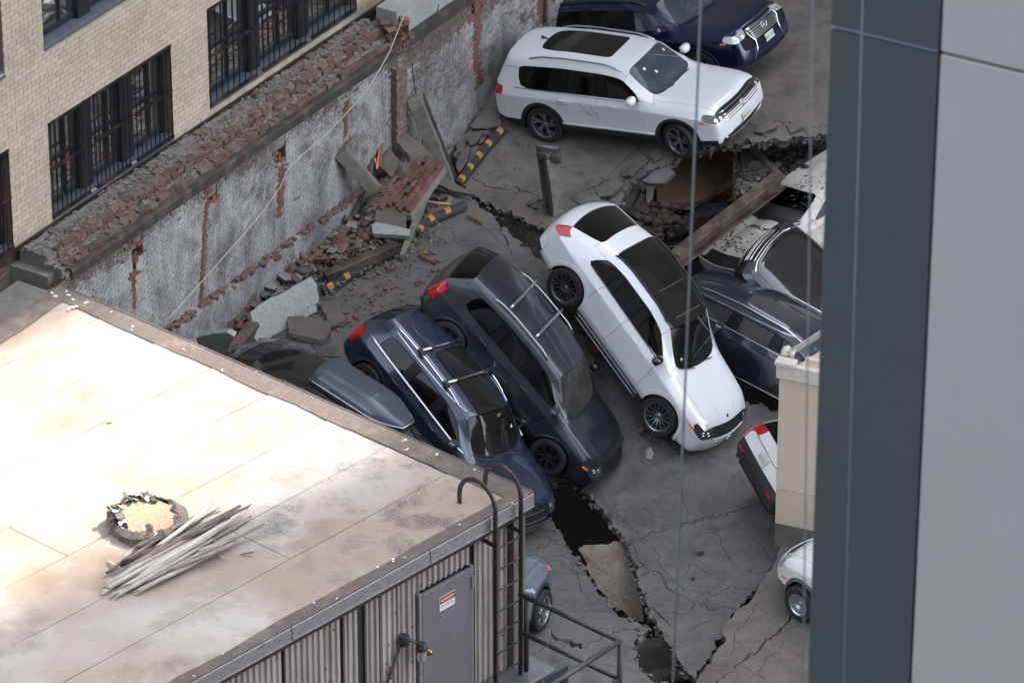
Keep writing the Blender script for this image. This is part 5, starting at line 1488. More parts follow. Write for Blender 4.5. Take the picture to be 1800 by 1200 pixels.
for i, (a, c, wd) in enumerate(ST):
    lay = .03+.035*(i % 4 if i < 20 else 0)
    p, r_ = Pz(a[0], a[1], SZ+lay*.7), Pz(c[0], c[1], SZ+lay+.02); d = r_-p; l = d.length; n = 9
    q = MB(); rings = []
    for k in range(n):
        u = k/(n-1); tap_ = 1-.55*abs(u-.4)**2*2; w0 = wd*1.5*tap_*(1+.3*nz(k*1.3, i)); h0 = wd*.9*tap_*(1+.3*nz(k*1.7, i+9)); oy = .02*nz(u*3, i*1.7); oz = .012*nz(u*3+5, i)
        rings.append([V((u*l+rnd.uniform(-.02, .02)*(k in (0, n-1))*4, oy+sy*w0*.55, oz+sz*h0*.55)) for sy, sz in ((-1, -.4), (-.3, -1), (.8, -.8), (1, .3), (.2, 1), (-.8, .7))])
    q.v = [tuple(v) for g_ in rings for v in g_]
    for k in range(n-1):
        for e in range(6): q.f.append((k*6+e, k*6+(e+1) % 6, k*6+6+(e+1) % 6, k*6+6+e)); q.m.append(0)
    q.f += [(5, 4, 3, 2, 1, 0), tuple((n-1)*6+e for e in range(6))]; q.m += [0, 0]
    o = q.build('stick', MT['wood']); o.location = p; o.rotation_euler = d.to_track_quat('X', 'Z').to_euler()
    tag(o, 'grey split weathered stick lying in the pile on the shed roof', 'stick', SG)
q = MB(); lf = Pz(194, 740, SZ+.01); q.add([lf+V((x, y, z)) for x, y, z in ((-.04, 0, .01), (-.01, -.025, .02), (.04, -.01, .005), (.02, .03, .015))], [(0, 1, 2, 3)]); o = q.build('fallen_leaf', plain('yellow_leaf', (.45, .33, .05), .7)); tag(o, 'single yellow fallen leaf on the sunlit shed roof', 'leaf')
md = o.modifiers.new('s', 'SOLIDIFY'); md.thickness = .002

# ---------------------------------------------------------------- right hand buildings and hanging cables
MT['stucco'] = plain('beige_stucco', (.55, .45, .325), .85, var=.06, scale=4, bmp=.1); MT['white_trim'] = rusty('white_trim', (.68, .6, .52), (.3, .2, .13), .7, .7, 0, 7)
bc = Pd(1371, 632, 88); bh = empty('beige_block', bc-UP*3.3); tag(bh, 'beige stucco roof block with chipped white parapet by the white cars', 'building')
dF = V((cos(R(-22)), sin(R(-22)), 0)); dS = V((cos(R(50)), sin(R(50)), 0)); nFb = V((dF.y, -dF.x, 0)); BR = M((dF, -nFb, UP)).transposed()
P4 = [bc, bc+dF*6, bc+dF*6+dS*1.5, bc+dS*1.5]
q = MB(); q.add([p-UP*.34 for p in P4]+[p-UP*3.3 for p in P4], [(4, 5, 1, 0), (5, 6, 2, 1), (6, 7, 3, 2), (7, 4, 0, 3), (0, 1, 2, 3)]); rt(q.build('wall', MT['stucco'], bh), bh)
q = MB(); q.add([p-UP*3.3 for p in P4]+[p-UP*6 for p in P4], [(4, 5, 1, 0), (5, 6, 2, 1), (6, 7, 3, 2), (7, 4, 0, 3)]); rt(q.build('footing', MT['concrete_dark'], bh), bh)
q = MB(); q.bevbox(bc+dF*3+nFb*.0-UP*.20, (6.1, .12, .30), .02, BR); q.bevbox(bc+dF*.12+nFb*.02-UP*.02, (.36, .22, .1), .02, BR); rt(q.build('parapet', MT['white_trim'], bh), bh)
q = MB(); q.bevbox(bc+dF*3.2+nFb*-.2-UP*.0, (5.6, .1, .08), .02, BR); rt(q.build('gutter', MT['white_trim'], bh), bh)
SR = M((dS, V((-dS.y, dS.x, 0)), UP)).transposed()
q = MB(); q.bevbox(bc+dS*.95+UP*.06-V((-dS.y, dS.x, 0))*.05, (1.6, .05, .12), .01, SR); rt(q.build('metal_edge', MT['satin'], bh), bh)
q = MB(); q.bevbox(bc+dS*.9+dF*.5-UP*.06, (1.2, .06, .06), .01, SR); q.bevbox(bc+dS*.7+dF*1.1-UP*.06, (1.2, .06, .06), .01, SR); rt(q.build('roof_angle', MT['flash'], bh), bh)
q = MB(); blob(q, bc+dS*.25-dF*.02+UP*.02, .13, (1, .8, .9), sub=2); rt(q.build('sealant_lump', MT['white_trim'], bh, smooth=True), bh)
q = MB(); q.tube([bc-UP*2.55+nFb*.02-dF*.04, bc+dF*1.2-UP*2.56+nFb*.02], .007, 5); rt(q.build('wire', MT['white_trim'], bh), bh)
# grey panel tower in the near foreground
MT['panel_dark'] = plain('dark_blue_panel', (.078, .09, .102), .55, .0, var=.05, scale=2); MT['panel_light'] = plain('light_grey_panel', (.5, .485, .465), .5, 0, var=.03, scale=2); MT['joint'] = plain('joint_dark', (.02, .022, .026), .7); MT['joint_lip'] = plain('joint_lip', (.16, .2, .27), .45)
gA = Pd(1440, 620, 25); dG = V((cos(R(-29)), sin(R(-29)), 0)); nG = V((dG.y, -dG.x, 0)); GR = M((dG, -nG, UP)).transposed()
wD = (Ppl(1627, 620, gA, nG)-gA).dot(dG); zj = Ppl(1456, 43, gA, nG).z
tg = empty('grey_panel_tower', V((gA.x, gA.y, -6))); tag(tg, 'blurred near tower edge clad in dark blue and light grey panels', 'building')
hP = 5.2
for k in range(-8, 5):
    z0 = zj+k*hP; z1 = z0+hP-.018
    for nm_, a0, a1, mt_ in (('dark_panel', 0, wD-.006, 'panel_dark'), ('light_panel', wD+.006, wD+1.2, 'panel_light')):
        q = MB(); q.bevbox(gA*1+dG*((a0+a1)/2)-nG*.03+UP*((z0+z1)/2-gA.z), (a1-a0, .06, z1-z0), .004, GR); rt(q.build(nm_, MT[mt_], tg), tg)
    q = MB(); q.bevbox(gA+dG*(wD/2-.003)+nG*.004-nG*.03+UP*(z0-.004-gA.z), (wD-.012, .068, .008), .002, GR); rt(q.build('joint_strip', MT['joint_lip'], tg), tg)
    q = MB(); q.bevbox(gA+dG*(wD+1.21+2.0)-nG*.03+UP*((z0+z1)/2-gA.z), (3.98, .06, z1-z0), .004, GR); rt(q.build('light_panel', MT['panel_light'], tg), tg)
zc_ = zj-8*hP; q = MB(); q.box(V(((gA+dG*3.3-nG*4.08).x, (gA+dG*3.3-nG*4.08).y, (zj+5*hP+zc_)/2)), (6.56, 8, zj+5*hP-zc_), GR); rt(q.build('core', MT['joint'], tg), tg)  # near-black core shows as the dark panel joints
MT['cable'] = plain('cable_steel', (.2, .22, .25), .5, .2, var=.1)
def vline(p0, px1, py1):
    r_ = ray(px1, py1); t = ((p0-CAM).dot(r_))/(r_.dot(r_)); return CAM+r_*t*1.06
for i, (a, c, d, rr_, lb) in enumerate((((1234, -40), (1181, 1240), 24, .0058, 'taut steel cable hanging in front of the white coupe'), ((1429, -40), (1411, 1240), 21, .0036, 'thin steel cable close beside the dark tower edge'), ((1518, -40), (1482, 1240), 23.5, .005, 'pale cable hanging against the dark blue panels'))):
    p0 = Pd(a[0], a[1], d); p1 = Pd(c[0], c[1], d*1.075); q = MB(); e_ = (p1-p0).normalized(); q.tube([p0-e_*6, p1+e_*6], rr_, 8); o = q.build('hanging_cable', MT['cable'], smooth=True); tag(o, lb, 'cable', 'cables hanging in front of the tower')
# rope along the party wall
pts = [(706, 22), (692, 40), (668, 85), (630, 140), (600, 185), (560, 235), (520, 275), (505, 300), (492, 330), (460, 375), (430, 410), (390, 455), (350, 500), (310, 545), (292, 563)]
q = MB(); q.tube([Ppl(x, y, W0+WN*.1, WN)+WN*.3*max(0, 1-abs(i-3)/4) for i, (x, y) in enumerate(pts)], .009, 5)
o = q.build('rope', plain('pale_rope', (.5, .45, .38), .8)); tag(o, 'long pale rope drooping from the smashed wall top down the bricks', 'rope')
q = MB(); q.tube([Ppl(x, y, W0+WN*.05, WN) for x, y in ((772, 8), (765, 30), (752, 55), (742, 75))], .010, 5)
o = q.build('dangling_wire', MT['black_plastic']); tag(o, 'short dark wire dangling from the wall top by the coping', 'wire')
q = MB(); q.tube([Ppl(x, y, W0+WN*.08, WN) for x, y in ((724, 110), (727, 140), (733, 175), (741, 200), (743, 280), (741, 305))], .010, 5)
o = q.build('dangling_wire', MT['black_plastic']); tag(o, 'long dark wire hanging down behind the leaning column', 'wire')
q = MB(); q.tube([Ppl(x, y, W0+WN*.12, WN) for x, y in ((966, -60), (964, 20), (963, 70))], .05, 8); o = q.build('drain_pipe', MT['concrete'], smooth=True); tag(o, 'grey drain pipe on the wall behind the dark blue suv', 'pipe')

# ---------------------------------------------------------------- beams, columns and curbs
def obox(name, A, B, wd, ht, mat, label, cat, roll=0.0, jit=.02, upv=None, group=None, taper=1.0):
    d = B-A; l = d.length; n = max(4, int(l/.18)); q = MB(); x = d.normalized(); upv = upv or UP; y = upv.cross(x).normalized(); z = x.cross(y); s_ = random.random()*40
    for k in range(n+1):
        u = k/n; f = lerp(1, taper, u)
        for sy, sz in ((-.5, -.46), (-.46, -.5), (.46, -.5), (.5, -.46), (.5, .46), (.46, .5), (-.46, .5), (-.5, .46)):
            e = V((jit*nz(u*l*3, sy*3+s_, sz*3), jit*nz(u*l*3+9, sy*3+s_, sz*3), jit*nz(u*l*3+3, sy*3+s_, sz*3)))
            if k in (0, n): e *= 3
            q.v.append(tuple(A+x*(u*l)+y*(sy*wd*f)+z*(sz*ht*f)+e))
    for k in range(n):
        for e in range(8): q.f.append((k*8+e, k*8+(e+1) % 8, k*8+8+(e+1) % 8, k*8+8+e)); q.m.append(0)
    q.f += [tuple(range(8))[::-1], tuple(n*8+e for e in range(8))]; q.m += [0, 0]
    o = q.build(name, mat)
    if label: tag(o, label, cat, group)
    return o
def deckpt(x, y, lift=0.0, h=None):
    p = Ph(x, y, h or HD); return p+UP*lift
MT['steel'] = rusty('brown_steel', (.17, .125, .10), (.075, .052, .042), .5, .6, .3, 2.5)
MT['fire'] = concrete_mat('fireproofed_steel', (.33, .3, .25), (.16, .135, .11), scale=4.5, bmp=1.0, speck=(.09, .06, .045))
MT['hole_piece'] = concrete_mat('stained_concrete', (.36, .33, .29), (.2, .135, .085), scale=1.5, bmp=1.0, speck=(.07, .05, .038))
MT['steel_grey'] = rusty('grey_steel', (.16, .155, .15), (.1, .07, .05), .58, .45, .5, 5)
bA, bB = Pd(1186, 458, 95.2), Pd(1372, 316, 97.0)
def ibeam(name, A, B, wd, ht, mat, label, cat, side=None):
    x = (B-A).normalized(); y = (side or UP).cross(x).normalized(); z = x.cross(y); r3 = M((x, y, z)).transposed(); rt_ = empty(name, (A+B)/2); tag(rt_, label, cat); l = (B-A).length
    for nm_, oz, s_ in (('top_flange', ht/2, (l, wd, .03)), ('bottom_flange', -ht/2, (l, wd, .03)), ('web', 0, (l, .025, ht-.034))):
        q = MB(); q.bevbox((A+B)/2+z*oz, s_, .006, r3); rt(q.build(nm_, mat, rt_), rt_)
    return rt_
ibeam('steel_beam', bA, bB, .26, .28, MT['steel'], 'long brown steel beam slanting past the crushed white car', 'beam')
# leaning concrete column against the wall
cb = W(3.25, .55, .12); cT = Ppl(728, 172, W0+WN*.22, WN); cB = Ppl(789, 328, W0+WN*.75, WN)
obox('leaning_column', cB, cT, .27, .27, MT['fire'], 'cracked grey concrete column leaning against the brick wall', 'column', jit=.03)
q = MB(); q.bevbox(((cB+cT)/2)+WN*.03+WD*.14, (.01, .2, (cT-cB).length), .003, (cT-cB).to_track_quat('Z', 'Y').to_matrix()); o = q.build('angle_iron', MT['steel_grey']); o.parent = bpy.data.objects['leaning_column']; 
s0, s1 = Ppl(598, 266, W0+WN*.05, WN), Ppl(660, 335, W0+WN*.55, WN)
obox('short_beam', s0, s1, .2, .26, MT['fire'], 'short rusty ended beam poking out of the whitewashed wall', 'beam', jit=.02)
u0, u1 = Pd(983, 412, 97.3), Pd(962, 260, 96.2)
col_ = obox('standing_column', u0, u1, .23, .25, MT['fire'], 'upright broken column with crumpled steel cap before the white suv', 'column', jit=.045)
xx = (u1-u0).normalized(); 
q = MB()
for k in range(7):
    u = k/6; 
    for s_, t_ in ((-.26, -.12), (-.05, .05), (.2, -.02), (.3, -.16)): q.v.append(tuple(u1+V((1, 0, 0))*(s_*.8+.03*nz(k*1.1, s_*4))+xx*(.14-.36*u+.25*(s_+.2)*-.5)+V((0, -1, 0))*(.12+.13*t_+.05*nz(k*.9, s_*5))))
for k in range(6):
    for e in range(3): q.f.append((k*4+e, k*4+e+1, k*4+e+5, k*4+e+4)); q.m.append(0)
o = q.build('steel_cap', MT['steel_grey'], smooth=True); o.parent = col_; md = o.modifiers.new('s', 'SOLIDIFY'); md.thickness = .025
q = MB(); q.bevbox((u0+u1)/2+V((-.125, -.04, 0)), (.018, .2, (u1-u0).length*.96), .004, (u1-u0).to_track_quat('Z', 'Y').to_matrix()); q.bevbox((u0+u1)/2+V((-.09, -.14, 0)), (.08, .014, (u1-u0).length*.96), .004, (u1-u0).to_track_quat('Z', 'Y').to_matrix()); o = q.build('steel_angle', MT['steel_grey']); o.parent = col_
obox('timber_beam', deckpt(572, 502, .16), deckpt(697, 452, .22), .2, .2, MT['steel'], 'dark square beam lying across the brick rubble', 'beam', jit=.008)
obox('timber_beam', deckpt(404, 640, .1), deckpt(446, 592, .25), .22, .2, MT['steel'], 'dark beam end sticking up beside the pale slab', 'beam', jit=.008)
obox('wood_post', deckpt(706, 460, .05), deckpt(752, 372, .42), .1, .16, plain('mossy_timber', (.16, .15, .11), .85, var=.4), 'old mossy timber under the brick panel', 'post', jit=.01)
def curb(name, pts, h, label, lift=.0, wd=.15, ht=.13):
    rt_ = empty(name, Ph(pts[len(pts)//2][0], pts[len(pts)//2][1], h)); tag(rt_, label, 'parking curb', 'striped parking curbs knocked loose')
    P3 = [Ph(x, y, h)+UP*(lift+.0) for x, y in pts]; fine = []
    for i in range(len(P3)-1):
        for k in range(6): fine.append(P3[i].lerp(P3[i+1], k/6))
    fine.append(P3[-1]); N_ = len(fine)
    def frame(i):
        x = (fine[min(i+1, N_-1)]-fine[max(i-1, 0)]).normalized(); y = UP.cross(x).normalized(); return x, y, x.cross(y)
    prof = [(-.5, 0), (-.46, .55), (-.3, 1), (.3, 1), (.46, .55), (.5, 0)]
    q = MB()
    for i in range(N_):
        x, y, z = frame(i)
        for a, c in prof: q.v.append(tuple(fine[i]+y*(a*wd)+z*(c*ht)))
    for i in range(N_-1):
        for e in range(6): q.f.append((i*6+e, i*6+(e+1) % 6, i*6+6+(e+1) % 6, i*6+6+e)); q.m.append(0)
    q.f += [tuple(range(6))[::-1], tuple((N_-1)*6+e for e in range(6))]; q.m += [0, 0]
    rt(q.build('rubber_body', MT['curb_black'], rt_), rt_)
    L_ = sum((fine[i+1]-fine[i]).length for i in range(N_-1)); pos = .12
    while pos < L_-.1:
        q = MB(); rows_ = []
        for s_ in (0, .5, 1):
            t_ = pos+s_*.125; acc = 0
            for i in range(N_-1):
                sl2 = (fine[i+1]-fine[i]).length
                if acc+sl2 >= t_: break
                acc += sl2
            c_ = fine[i].lerp(fine[i+1], min(1, (t_-acc)/sl2)); x, y, z = frame(i); rows_.append([c_+y*(a*wd*1.03)+z*(cc*ht*1.0+.004)+x*(a*.05) for a, cc in prof[1:6]])
        q.v = [tuple(v) for r_ in rows_ for v in r_]
        for k in range(2):
            for e in range(4): q.f.append((k*5+e, k*5+e+1, k*5+6+e, k*5+5+e)); q.m.append(0)
        rt(q.build('yellow_stripe', MT['curb_yellow'], rt_), rt_); pos += .42
    return rt_
MT['curb_black'] = plain('curb_rubber', (.035, .036, .04), .7, var=.35, scale=8); MT['curb_yellow'] = plain('curb_yellow', (.42, .225, .05), .65, var=.45, scale=12)
curb('parking_curb', [(806, 334), (830, 300), (858, 265), (886, 234)], HU, 'black curb with yellow blocks standing up the slab by the wall', .06)
curb('parking_curb', [(733, 422), (745, 405), (765, 392), (790, 381), (818, 370)], HD, 'bent black curb with yellow blocks beside the fallen brick panel', .06)
curb('parking_curb', [(568, 520), (590, 508), (615, 492), (645, 478)], HD, 'black and yellow curb half under the dark square beam', .03)

# ---------------------------------------------------------------- slabs and chunks
def chunk(name, P3, thick, mat, label, cat, group=None, jit=.02, mat2=None, crease=None):
    c_ = sum(P3, V())/len(P3); nrm = V()
    for i in range(len(P3)): nrm += (P3[i]-c_).cross(P3[(i+1) % len(P3)]-c_)
    nrm.normalize()
    if nrm.dot(CAM-c_) < 0: nrm = -nrm
    edge = []
    for i in range(len(P3)):
        a, b_ = P3[i], P3[(i+1) % len(P3)]; k = max(1, int((b_-a).length/.11))
        for s_ in range(k):
            p = a.lerp(b_, s_/k); o_ = (p-c_).normalized()
            edge.append(p+o_*jit*(nz(p.x*7, p.y*7, p.z*7)+.6*nz(p.x*17, p.y*17, p.z*17))*(1.6 if s_ else .5))
    n = len(edge); q = MB(); q.v = [tuple(c_+nrm*.004)]+[tuple(e) for e in edge]+[tuple(c_.lerp(e, .55)+nrm*(.006+.01*nz(e.x*3, e.y*3, 2))) for e in edge]
    m_ = [tuple(e-nrm*thick*(.45+.2*nz(e.x*8, e.y*8, 1))+(e-c_).normalized()*jit*nz(e.x*9, e.z*9, 5)*1.5) for e in edge]; lo = [tuple(e-nrm*thick*(1+.2*nz(e.x*6, e.y*6, 8))-(e-c_).normalized()*jit*.6) for e in edge]
    q.v += m_+lo
    for k in range(n):
        k2 = (k+1) % n; q.f += [(0, 1+n+k, 1+n+k2), (1+k, 1+k2, 1+n+k2, 1+n+k), (1+2*n+k, 1+2*n+k2, 1+k2, 1+k), (1+3*n+k, 1+3*n+k2, 1+2*n+k2, 1+2*n+k)]; q.m += [0, 0, 1, 1]
    q.f.append(tuple(1+3*n+k for k in range(n))[::-1]); q.m.append(1)
    o = q.build(name, [mat, mat2 or mat])
    bm = bmesh.new(); bm.from_mesh(o.data); bmesh.ops.recalc_face_normals(bm, faces=bm.faces); bm.to_mesh(o.data); bm.free()
    if label: tag(o, label, cat, group)
    return o
def dp(pts, h=HD): return [Ph(x, y, h)+UP*l for x, y, l in pts]
def dd(pts): return [Pd(x, y, d) for x, y, d in pts]
g0 = deckpt(500, 600).y
def stand(pts, base, lean=.75):
    # a slab stood up: points keep their picture spot on a tilted plane through the base line
    A_, B_ = deckpt(*base[0]), deckpt(*base[1]); x = (B_-A_).normalized(); up_ = (UP*lean+V((-x.y, x.x, 0))*(1-lean)).normalized()
    if up_.z < 0: up_ = -up_
    n_ = x.cross(up_); return [Ppl(px, py, A_, n_) for px, py in pts]
chunk('pale_slab', stand([(440, 548), (470, 527), (505, 510), (547, 485), (557, 500), (561, 522), (556, 548), (520, 566), (500, 580), (476, 592), (456, 605), (444, 590), (441, 575)], ((456, 606), (557, 550)), .55), .14, MT['concrete_pale'], 'large pale concrete slab tipped up among the bricks', 'slab', jit=.025)
chunk('pale_slab', stand([(345, 594), (372, 586), (400, 584), (412, 592), (405, 605), (396, 640), (350, 625)], ((396, 640), (350, 625)), .6), .1, MT['concrete_pale'], 'pale cracked slab piece peeping out above the shed roof edge', 'slab', jit=.02)
chunk('coping_block', stand([(316, 570), (374, 546), (377, 575), (366, 580), (350, 576), (330, 577)], ((316, 578), (377, 577)), .9), .5, MT['concrete_pale'], 'fallen coping block with pale front and grey broken top', 'block', jit=.012, mat2=MT['concrete'])
chunk('coping_slab', dp([(292, 563, .55), (335, 545, .5), (372, 540, .5), (376, 546, .5), (318, 570, .55)]), .12, MT['topping'], 'grey slab resting on the fallen coping block by the wall', 'slab')
chunk('flat_slab', dp([(506, 572, .18), (530, 571, .2), (581, 580, .17), (580, 594, .16), (570, 610, .14), (508, 598, .16)]), .13, MT['topping'], 'flat gravelly slab lying below the large pale slab', 'slab', jit=.018, mat2=MT['concrete'])
chunk('flat_slab', dp([(561, 540, .12), (592, 537, .1), (610, 572, .1), (581, 582, .14)]), .1, MT['topping'], 'flat gravelly slab lying right of the pale slab', 'slab', jit=.02, mat2=MT['concrete'])
chunk('flat_slab', dp([(455, 602, .1), (480, 600, .08), (505, 612, .08), (470, 630, .1)]), .1, MT['topping'], 'small gravelly slab just above the black car roof', 'slab', jit=.02)
chunk('flat_slab', dp([(688, 312, .95), (712, 308, .95), (762, 334, .72), (730, 344, .68)]), .16, MT['topping'], 'gravel topped slab perched at the top of the brick panel', 'slab', jit=.02, mat2=MT['concrete'])
chunk('flat_slab', dp([(660, 412, .42), (674, 393, .45), (715, 413, .4), (712, 430, .35), (662, 424, .38)]), .12, MT['topping'], 'square gravelly slab below the brick panel', 'slab', jit=.02)
chunk('white_strip', dp([(654, 427, .38), (660, 423, .4), (721, 431, .34), (720, 439, .3), (656, 438, .33)]), .1, MT['concrete_pale'], 'long white concrete strip under the brick panel', 'slab', jit=.012)
chunk('white_strip', dp([(728, 305, .5), (740, 303, .5), (754, 313, .45), (745, 318, .42)]), .1, MT['concrete_pale'], 'small white concrete lump beside the leaning column', 'lump', jit=.03)
chunk('deck_flap', dp([(560, 432, .1), (592, 418, .12), (600, 420, .1), (566, 440, .05)]), .08, MT['concrete_pale'], 'thin pale flake leaning on the wall foot', 'flake', jit=.02)
chunk('pale_curb_stone', [Ph(x, y, HU)+UP*l for x, y, l in ((814, 208, .12), (822, 198, .12), (866, 146, .14), (872, 150, .12), (848, 182, .1), (826, 213, .08))], .12, MT['concrete_pale'], 'pale curb stone along the wall foot behind the white suv', 'curb stone', jit=.01)
# broken asphalt plates by the wall and in front of the columns
for q_i, (pts, l) in enumerate((([(825, 230), (850, 204), (878, 202), (882, 228), (856, 234), (834, 234)], .10), ([(818, 252), (835, 238), (850, 236), (838, 258), (826, 262)], .08), ([(845, 236), (862, 232), (850, 255), (842, 258)], .06), ([(812, 268), (826, 264), (822, 290), (808, 310), (802, 300)], .08), ([(832, 262), (842, 262), (828, 290), (820, 296)], .05))):
    chunk('asphalt_plate', [Ph(x, y, HU)+UP*l for x, y in pts], .06, MT['asphalt_brown'], ('largest broken asphalt plate by the wall next to the white suv tail', 'asphalt plate below the largest one by the wall', 'small asphalt piece beside the upper end of the striped curb', 'asphalt plate hanging at the dark gap by the wall', 'thin asphalt sliver along the striped curb')[q_i], 'asphalt plate', 'asphalt plates at the wall foot', jit=.02, mat2=MT['broken'])
for pts, l in (([(924, 362), (948, 350), (950, 352), (940, 362), (928, 366)], .07), ([(934, 364), (948, 360), (945, 370), (936, 369)], .05), ([(952, 358), (962, 356), (960, 366), (953, 365)], .05), ([(945, 350), (958, 346), (962, 354), (950, 357)], .06)):
    chunk('asphalt_shard', [Ph(x, y, HU)+UP*l for x, y in pts], .05, MT['asphalt_dark'], 'dark asphalt shard in the small pile left of the upright column', 'asphalt shard', 'asphalt shards by the column', jit=.015, mat2=MT['broken'])
for q_i, (pts, l) in enumerate((([(1150, 300), (1176, 292), (1186, 302), (1168, 322), (1142, 322), (1128, 318)], .0), ([(1122, 300), (1142, 288), (1150, 292), (1128, 312), (1112, 318)], .02), ([(1140, 272), (1158, 262), (1166, 280), (1150, 288)], .05))):
    chunk('asphalt_plate', [Ph(x, y, HU)+UP*l for x, y in pts], .09, MT['asphalt'], ('largest tilted asphalt plate below the white suv front wheel', 'narrow asphalt plate left of the biggest one under the front wheel', 'small asphalt plate right behind the white suv front tyre')[q_i], 'asphalt plate', 'asphalt plates under the front wheel', jit=.02, mat2=MT['broken'])
for q_i, (pts, l0, l1) in enumerate((([(1048, 334), (1078, 316), (1096, 332), (1074, 354), (1050, 352)], .03, .14), ([(1020, 358), (1046, 346), (1062, 362), (1040, 382), (1022, 378)], .03, .1), ([(1092, 300), (1118, 284), (1132, 296), (1108, 316), (1094, 314)], .02, .12), ([(1330, 222), (1356, 218), (1366, 230), (1340, 240), (1326, 236)], .02, .09), ([(1380, 222), (1404, 216), (1412, 230), (1390, 238)], .02, .1))):
    n_ = len(pts); chunk('asphalt_plate', [Ph(x, y, HU)+UP*lerp(l0, l1, .5-.5*cos(2*pi*i/n_)) for i, (x, y) in enumerate(pts)], .07, MT['asphalt_brown'], ('lifted asphalt plate in the cracked zone right of the upright column', 'lowest lifted asphalt plate just above the white coupe tail', 'lifted asphalt plate under the white suv sill', 'lifted asphalt plate in front of the white suv bumper', 'lifted asphalt plate at the deck edge next to the tower')[q_i], 'asphalt plate', None, jit=.02, mat2=MT['broken'])
# hanging brown floor slab under the white suv, and things in the pit
chunk('fallen_floor', dd([(1154, 325, 98.6), (1200, 282, 99.6), (1245, 258, 100.2), (1290, 262, 100.4), (1288, 312, 99.8), (1262, 335, 99.2), (1225, 355, 98.6), (1190, 357, 98.3), (1155, 352, 98.2)]), .2, MT['concrete_brown'], 'rust brown floor slab hanging under the white suv', 'slab', jit=.03)
chunk('broken_lath', dd([(1289, 320, 98.6), (1305, 265, 99.3), (1320, 262, 99.4), (1332, 318, 98.6), (1318, 322, 98.5)]), .1, MT['concrete_dark'], 'dark broken slab with chipped pale end hanging in the hole', 'slab', jit=.03)
chunk('deck_edge_slab', dd([(1040, 405, 97.2), (1095, 345, 98.1), (1128, 318, 98.5), (1128, 335, 98.4), (1100, 372, 97.8), (1075, 400, 97.3)]), .25, MT['concrete_dark'], 'rough dark slab edge below the cracked asphalt', 'slab', jit=.04)
chunk('broken_rib', dd([(1134, 328, 98.2), (1150, 325, 98.3), (1147, 345, 98.1), (1137, 362, 97.9)]), .12, MT['concrete'], 'pale broken rib hanging beside the brown floor slab', 'rib', jit=.02)
obox('concrete_rib', Pd(1322, 262, 99.4), Pd(1372, 312, 98.5), .12, .16, MT['concrete'], 'pale ragged concrete rib slanting into the hole', 'rib', jit=.03)
for pts, lb in (([(1335, 258, 100.2), (1390, 250, 100.6), (1416, 285, 99.8), (1385, 305, 99.3), (1360, 290, 99.6)], 'dirty broken slab at the top of the debris hole'), ([(1395, 262, 100), (1446, 250, 100.3), (1460, 305, 99), (1425, 300, 99.2)], 'dirty broken slab against the tower edge'), ([(1374, 330, 98.6), (1400, 318, 98.8), (1402, 345, 98.2), (1378, 350, 98.1)], 'brown lump of floor above the crushed white car')):
    chunk('broken_slab', dd(pts), .16, MT['concrete_dark'], lb, 'slab', jit=.05)
for pts, lb in (([(1370, 315, 98.6), (1390, 303, 98.8), (1418, 305, 98.6), (1416, 315, 98.4), (1378, 322, 98.4)], 'pale broken edge lying over the rusty beam end'), ([(1400, 305, 98.7), (1412, 300, 98.8), (1418, 312, 98.5), (1404, 316, 98.4)], 'square pale rubble block beside the rusty beam'), ([(1370, 300, 98.9), (1384, 306, 98.8), (1382, 310, 98.7), (1366, 305, 98.8)], 'small pale rubble block above the rusty beam end'), ([(1398, 340, 98.1), (1412, 322, 98.4), (1424, 340, 98.1), (1408, 345, 98.0)], 'pale rubble chunk on the crushed white roof'), ([(1426, 318, 98.3), (1436, 310, 98.4), (1440, 335, 98.0), (1430, 336, 98.0)], 'pale rubble spike standing next to the tower edge'), ([(1428, 280, 99.2), (1446, 275, 99.3), (1448, 290, 99), (1432, 288, 99)], 'pale rubble block high in the hole next to the tower')):
    chunk('rubble_block', dd(pts), .16, MT['concrete'], lb, 'rubble', jit=.04)
chunk('broken_wall_piece', dd([(1016, 964, 91.1), (1045, 957, 91.1), (1092, 954, 91.1), (1108, 985, 90.9), (1120, 1020, 90.7), (1130, 1058, 90.5), (1130, 1092, 90.3), (1105, 1082, 90.35), (1078, 1062, 90.45), (1050, 1032, 90.7), (1032, 990, 91.0)]), .4, MT['hole_piece'] if 'hole_piece' in MT else MT['fire'], 'big stained concrete piece wedged in the long crack', 'slab', jit=.05, mat2=MT['concrete_brown'])
obox('pit_beam', Pd(1118, 1138, 90.2), Pd(1190, 1128, 90.0), .3, .16, MT['concrete'], 'pale topped beam at the bottom of the crack', 'beam', jit=.03)
chunk('pit_slab', dd([(1120, 1142, 90.2), (1185, 1130, 90.0), (1205, 1180, 89.4), (1128, 1190, 89.6)]), .2, MT['concrete_dark'], 'dark slab face down in the end of the crack', 'slab', jit=.03)
for k in range(9):
    x, y = 1130+k*11, 1186+random.uniform(-8, 6); q = MB(); blob(q, Pd(x, y, 89.2), random.uniform(.08, .16), (1.3, 1, .6)); o = q.build('crack_rubble', MT['concrete']); tag(o, 'pale rubble lump in the bottom end of the crack', 'rubble', 'rubble lumps in the crack')
q = MB(); blob(q, Pd(1176, 1096, 90.2), .13, (1, 1, 1)); o = q.build('crack_rubble', MT['concrete_brown']); tag(o, 'round brown lump balanced on the crack edge', 'rubble')
q = MB(); blob(q, Pd(1141, 798, 92.3), .17, (.5, 1.2, .35)); o = q.build('stone_chunk', MT['concrete']); tag(o, 'pale stone chunk on the asphalt below the white coupe', 'stone')
q = MB(); q.bevbox(Ph(1231, 974, HD)+UP*.03, (.14, .1, .04), .02, Euler((0, 0, .9)).to_matrix()); o = q.build('plastic_scrap', MT['black_plastic']); tag(o, 'black plastic scrap lying alone on the cracked deck', 'scrap')
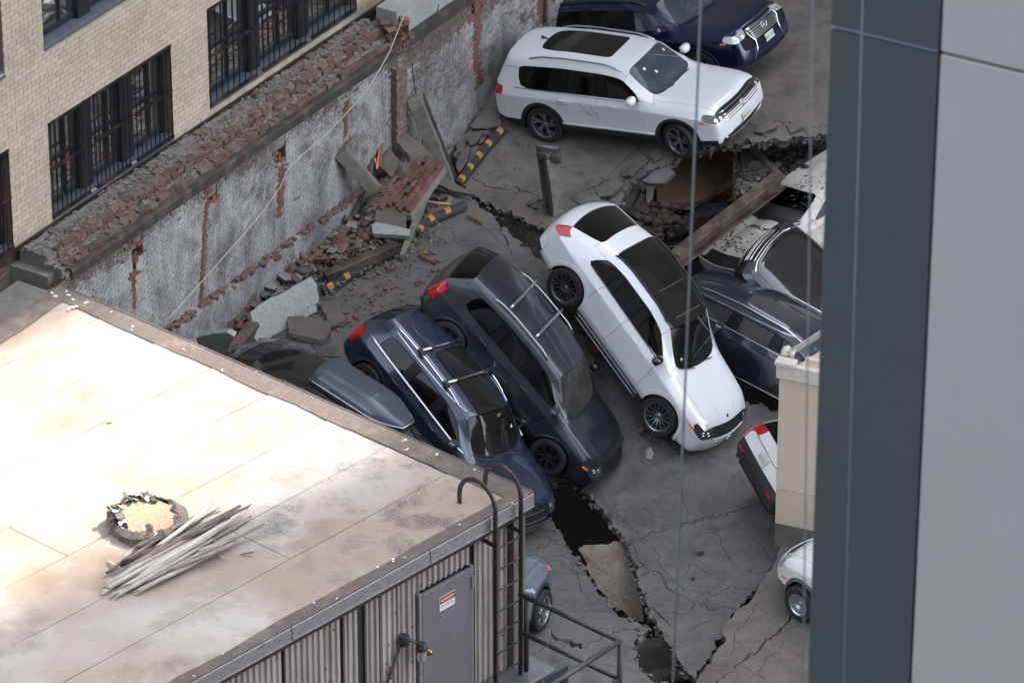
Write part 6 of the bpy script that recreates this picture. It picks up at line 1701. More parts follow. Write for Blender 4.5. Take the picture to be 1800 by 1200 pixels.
q = MB(); q.bevbox(Ph(1218, 1018, HD)+UP*.02, (.06, .04, .03), .01); o = q.build('plastic_scrap', MT['black_plastic']); tag(o, 'tiny dark scrap on the deck below the bigger one', 'scrap')
q = MB()
for k in range(240):
    blob(q, Pd(1120+random.gauss(25, 26), 396+random.gauss(-5, 15), 97.2+random.random()*.5), random.choice((.02, .03, .05, .08, .11)), (1.2, 1, .7))
o = q.build('pit_rubble', MT['dirt']); tag(o, 'heap of brown earth and rubble on the buried dark car', 'rubble', kind='stuff')
MT['splint'] = plain('splintered_wood', (.16, .09, .05), .8, var=.4)
# bank of broken pieces along the wall, and the jumble in the debris hole
rb_ = random.Random(21)
for k in range(64):
    if k < 44: t = rb_.random(); x, y, l = 425+t*270+rb_.gauss(0, 10), 552-t*185+rb_.gauss(0, 22), rb_.uniform(.06, .3)
    else: x, y, l = rb_.uniform(575, 720), rb_.uniform(395, 450), rb_.uniform(.06, .3)
    s_ = rb_.uniform(5, 17); n_ = rb_.randrange(4, 7); a0 = rb_.random()*6; tl = rb_.uniform(-.3, .3)
    P_ = [deckpt(x+s_*cos(a0+2*pi*i/n_)*rb_.uniform(.7, 1.2), y+.6*s_*sin(a0+2*pi*i/n_)*rb_.uniform(.7, 1.2), l+tl*cos(a0+2*pi*i/n_)*s_*.012) for i in range(n_)]
    chunk('broken_piece', P_, rb_.uniform(.05, .12), MT[rb_.choice(('topping', 'concrete', 'asphalt_dark', 'concrete_dark', 'mortar_grey'))], 'small broken piece of slab in the rubble bank along the wall', 'rubble', 'broken pieces in the rubble bank', jit=.025, mat2=MT['broken'])
for k in range(12):
    t = rb_.random(); x, y = 430+t*260, 545-t*170+rb_.gauss(0, 14); a_ = rb_.uniform(-.9, .4); l_ = rb_.uniform(14, 38)
    obox('splintered_plank', deckpt(x, y, rb_.uniform(.1, .3)), deckpt(x+l_*cos(a_), y+l_*sin(a_)*.8, rb_.uniform(.1, .35)), .09, .04, MT[rb_.choice(('splint', 'steel', 'concrete_dark'))], 'splintered plank sticking out of the rubble bank along the wall', 'plank', jit=.01, group='planks in the rubble bank')
for k in range(34):
    x, y = rb_.uniform(1300, 1450), rb_.uniform(252, 345); dpt = 99.6-(y-252)*.018; s_ = rb_.uniform(5, 16); n_ = rb_.randrange(4, 7); a0 = rb_.random()*6
    if 1310 < x < 1400 and y > 300 and x+y < 1700: continue
    P_ = [Pd(x+s_*cos(a0+2*pi*i/n_), y+.7*s_*sin(a0+2*pi*i/n_), dpt+rb_.uniform(-.12, .12)) for i in range(n_)]
    chunk('broken_piece', P_, rb_.uniform(.06, .14), MT[rb_.choice(('concrete', 'concrete_dark', 'concrete_brown', 'concrete_dark'))], 'broken piece of floor in the jumble above the crushed white car', 'rubble', 'broken pieces in the debris hole', jit=.03)
for i, (a, c_) in enumerate((((1340, 262), (1368, 330)), ((1400, 256), (1380, 300)), ((1420, 268), (1445, 318)), ((1298, 268), (1286, 330)), ((1120, 330), (1160, 372)), ((1226, 352), (1262, 372)))):
    q = MB(); m0 = Pd(a[0], a[1], 99); m1 = Pd(c_[0], c_[1], 98.2); q.tube([m0, m0.lerp(m1, .4)+V((.12, 0, -.1)), m0.lerp(m1, .75)+V((-.06, 0, .03)), m1], .014, 5); o = q.build('rebar', MT['bar']); tag(o, 'bent rusty rebar hanging in the debris hole', 'rebar', 'rebars in the debris hole')
q = MB()
for k in range(420):
    x, y = rb_.uniform(1290, 1452), rb_.uniform(258, 350); blob(q, Pd(x, y, 99.7-(y-252)*.018), rb_.choice((.02, .03, .045, .07)), (1.3, 1, .8), mi=rb_.randrange(3))
o = q.build('hole_rubble', [MT['concrete_dark'], MT['concrete'], MT['dirt']]); tag(o, kind='stuff')
# wall of earth behind the hole edges
for pts in ([(1080, 700), (1060, 640), (1040, 560), (1010, 540)],):
    for k, (x, y) in enumerate(((1040, 600), (1030, 580), (1045, 620), (1022, 560))):
        q = MB(); blob(q, deckpt(x, y, .12), random.uniform(.15, .26), (1, 1, .9)); o = q.build('rock', MT['concrete_brown']); tag(o, ('brown rock', 'upper brown rock', 'lower brown rock', 'topmost brown rock')[k]+' wedged between the charcoal suv and the white coupe', 'rock', 'rocks between the two suvs')

# ---------------------------------------------------------------- bricks
BRM = []
for k in range(6):
    q = MB(); q.bevbox((0, 0, 0), (.205*(1 if k < 4 else .6), .095, .062), .006, None, jit=.003); BRM.append(mesh_only(q, 'brick', [MT['red'] if k % 3 == 0 else MT['redold']]))
rnd = random.Random(11)
def loose(p, flat=False, label=None, group=None):
    o = link('brick', BRM[rnd.randrange(6)]); o.location = p
    o.rotation_euler = (rnd.uniform(-.25, .25) if flat else rnd.uniform(-.9, .9), rnd.uniform(-.2, .2) if flat else rnd.uniform(-.7, .7), rnd.uniform(0, 6.3))
    tag(o, label or 'loose red brick lying in the heap along the wall foot', 'brick', group or 'loose bricks heaped along the wall'); return o
for k in range(112):     # heap along the wall behind the pale slab
    t = rnd.random(); x = 445+t*150+rnd.gauss(0, 5); y = 512-t*66+rnd.gauss(0, 9); loose(deckpt(x, y, .04+rnd.random()*.22*(1-abs(t-.55))), False, 'loose red brick in the long heap between the pale slab and the wall', 'bricks heaped behind the pale slab')
for k in range(40):
    t = rnd.random(); loose(deckpt(585+t*70+rnd.gauss(0, 6), 447-t*26+rnd.gauss(0, 12), .03+rnd.random()*.28), False, 'loose red brick in the pile above the dark square beam', 'bricks piled above the square beam')
for k in range(22):
    t = rnd.random(); loose(deckpt(310+t*130, 598-t*4+rnd.gauss(0, 8), .05+rnd.random()*.25), False, 'loose red brick spilled under the fallen coping block', 'bricks under the coping block')
for k in range(18): loose(deckpt(428+rnd.gauss(0, 16), 560+rnd.gauss(0, 18), .05+rnd.random()*.1), False, 'loose red brick beside the left end of the pale slab', 'bricks beside the pale slab')
for k in range(44):
    x, y = rnd.uniform(575, 780), rnd.uniform(430, 570)
    if y < 470-(x-575)*.1: y += 40
    o = loose(deckpt(x, y, .025), True, 'broken brick bit scattered on the asphalt above the black suv', 'brick bits scattered on the asphalt'); s_ = rnd.uniform(.3, .75); o.scale = (s_, s_*1.1, s_*1.2)
loose(deckpt(1131, 757, .03), True, 'single brick bit against the white coupe front tyre', 'brick by the tyre')
for x, y in ((775, 353), (790, 358), (760, 350), (782, 350)): loose(deckpt(x, y, .05), True, 'red brick lump by the far end of the bent curb', 'bricks by the bent curb')
loose(Ph(855, 243, HU)+UP*.1, True, 'pale pink brick left of the striped curb near the wall', 'brick by the curb')
for x, y in ((745, 520), (720, 540)): loose(deckpt(x, y, .04), True, 'brick lump beside the tail of the black suv', 'bricks beside the black suv')
# fallen panel of brickwork, each brick its own part
o0, ox, oy = Ph(676, 404, HD)+UP*.5, None, None
pA_, pB_, pC_ = dp([(682, 408, .42), (745, 344, .72), (628, 375, .38)])
ex = (pB_-pA_).normalized(); nn_ = ex.cross(pC_-pA_).normalized(); 
if nn_.z < 0: nn_ = -nn_
ey = nn_.cross(ex); PR = M((ex, ey, nn_)).transposed(); Lx = (pB_-pA_).length
fp = empty('fallen_brickwork', pA_); tag(fp, 'fallen panel of red brickwork lying in stepped rows', 'brick panel')
for r_ in range(11):
    x = .1*(r_ % 2)+rnd.uniform(0, .06); yy = -.42+r_*.075*1.25
    while x < Lx*(.98 if r_ < 8 else .8):
        h_ = -.03*abs(r_-5)*.5+(.06 if r_ < 2 else 0)+rnd.uniform(-.012, .014)
        if rnd.random() < .94:
            q = MB(); q.bevbox((0, 0, 0), (.2, .083, .12), .006, PR @ Euler((rnd.uniform(-.05, .05), rnd.uniform(-.05, .05), rnd.uniform(-.05, .05))).to_matrix()); o = q.build('brick', MT['redold'] if r_ > 6 or rnd.random() < .3 else MT['red'], fp); rt(o, fp); o.location = pA_+ex*(x+.1)+ey*yy+nn_*(h_+.02)
        x += .207
q = MB(); q.box(pA_+ex*(Lx/2)+ey*.02-nn_*.1, (Lx*.98, 1.0, .14), PR); rt(q.build('mortar_bed', MT['mortar_grey'], fp), fp)
# bent pipes, laths and splinters
MT['copper'] = plain('bright_copper', (.6, .22, .11), .35, .8, var=.3); MT['splint_pale'] = plain('fresh_wood', (.55, .4, .25), .7, var=.2)
def wpt(x, y, l): return deckpt(x, y, l)
for pts, r_, mt_, lb in (([(622, 398, .2), (645, 372, .45), (655, 345, .8), (660, 330, 1.0), (672, 322, 1.05)], .05, 'steel_grey', 'bent grey conduit curling up against the wall'), ([(668, 352, .7), (670, 338, .85), (673, 325, 1.0)], .045, 'splint', 'short brown pipe stub sticking up in the debris'), ([(660, 345, .8), (664, 355, .7), (668, 340, .9), (662, 335, .95)], .025, 'copper', 'bright copper pipe scrap twisted beside the conduit'), ([(622, 398, .15), (634, 388, .3), (645, 374, .5)], .04, 'rail_paint', 'dark bar lying under the bent conduit'), ([(738, 375, .25), (750, 372, .22), (792, 376, .2)], .02, 'splint_pale', 'pale splinter of fresh wood above the bent curb'), ([(822, 385, .06), (838, 391, .06), (848, 396, .05)], .035, 'splint', 'brown wood splinter on the asphalt right of the curb'), ([(738, 452, .05), (752, 460, .05), (766, 466, .04)], .03, 'splint', 'brown wood splinter on the asphalt above the black suv'), ([(745, 400, .12), (760, 385, .14), (775, 378, .12)], .05, 'splint', 'heap of brown bark like wood behind the bent curb'), ([(575, 486, .1), (590, 480, .14), (604, 470, .12)], .03, 'splint', 'brown splinter beside the dark beam')):
    q = MB(); q.tube([wpt(*p) for p in pts], r_, 6); o = q.build('debris_stick', MT[mt_]); tag(o, lb, 'debris')
q = MB(); blob(q, deckpt(748, 446, .03), .04, (1, 1, .6)); o = q.build('orange_scrap', MT['curb_yellow']); tag(o, 'small orange scrap on the asphalt by the white strip', 'scrap')
# tilted plates of the torn deck along the wall foot
for i, (pts, th) in enumerate((([(600, 440, .1), (640, 405, .12), (668, 410, .15), (650, 430, .1), (615, 450, .1)], .07), ([(620, 410, .15), (640, 388, .2), (660, 396, .22), (640, 412, .16)], .07), ([(430, 566, .1), (470, 545, .14), (490, 540, .1), (452, 572, .06)], .07), ([(380, 560, .1), (405, 540, .16), (418, 548, .14), (395, 568, .06)], .07), ([(480, 530, .06), (520, 505, .1), (528, 512, .06), (490, 540, .04)], .06), ([(548, 605, .03), (590, 612, .03), (600, 628, .02), (560, 628, .02)], .05), ([(720, 335, .4), (770, 328, .3), (835, 352, .12), (790, 350, .2)], .06), ([(640, 380, .3), (672, 352, .5), (690, 365, .5), (668, 390, .4)], .08), ([(668, 345, .7), (685, 325, .8), (705, 345, .75), (690, 362, .6)], .08))):
    chunk('torn_plate', dp(pts), th, MT['asphalt_dark'] if i % 2 else MT['topping'], ('torn plate below the fallen gravelly square near the wall', 'torn plate just above the timber beam near the wall', 'torn plate by the pale slab top end near the wall', 'torn plate beside the fallen coping block near the wall', 'thin torn plate among the heaped bricks near the wall', 'flat torn plate above the navy suv tail near the wall', 'long torn plate bridging to the dark gap near the wall', 'torn plate against the bent conduit near the wall', 'torn plate under the perched gravel slab near the wall')[i], 'deck plate', 'torn deck plates along the wall', jit=.03, mat2=MT['broken'])
# grit and small rubble no one could count
q = MB()
for k in range(2600):
    t = rnd.random()
    if k % 11 < 7: x, y = 430+t*330+rnd.gauss(0, 12), 560-t*170+rnd.gauss(0, 26)
    elif k % 11 < 10: x, y = rnd.uniform(480, 800), rnd.uniform(400, 600)
    else: x, y = rnd.uniform(560, 720), rnd.uniform(380, 450)
    p = deckpt(x, y, .01+(.15*rnd.random() if k % 11 < 7 else 0)); r_ = rnd.choice((.015, .02, .03, .045)); q.box(p, (r_*1.6, r_, r_*.8), Euler((rnd.random()*3, rnd.random()*3, rnd.random()*3)).to_matrix(), mi=rnd.randrange(3), jit=.2)
for k in range(420):
    h_, (x, y) = rnd.choice(((HU, (rnd.uniform(800, 1060), rnd.uniform(210, 390))), (HU, (rnd.uniform(820, 920), rnd.uniform(170, 260))), (HD, (rnd.uniform(1020, 1350), rnd.uniform(800, 1100)))))
    p = Ph(x, y, h_)+UP*.008; r_ = rnd.choice((.008, .012, .02, .03)) if h_ is HU else rnd.choice((.006, .009)); q.box(p, (r_*1.6, r_, r_*.8), Euler((rnd.random()*3, rnd.random()*3, rnd.random()*3)).to_matrix(), mi=rnd.randrange(3), jit=.2)
o = q.build('grit', [MT['concrete'], MT['redold'], MT['concrete_dark']]); tag(o, kind='stuff')
q = MB()
for k in range(420):
    t = rnd.random(); x, y = 420+t*275+rnd.gauss(0, 8), 530-t*165+rnd.gauss(0, 14); blob(q, deckpt(x, y, .03+.12*rnd.random()), rnd.choice((.025, .035, .05, .07, .1)), (1.3, 1, .7), mi=rnd.randrange(4))
o = q.build('wall_rubble', [MT['concrete'], MT['mortar_grey'], MT['concrete_dark'], MT['redold']]); tag(o, kind='stuff')

# ---------------------------------------------------------------- buildings added outside the picture to block sun and sky and darken reflections
MT['far_brick'] = brick_mat('tan_facade', (.22, .175, .13), (.25, .2, .15), (.19, .15, .115)); MT['far_glass'] = plain('far_window', (.05, .06, .075), .1, var=.3, coat=1)
dS_ = V((cos(SUN_AZ), sin(SUN_AZ), 0)); dQ = V((-sin(SUN_AZ), cos(SUN_AZ), 0)); TR = M((dS_, dQ, UP)).transposed()
def tower(name, q0, q1, s0, dep, hgt, label):
    r_ = empty(name, dS_*(s0+dep/2)+dQ*((q0+q1)/2)-UP*6.1); tag(r_, label, 'building')
    q = MB(); q.box(dS_*(s0+dep/2)+dQ*((q0+q1)/2)+UP*(hgt/2-6.1), (dep, q1-q0, hgt), TR); rt(q.build('walls', MT['far_brick'], r_), r_)
    q = MB()
    nq = int((q1-q0)/3.4)
    for i in range(nq):
        for k in range(int(hgt/3.6)):
            q.box(dS_*(s0-.02)+dQ*(q0+1.7+i*3.4)+UP*(-3.5+k*3.6), (.1, 1.7, 2.0), TR)
    rt(q.build('windows', MT['far_glass'], r_), r_); tag(bpy.data.objects[q and bpy.data.objects[-1].name], None) if False else None
    return r_
tower('shade_tower_left', -14.3, 46, 88, 20, 190, 'added unseen tan tower shading the lot, left of the sun gap')  # unseen towers added for shade; the gap lets sun onto the roof patch
tower('shade_tower_right', -75, -19.3, 88, 20, 190, 'added unseen tan tower shading the lot, right of the sun gap')
q = MB(); q.box((26, 36, 19), (18, 52, 52)); o = q.build('added_tan_block', MT['far_brick']); tag(o, 'added unseen tan block that darkens the car roof reflections', 'building')  # unseen block added so the tilted car roofs reflect it, not sky

q = MB(); q.box((-8, -97, 30), (150, 22, 74)); o = q.build('viewpoint_tower_walls', MT['panel_dark']); tag(o, 'unseen dark panelled tower blocking sky behind the viewpoint of the photograph', 'building')  # unseen viewpoint building, put in to block sky and darken reflections
q = MB()
for i in range(40):
    for k in range(18): q.box((-81+i*3.7, -85.97, -3+k*3.9), (2.2, .1, 2.2))
wn_ = q.build('window_band', MT['far_glass'], o); tag(wn_, kind='stuff')
for i in range(9):
    for k in range(9):
        q = MB() if not (i or k) else q
        wbox(q, -12+i*4.2, -9.2+i*4.2, FO+.0, FO+.03, 11.2+k*3.7, 13.1+k*3.7)
wn_ = q.build('upper_windows', MT['far_glass'], bld); loc(wn_, bld); tag(wn_, kind='stuff')
# ---------------------------------------------------------------- the vehicles
MT['sunroof_glass'] = glassm('sunroof_glass', (.01, .01, .011), dust=.07)
MT['white'] = paint('white_paint', (.72, .73, .735), .10, (.4, .36, .3), .18); MT['navy'] = paint('navy_paint', (.018, .030, .058), .16, (.16, .16, .17), .22, .35)
MT['charcoal'] = paint('charcoal_paint', (.011, .012, .018), .2, (.1, .095, .095), .3, .1, coat=.7); MT['deepblue'] = paint('deep_blue_paint', (.006, .012, .045), .08, (.1, .1, .12), .14, .2)
MT['black'] = paint('black_paint', (.006, .006, .008), .1, (.1, .09, .085), .1); MT['wagonblue'] = paint('slate_paint', (.014, .019, .032), .18, (.16, .14, .13), .2, .3)
MT['silver'] = paint('silver_blue_paint', (.24, .29, .35), .1, (.25, .24, .22), .28, .6); MT['dirtywhite'] = paint('dirty_white_paint', (.6, .57, .52), .95, (.16, .12, .085), .5, coat=.5); MT['van_white'] = paint('van_white_paint', (.72, .7, .66), .08, (.4, .35, .3), .25)
MT['plate_bold'] = MT['plate']
def emblem(car, c_, hlp, z, kind, y=0.0, sz=.075):
    h, n = hlp['front'](y, z)
    if not h: return
    q = MB(); q.tube([V((0, sz*cos(2*pi*k/24), sz*.85*sin(2*pi*k/24))) for k in range(24)], sz*.11, 6, closed=True)
    s_ = sz*.8
    if kind == 'ring_v': L_ = [[(-.45, .8), (-.15, -.0), (0, .35), (.15, 0), (.45, .8)], [(-.85, .5), (-.4, -.8), (0, .1), (.4, -.8), (.85, .5)]]
    elif kind == 'ring_l': L_ = [[(.35, .75), (-.15, -.35), (.85, -.35)]]
    else: L_ = [[(0, 0), (0, 1)], [(0, 0), (-.87, -.5)], [(0, 0), (.87, -.5)]]
    for l in L_: q.tube([V((0, -y_*s_ if kind == 'ring_l' else y_*s_, z_*s_*.85)) for y_, z_ in l], sz*.09, 5)
    o = q.build('emblem', MT['chrome'], car, smooth=True); o.location = h+n*.018; o.rotation_euler = V((n.x, n.y, n.z*.5)).to_track_quat('X', 'Z').to_euler()
def lampbits(car, hlp, ys, z, x0=5, amber=None, dz=0.0):
    for s in (1, -1):
        for y in ys:
            h, n = hlp['front'](s*y, z)
            if not h: continue
            q = MB(); q.lathe([(.001, -.005), (.02, 0), (.036, .012), (.044, .004)], 12, 'x'); o = q.build('lamp_reflector', MT['chrome'], car, smooth=True); o.location = h+n*.004; o.rotation_euler = n.to_track_quat('X', 'Z').to_euler()
        if amber:
            h, n = hlp['side'](amber[0], amber[1], s)
            if h:
                q = MB(); q.bevbox((0, 0, 0), (.05, .13, .045), .012); o = q.build('side_marker', MT['amber'], car); o.location = h; o.rotation_euler = n.to_track_quat('X', 'Z').to_euler()
def sticker(car, hlp, x, y, sx=.06, sy=.05, mt_='sticker'):
    h, n = hlp['top'](x, y)
    if h:
        q = MB(); q.bevbox((0, 0, 0), (sx, sy, .003), .001); o = q.build('window_sticker', MT[mt_], car); o.location = h+n*-.004+n*.0; o.rotation_euler = n.to_track_quat('Z', 'X').to_euler()
def car(n, name, label, cat, **kw):
    p, t, k = POSE[n]; r = make_car(name, label, cat, p, t, **kw); r[0].scale = (k, k, k); return r
# white three row suv on the upper deck
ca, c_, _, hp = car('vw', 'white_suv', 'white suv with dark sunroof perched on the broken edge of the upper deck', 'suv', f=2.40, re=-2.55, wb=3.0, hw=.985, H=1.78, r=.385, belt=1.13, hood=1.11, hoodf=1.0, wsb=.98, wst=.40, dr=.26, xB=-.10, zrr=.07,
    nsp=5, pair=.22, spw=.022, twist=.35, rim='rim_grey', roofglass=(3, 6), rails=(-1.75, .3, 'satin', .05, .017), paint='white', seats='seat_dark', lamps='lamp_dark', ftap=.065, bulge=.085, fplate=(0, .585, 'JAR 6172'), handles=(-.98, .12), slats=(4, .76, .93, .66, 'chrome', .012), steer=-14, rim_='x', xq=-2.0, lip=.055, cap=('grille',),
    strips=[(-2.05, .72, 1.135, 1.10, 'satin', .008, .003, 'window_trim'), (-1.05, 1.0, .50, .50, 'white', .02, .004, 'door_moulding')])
emblem(ca, c_, hp, .85, 'ring_v'); lampbits(ca, hp, (.72, .84), .865, amber=(2.08, .84))
for z, yw, mt_ in ((.36, .75, 'satin'), (.5, .62, 'chrome')):
    q = MB(); pts = [];
    for k in range(13):
        y = lerp(-yw, yw, k/12); h, n = hp['front'](y, z+.12*abs(y/yw)**4*(1 if z < .4 else 0));
        if h: pts.append(h+n*.012)
    q.tube(pts, .02 if z < .4 else .009, 6); q.build('bumper_trim', MT[mt_], ca, smooth=True)
h, n = hp['top'](-1.75, 0); q = MB(); q.prism([(-.09, 0), (.08, 0), (-.05, .055), (-.085, .06)], -.012, .012, lambda v: V((v.x, v.z, v.y))); o = q.build('shark_fin', MT['gloss_black'], ca); o.location = h
for x, y in ((.62, -.35), (.78, -.2), (.6, .45)): sticker(ca, hp, x, y)
MT['scuff'] = plain('scuffed_paint', (.3, .29, .28), .6, var=.3, scale=30)
sr_ = random.Random(5)
for k in range(16):
    x0, z0 = sr_.uniform(-1.35, -.35), sr_.uniform(.78, .98); q = MB(); pts = []
    for i in range(7):
        h, n = hp['side'](x0+i*sr_.uniform(.03, .05), z0+.05*sin(i*.6+k)-.012*i*(k % 3), -1)
        if h: pts.append(h+n*.0008)
    if len(pts) > 3: q.tube(pts, [.0015, .004, .005, .004, .005, .003, .0015][:len(pts)], 4); q.build('scuff', MT['scuff'], ca)
# dark blue luxury suv behind it
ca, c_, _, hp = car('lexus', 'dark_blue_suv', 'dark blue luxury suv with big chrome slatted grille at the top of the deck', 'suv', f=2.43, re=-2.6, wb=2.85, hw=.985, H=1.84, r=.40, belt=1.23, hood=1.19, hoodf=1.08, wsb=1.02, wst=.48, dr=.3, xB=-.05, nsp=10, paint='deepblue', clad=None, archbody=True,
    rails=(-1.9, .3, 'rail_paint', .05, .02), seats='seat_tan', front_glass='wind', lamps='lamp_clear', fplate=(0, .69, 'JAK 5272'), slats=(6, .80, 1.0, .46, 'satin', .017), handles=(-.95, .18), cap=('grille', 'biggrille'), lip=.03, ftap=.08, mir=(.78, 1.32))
emblem(ca, c_, hp, .93, 'ring_l', sz=.09); lampbits(ca, hp, (.66, .8), .96, amber=(2.1, .93))
for s in (1, -1):
    q = MB(); pts = [hp['front'](s*yy, zz) for yy, zz in ((.50, 1.02), (.52, .92), (.42, .78), (.44, .62), (.56, .45))]; pts = [h+n*.012 for h, n in pts if h]; q.tube(pts, .024, 6); q.build('grille_surround', MT['chrome'], ca, smooth=True)
q = MB(); pts = [hp['front'](lerp(-.5, .5, k/8), 1.02) for k in range(9)]; q.tube([h+n*.01 for h, n in pts if h], .022, 6); q.build('grille_surround', MT['chrome'], ca, smooth=True)
# white coupe suv
ca, c_, _, hp = car('merc', 'white_coupe_suv', 'white coupe suv with black glass roof tipped nose down in the row', 'suv', f=2.33, re=-2.48, wb=2.93, hw=1.0, wind='wind_dark', H=1.73, r=.39, belt=1.13, hood=1.11, hoodf=.95, wsb=.99, wst=.33, dr=.82, zrr=.19, xB=-.16, nsp=14, spw=.011, rim='rim_grey', paint='white', clad=None, archbody=True, lip=.075, rl=.16,
    rgj=7, roofglass=(2, 7), rails=(-1.35, .2, 'black_plastic', .022, .017), lamps='lamp_dark', mirmat='gloss_black', xq=-1.75, handles=(-1.02, .10), slats=(1, .72, .72, .45, 'chrome', .012), rbulge=.2, rtap=.09, ftap=.13, seats='seat_dark', rear_glass='tint', tw=.885, tailrows=(4,), bulge=.17,
    matover={'bumper_clad_r': 'black_plastic'}, strips=[(-.98, .95, .33, .33, 'gloss_black', .045, .05, 'running_board'), (-.95, .92, .31, .31, 'satin', .012, .1, 'board_edge'), (-1.5, .75, 1.15, 1.115, 'gloss_black', .011, .004, 'window_trim')])
emblem(ca, c_, hp, .72, 'star', sz=.085); lampbits(ca, hp, (.66, .78), .85, amber=(1.98, .86))
h, n = hp['top'](2.17, 0); q = MB(); q.lathe([(.001, .006), (.03, .004), (.034, 0)], 14, 'z'); o = q.build('hood_badge', MT['gloss_black'], ca); o.location = h; o.rotation_euler = n.to_track_quat('Z', 'X').to_euler()
for x in (-.35, .22):
    q = MB(); pts = [hp['top'](x, lerp(-.42, .42, k/8)) for k in range(9)]; q.tube([h+n*.004 for h, n in pts if h], .010, 5); q.build('roof_seam', MT['satin'], ca)
sticker(ca, hp, .88, -.5, .05, .05, 'plate')
for s in (1, -1):
    q = MB(); pts = [hp['top'](lerp(1.1, 2.1, k/8), s*lerp(.36, .28, k/8)) for k in range(9)]; q.tube([h+n*-.004 for h, n in pts if h], .016, 6); q.build('hood_crease', MT['white'], ca, smooth=True)
# charcoal suv in the middle of the row
ca, c_, _, hp = car('black', 'charcoal_suv', 'dusty charcoal suv with silver roof crossbars tipped nose down', 'suv', wind='dusty_wind', f=2.28, re=-2.32, wb=2.82, hw=.95, H=1.66, r=.365, belt=1.08, hood=1.04, hoodf=.88, wsb=1.13, wst=.40, dr=.4, zrr=.1, xB=-.05, nsp=7, pair=.16, rim='rim_dark', paint='charcoal', clad=None, archbody=True, lip=.025, rails=(-1.45, .05, 'satin', .055, .018), lamps='lamp_dark', ftap=.13, bulge=.16,
    xq=-1.72, handles=(-.95, .15), slats=(2, .62, .72, .5, 'rim_dark', .012), seats='seat_grey', tailrows=(3, 4))
lampbits(ca, hp, (.6, .74), .80, amber=(2.0, .78))
for x in (-1.12, -.42):
    q = MB(); pts = [hp['top'](x, lerp(-.63, .63, k/10)) for k in range(11)]; q.tube([V((x, p[0].y, pts[1][0].z+.085)) for p in pts], .028, 8); q.build('crossbar', MT['satin'], ca, smooth=True)
# navy suv nearest the shed
ca, c_, _, hp = car('navy', 'navy_suv', 'navy suv with chrome window trim and two roof bars next to the shed', 'suv', f=2.33, re=-2.3, wb=2.865, hw=.95, wind='wind_dark', H=1.64, r=.365, belt=1.07, hood=1.03, hoodf=.87, wsb=1.0, wst=.40, dr=.36, zrr=.07, xB=-.1, nsp=8, paint='navy', clad='black_plastic', lip=.05, rails=(-1.85, .2, 'chrome', .03, .018), lamps='lamp_dark', roofglass=(4, 7), mirmat='navy', ftap=.14, bulge=.17,
    xq=-1.75, handles=(-.98, .12), slats=(4, .55, .8, .42, 'chrome', .01), seats='seat_grey', tailrows=(3, 4), strips=[(-2.0, .9, 1.09, 1.06, 'satin', .03, .004, 'window_trim'), (-1.75, .35, 1.47, 1.5, 'chrome', .012, .006, 'window_trim')])
lampbits(ca, hp, (.6, .74), .78)
for x in (-1.05, -.28):
    q = MB(); h0, _n = hp['top'](x, .6); q.tube([V((x, y, h0.z+.1)) for y in (-.66, -.3, 0, .3, .66)], .026, 8); q.build('crossbar', MT['chrome'], ca, smooth=True)
    for s in (1, -1):
        q = MB(); q.bevbox((x, s*.66, h0.z+.07), (.13, .15, .09), .02); q.build('crossbar_foot', MT['black_plastic'], ca)
        q = MB(); q.bevbox((x, s*.38, h0.z+.1), (.08, .1, .07), .02); q.build('bar_clamp', MT['black_plastic'], ca)
h, n = hp['top'](-1.6, 0); q = MB(); q.prism([(-.09, 0), (.08, 0), (-.05, .05), (-.085, .055)], -.014, .014, lambda v: V((v.x, v.z, v.y))); o = q.build('shark_fin', MT['navy'], ca); o.location = h
sticker(ca, hp, .75, .5, .05, .07)
# black car under the roof box
ca, c_, _, hp = car('box', 'black_wagon', 'black car mostly hidden behind the shed roof edge', 'car', f=2.3, re=-2.75, wb=2.8, hw=.93, H=1.52, r=.34, belt=1.0, hood=.95, hoodf=.8, dr=.75, zrr=.14, paint='black', clad=None, archbody=True, rbulge=.2, rl=.3, xq=-1.9, no_wiper=True, no_mirror=True)
bx = empty('roof_box', ca.location, ca.rotation_euler); bx.scale = ca.scale; ca.location = cpt('box', -1.15, -.12, .12); tag(bx, 'long blue grey roof box strapped on top of the black car', 'roof box')
q = MB(); n_ = 22; rings = []
for k in range(n_):
    u = k/(n_-1); x = lerp(-2.05, -.1, u); wv = .40*(1-max(0, (u-.62)/.38)**2.4*.62)*(1 if u > .02 else .96); hv = .33*(1-max(0, (u-.55)/.45)**2*.62)*(1 if u > .04 else .8)
    rings.append([V((x, s*wv, z)) for s, z in ()] or [V((x, wv*a, 1.60+hv*z)) for a, z in ((-.97, 0), (-1, .22), (-1, .42), (-.93, .72), (-.72, .93), (-.35, 1), (0, 1.02), (.35, 1), (.72, .93), (.93, .72), (1, .42), (1, .22), (.97, 0))])
m_ = len(rings[0]); q.v = [tuple(v) for r_ in rings for v in r_]
for k in range(n_-1):
    for e in range(m_-1): q.f.append((k*m_+e, (k+1)*m_+e, (k+1)*m_+e+1, k*m_+e+1)); q.m.append(0)
q.f += [tuple(range(m_)), tuple((n_-1)*m_+e for e in range(m_))[::-1]]; q.m += [0, 0]
MT['box_blue'] = plain('roof_box_plastic', (.05, .062, .08), .3, .0, var=.12, scale=2, coat=.4)
q.build('lid', MT['box_blue'], bx, smooth=True, angle=50)
q = MB(); rg = [V((lerp(-2.06, -.08, k/21), s_*(.415*(1-max(0, (k/21-.62)/.38)**2.4*.62)), 1.69)) for s_ in (-1,) for k in range(22)]; rg2 = [V((p.x, -p.y, p.z)) for p in rg]; q.tube(rg+rg2[::-1], .012, 6, closed=True); q.build('lid_seam', MT['satin'], bx, smooth=True)
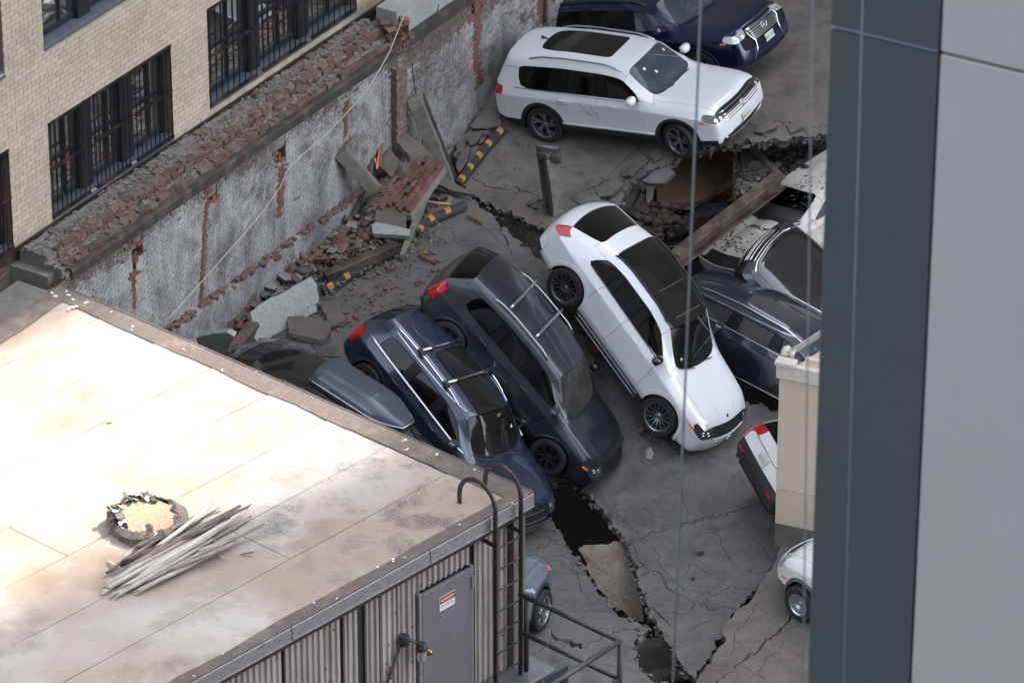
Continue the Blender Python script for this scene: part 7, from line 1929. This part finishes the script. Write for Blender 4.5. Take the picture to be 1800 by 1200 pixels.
q = MB(); vs_ = [V((p.x, p.y*.97, 1.56)) for p in rg+rg2[::-1]]+[V((p.x, p.y*.99, 1.685)) for p in rg+rg2[::-1]]; N2 = len(rg)*2; q.add(vs_, [(k, (k+1) % N2, N2+(k+1) % N2, N2+k) for k in range(N2)]+[tuple(range(N2))[::-1]]); q.build('base', MT['black_plastic'], bx, smooth=True, angle=40)
text('box_lettering', 'THULE', .075, MT['satin'], bx, (-1.72, -.405, 1.735), (R(84), 0, 0), .002)
# slate wagon behind the white coupe
ca, c_, _, hp = car('wagon', 'slate_suv', 'dusty slate blue suv with chrome roof rail wedged behind the white coupe', 'suv', f=2.5, re=-2.55, wb=3.0, hw=.98, H=1.65, r=.39, belt=1.16, hood=1.1, hoodf=.98, paint='wagonblue', clad=None, archbody=True, rails=(-2.0, .4, 'chrome', .03, .018), side_glass='dusty_glass', rear_glass='dusty_glass', handles=(-.95, .13), dr=.3, lip=.03, xB=.02,
    strips=[(-2.2, .9, 1.175, 1.13, 'chrome', .013, .004, 'window_trim'), (-1.5, 1.2, .36, .36, 'chrome', .014, .004, 'sill_trim'), (-1.9, .3, 1.46, 1.48, 'chrome', .01, .005, 'window_trim')])
# glossy black car with the sky in its bonnet
ca, c_, _, hp = car('glossy', 'glossy_black_suv', 'glossy black suv with the sky mirrored in its tilted hood', 'suv', f=2.4, re=-2.3, wb=2.8, hw=.97, H=1.7, r=.37, belt=1.05, hood=1.03, hoodf=.95, wsb=.78, wst=.2, paint='black', clad=None, archbody=True, lamps='lamp_dark', slats=(4, .7, .88, .5, 'chrome', .016), lip=.03, ftap=.12, hoodcrown=1)
q = MB(); pts = [hp['front'](lerp(-.72, .72, k/12), .93) for k in range(13)]; q.tube([h+n*.012 for h, n in pts if h], .022, 6); q.build('hood_trim', MT['chrome'], ca, smooth=True)
sticker(ca, hp, .55, .45, .07, .12)
# crushed white car
def crush_w(v):
    v = v.copy(); x, y, z = v
    if z > .78:
        k = min(1, (z-.78)/.3); v.z -= k*(.10+.24*abs(nz(x*1.5, y*1.9, 2))+.14*max(0, nz(x*.9+3, y*.8)))*(1.0 if x > .5 else .75)
        if x > .6: v.z += .16*nz(x*3.3, y*2.9, 5)*k
    v += V((nz(x*1.4, y*1.4, z+9), nz(x*1.4, y*1.4, z+19), 0))*.06
    return v
ca, c_, _, hp = car('crushed', 'crushed_white_car', 'crushed white car with buckled hood under the rusty steel beam', 'car', f=2.25, re=-2.4, wb=2.75, hw=.92, H=1.5, r=.33, belt=1.0, hood=.99, hoodf=.86, wsb=.8, wst=.15, paint='dirtywhite', clad=None, archbody=True, deform=crush_w, skip=('windscreen', 'grille', 'intake'), front_glass='tint', no_mirror=True, no_wiper=True, lamps='dirtywhite', cap=('grille', 'biggrille'), bulge=.2, lip=.02)
q = MB()
for k in range(700):
    y, x = random.choice(((random.gauss(.1, .28), random.gauss(1.95, .07)), (random.gauss(-.35, .2), random.gauss(1.75, .12)), (random.gauss(-.7, .05), random.gauss(1.3, .4)), (random.gauss(0, .5), random.gauss(.85, .05)), (random.gauss(.2, .35), random.gauss(.1, .3)), (random.gauss(-.1, .2), random.gauss(1.25, .04))))
    if abs(y) > .85: continue
    h, n = hp['top'](x, y)
    if h: blob(q, h+V((0, 0, -.004)), random.choice((.006, .009, .013, .02, .028)), (1.4, 1.2, .45))
o = q.build('dirt_on_hood', MT['dirt'], ca); tag(o, kind='stuff')
# crushed dark car under the slab
def crush_d(v):
    v = v.copy(); x, y, z = v
    if z > .7: v.z = .7+(z-.7)*.35+.07*nz(x*2, y*2, 3)
    v += V((nz(x, y, z+4), nz(x, y, z+8), 0))*.07; return v
ca, c_, _, hp = car('flat', 'buried_dark_car', 'flattened black car buried in rubble below the broken deck edge', 'car', f=2.3, re=-2.3, wb=2.75, hw=.93, H=1.5, r=.34, belt=1.0, hood=1.0, hoodf=.85, paint='black', clad=None, archbody=True, deform=crush_d, no_mirror=True, no_wiper=True, no_seats=True, lamps='lamp_dark', lip=.02)
# white suv nosing away, only its tail seen
ca, c_, _, hp = car('tail', 'white_hatch_tail', 'white suv showing only its dark bumpered tail beside the beige block', 'suv', f=2.3, re=-2.42, wb=2.7, hw=.92, H=1.66, r=.36, belt=1.06, hood=1.0, hoodf=.88, paint='white', clad='black_plastic', rplate=(0, .84, 'KS·512'), tailrows=(3, 4), tlk=1, matover={'rear_bumper': 'black_plastic'}, dr=.3, rbulge=.08)
for s in (1, -1):
    h, n = hp['front'](s*.6, .42, -1); q = MB(); q.tube([V((-2.2, s*.62, .42)), V((-2.43, s*.62, .42))], .05, 12, cap=False); q.tube([V((-2.42, s*.62, .42)), V((-2.435, s*.62, .42))], .052, 12, cap=False); q.build('exhaust_tip', MT['chrome'], ca, smooth=True)
    h, n = hp['front'](s*.66, .55, -1); q = MB(); q.bevbox(h+n*.006, (.02, .2, .03), .005); q.build('reflector', MT['lamp_red'], ca)
q = MB(); pts = [hp['front'](lerp(-.6, .6, k/10), .98, -1) for k in range(11)]; q.tube([h+n*.012 for h, n in pts if h], .016, 6); q.build('tailgate_trim', MT['chrome'], ca, smooth=True)
# white van front
ca, c_, _, hp = car('van', 'white_van', 'white van with grey arches and steel wheels on the brown deck', 'van', f=2.12, re=-2.6, wb=2.75, hw=.9, H=1.85, r=.325, belt=1.05, hood=1.08, hoodf=.88, wsb=1.1, wst=.5, paint='van_white', clad='concrete_dark', nsp=16, spw=.03, rim='satin', rimf=.62, lamps='lamp_clear', lip=.07, ftap=.2, bulge=.22, no_wiper=True)
lampbits(ca, hp, (.6,), .82); 
for s in (1, -1):
    h, n = hp['side'](1.86, .60, s); q = MB(); q.bevbox((0, 0, 0), (.02, .14, .05), .01); o = q.build('side_marker', MT['amber'], ca); o.location = h; o.rotation_euler = n.to_track_quat('X', 'Z').to_euler()
# silver suv beside the shed
ca, c_, _, hp = car('silver', 'silver_suv', 'silver blue suv front beside the shed corner blocks', 'suv', f=2.25, re=-2.35, wb=2.85, hw=.93, H=1.66, r=.365, belt=1.08, hood=1.08, hoodf=.95, wsb=.95, paint='silver', clad='black_plastic', nsp=5, pair=.2, spw=.025, rim='satin', lamps='lamp_clear', lip=.06, ftap=.16, bulge=.2)
lampbits(ca, hp, (.68,), .9, amber=(1.95, .9))
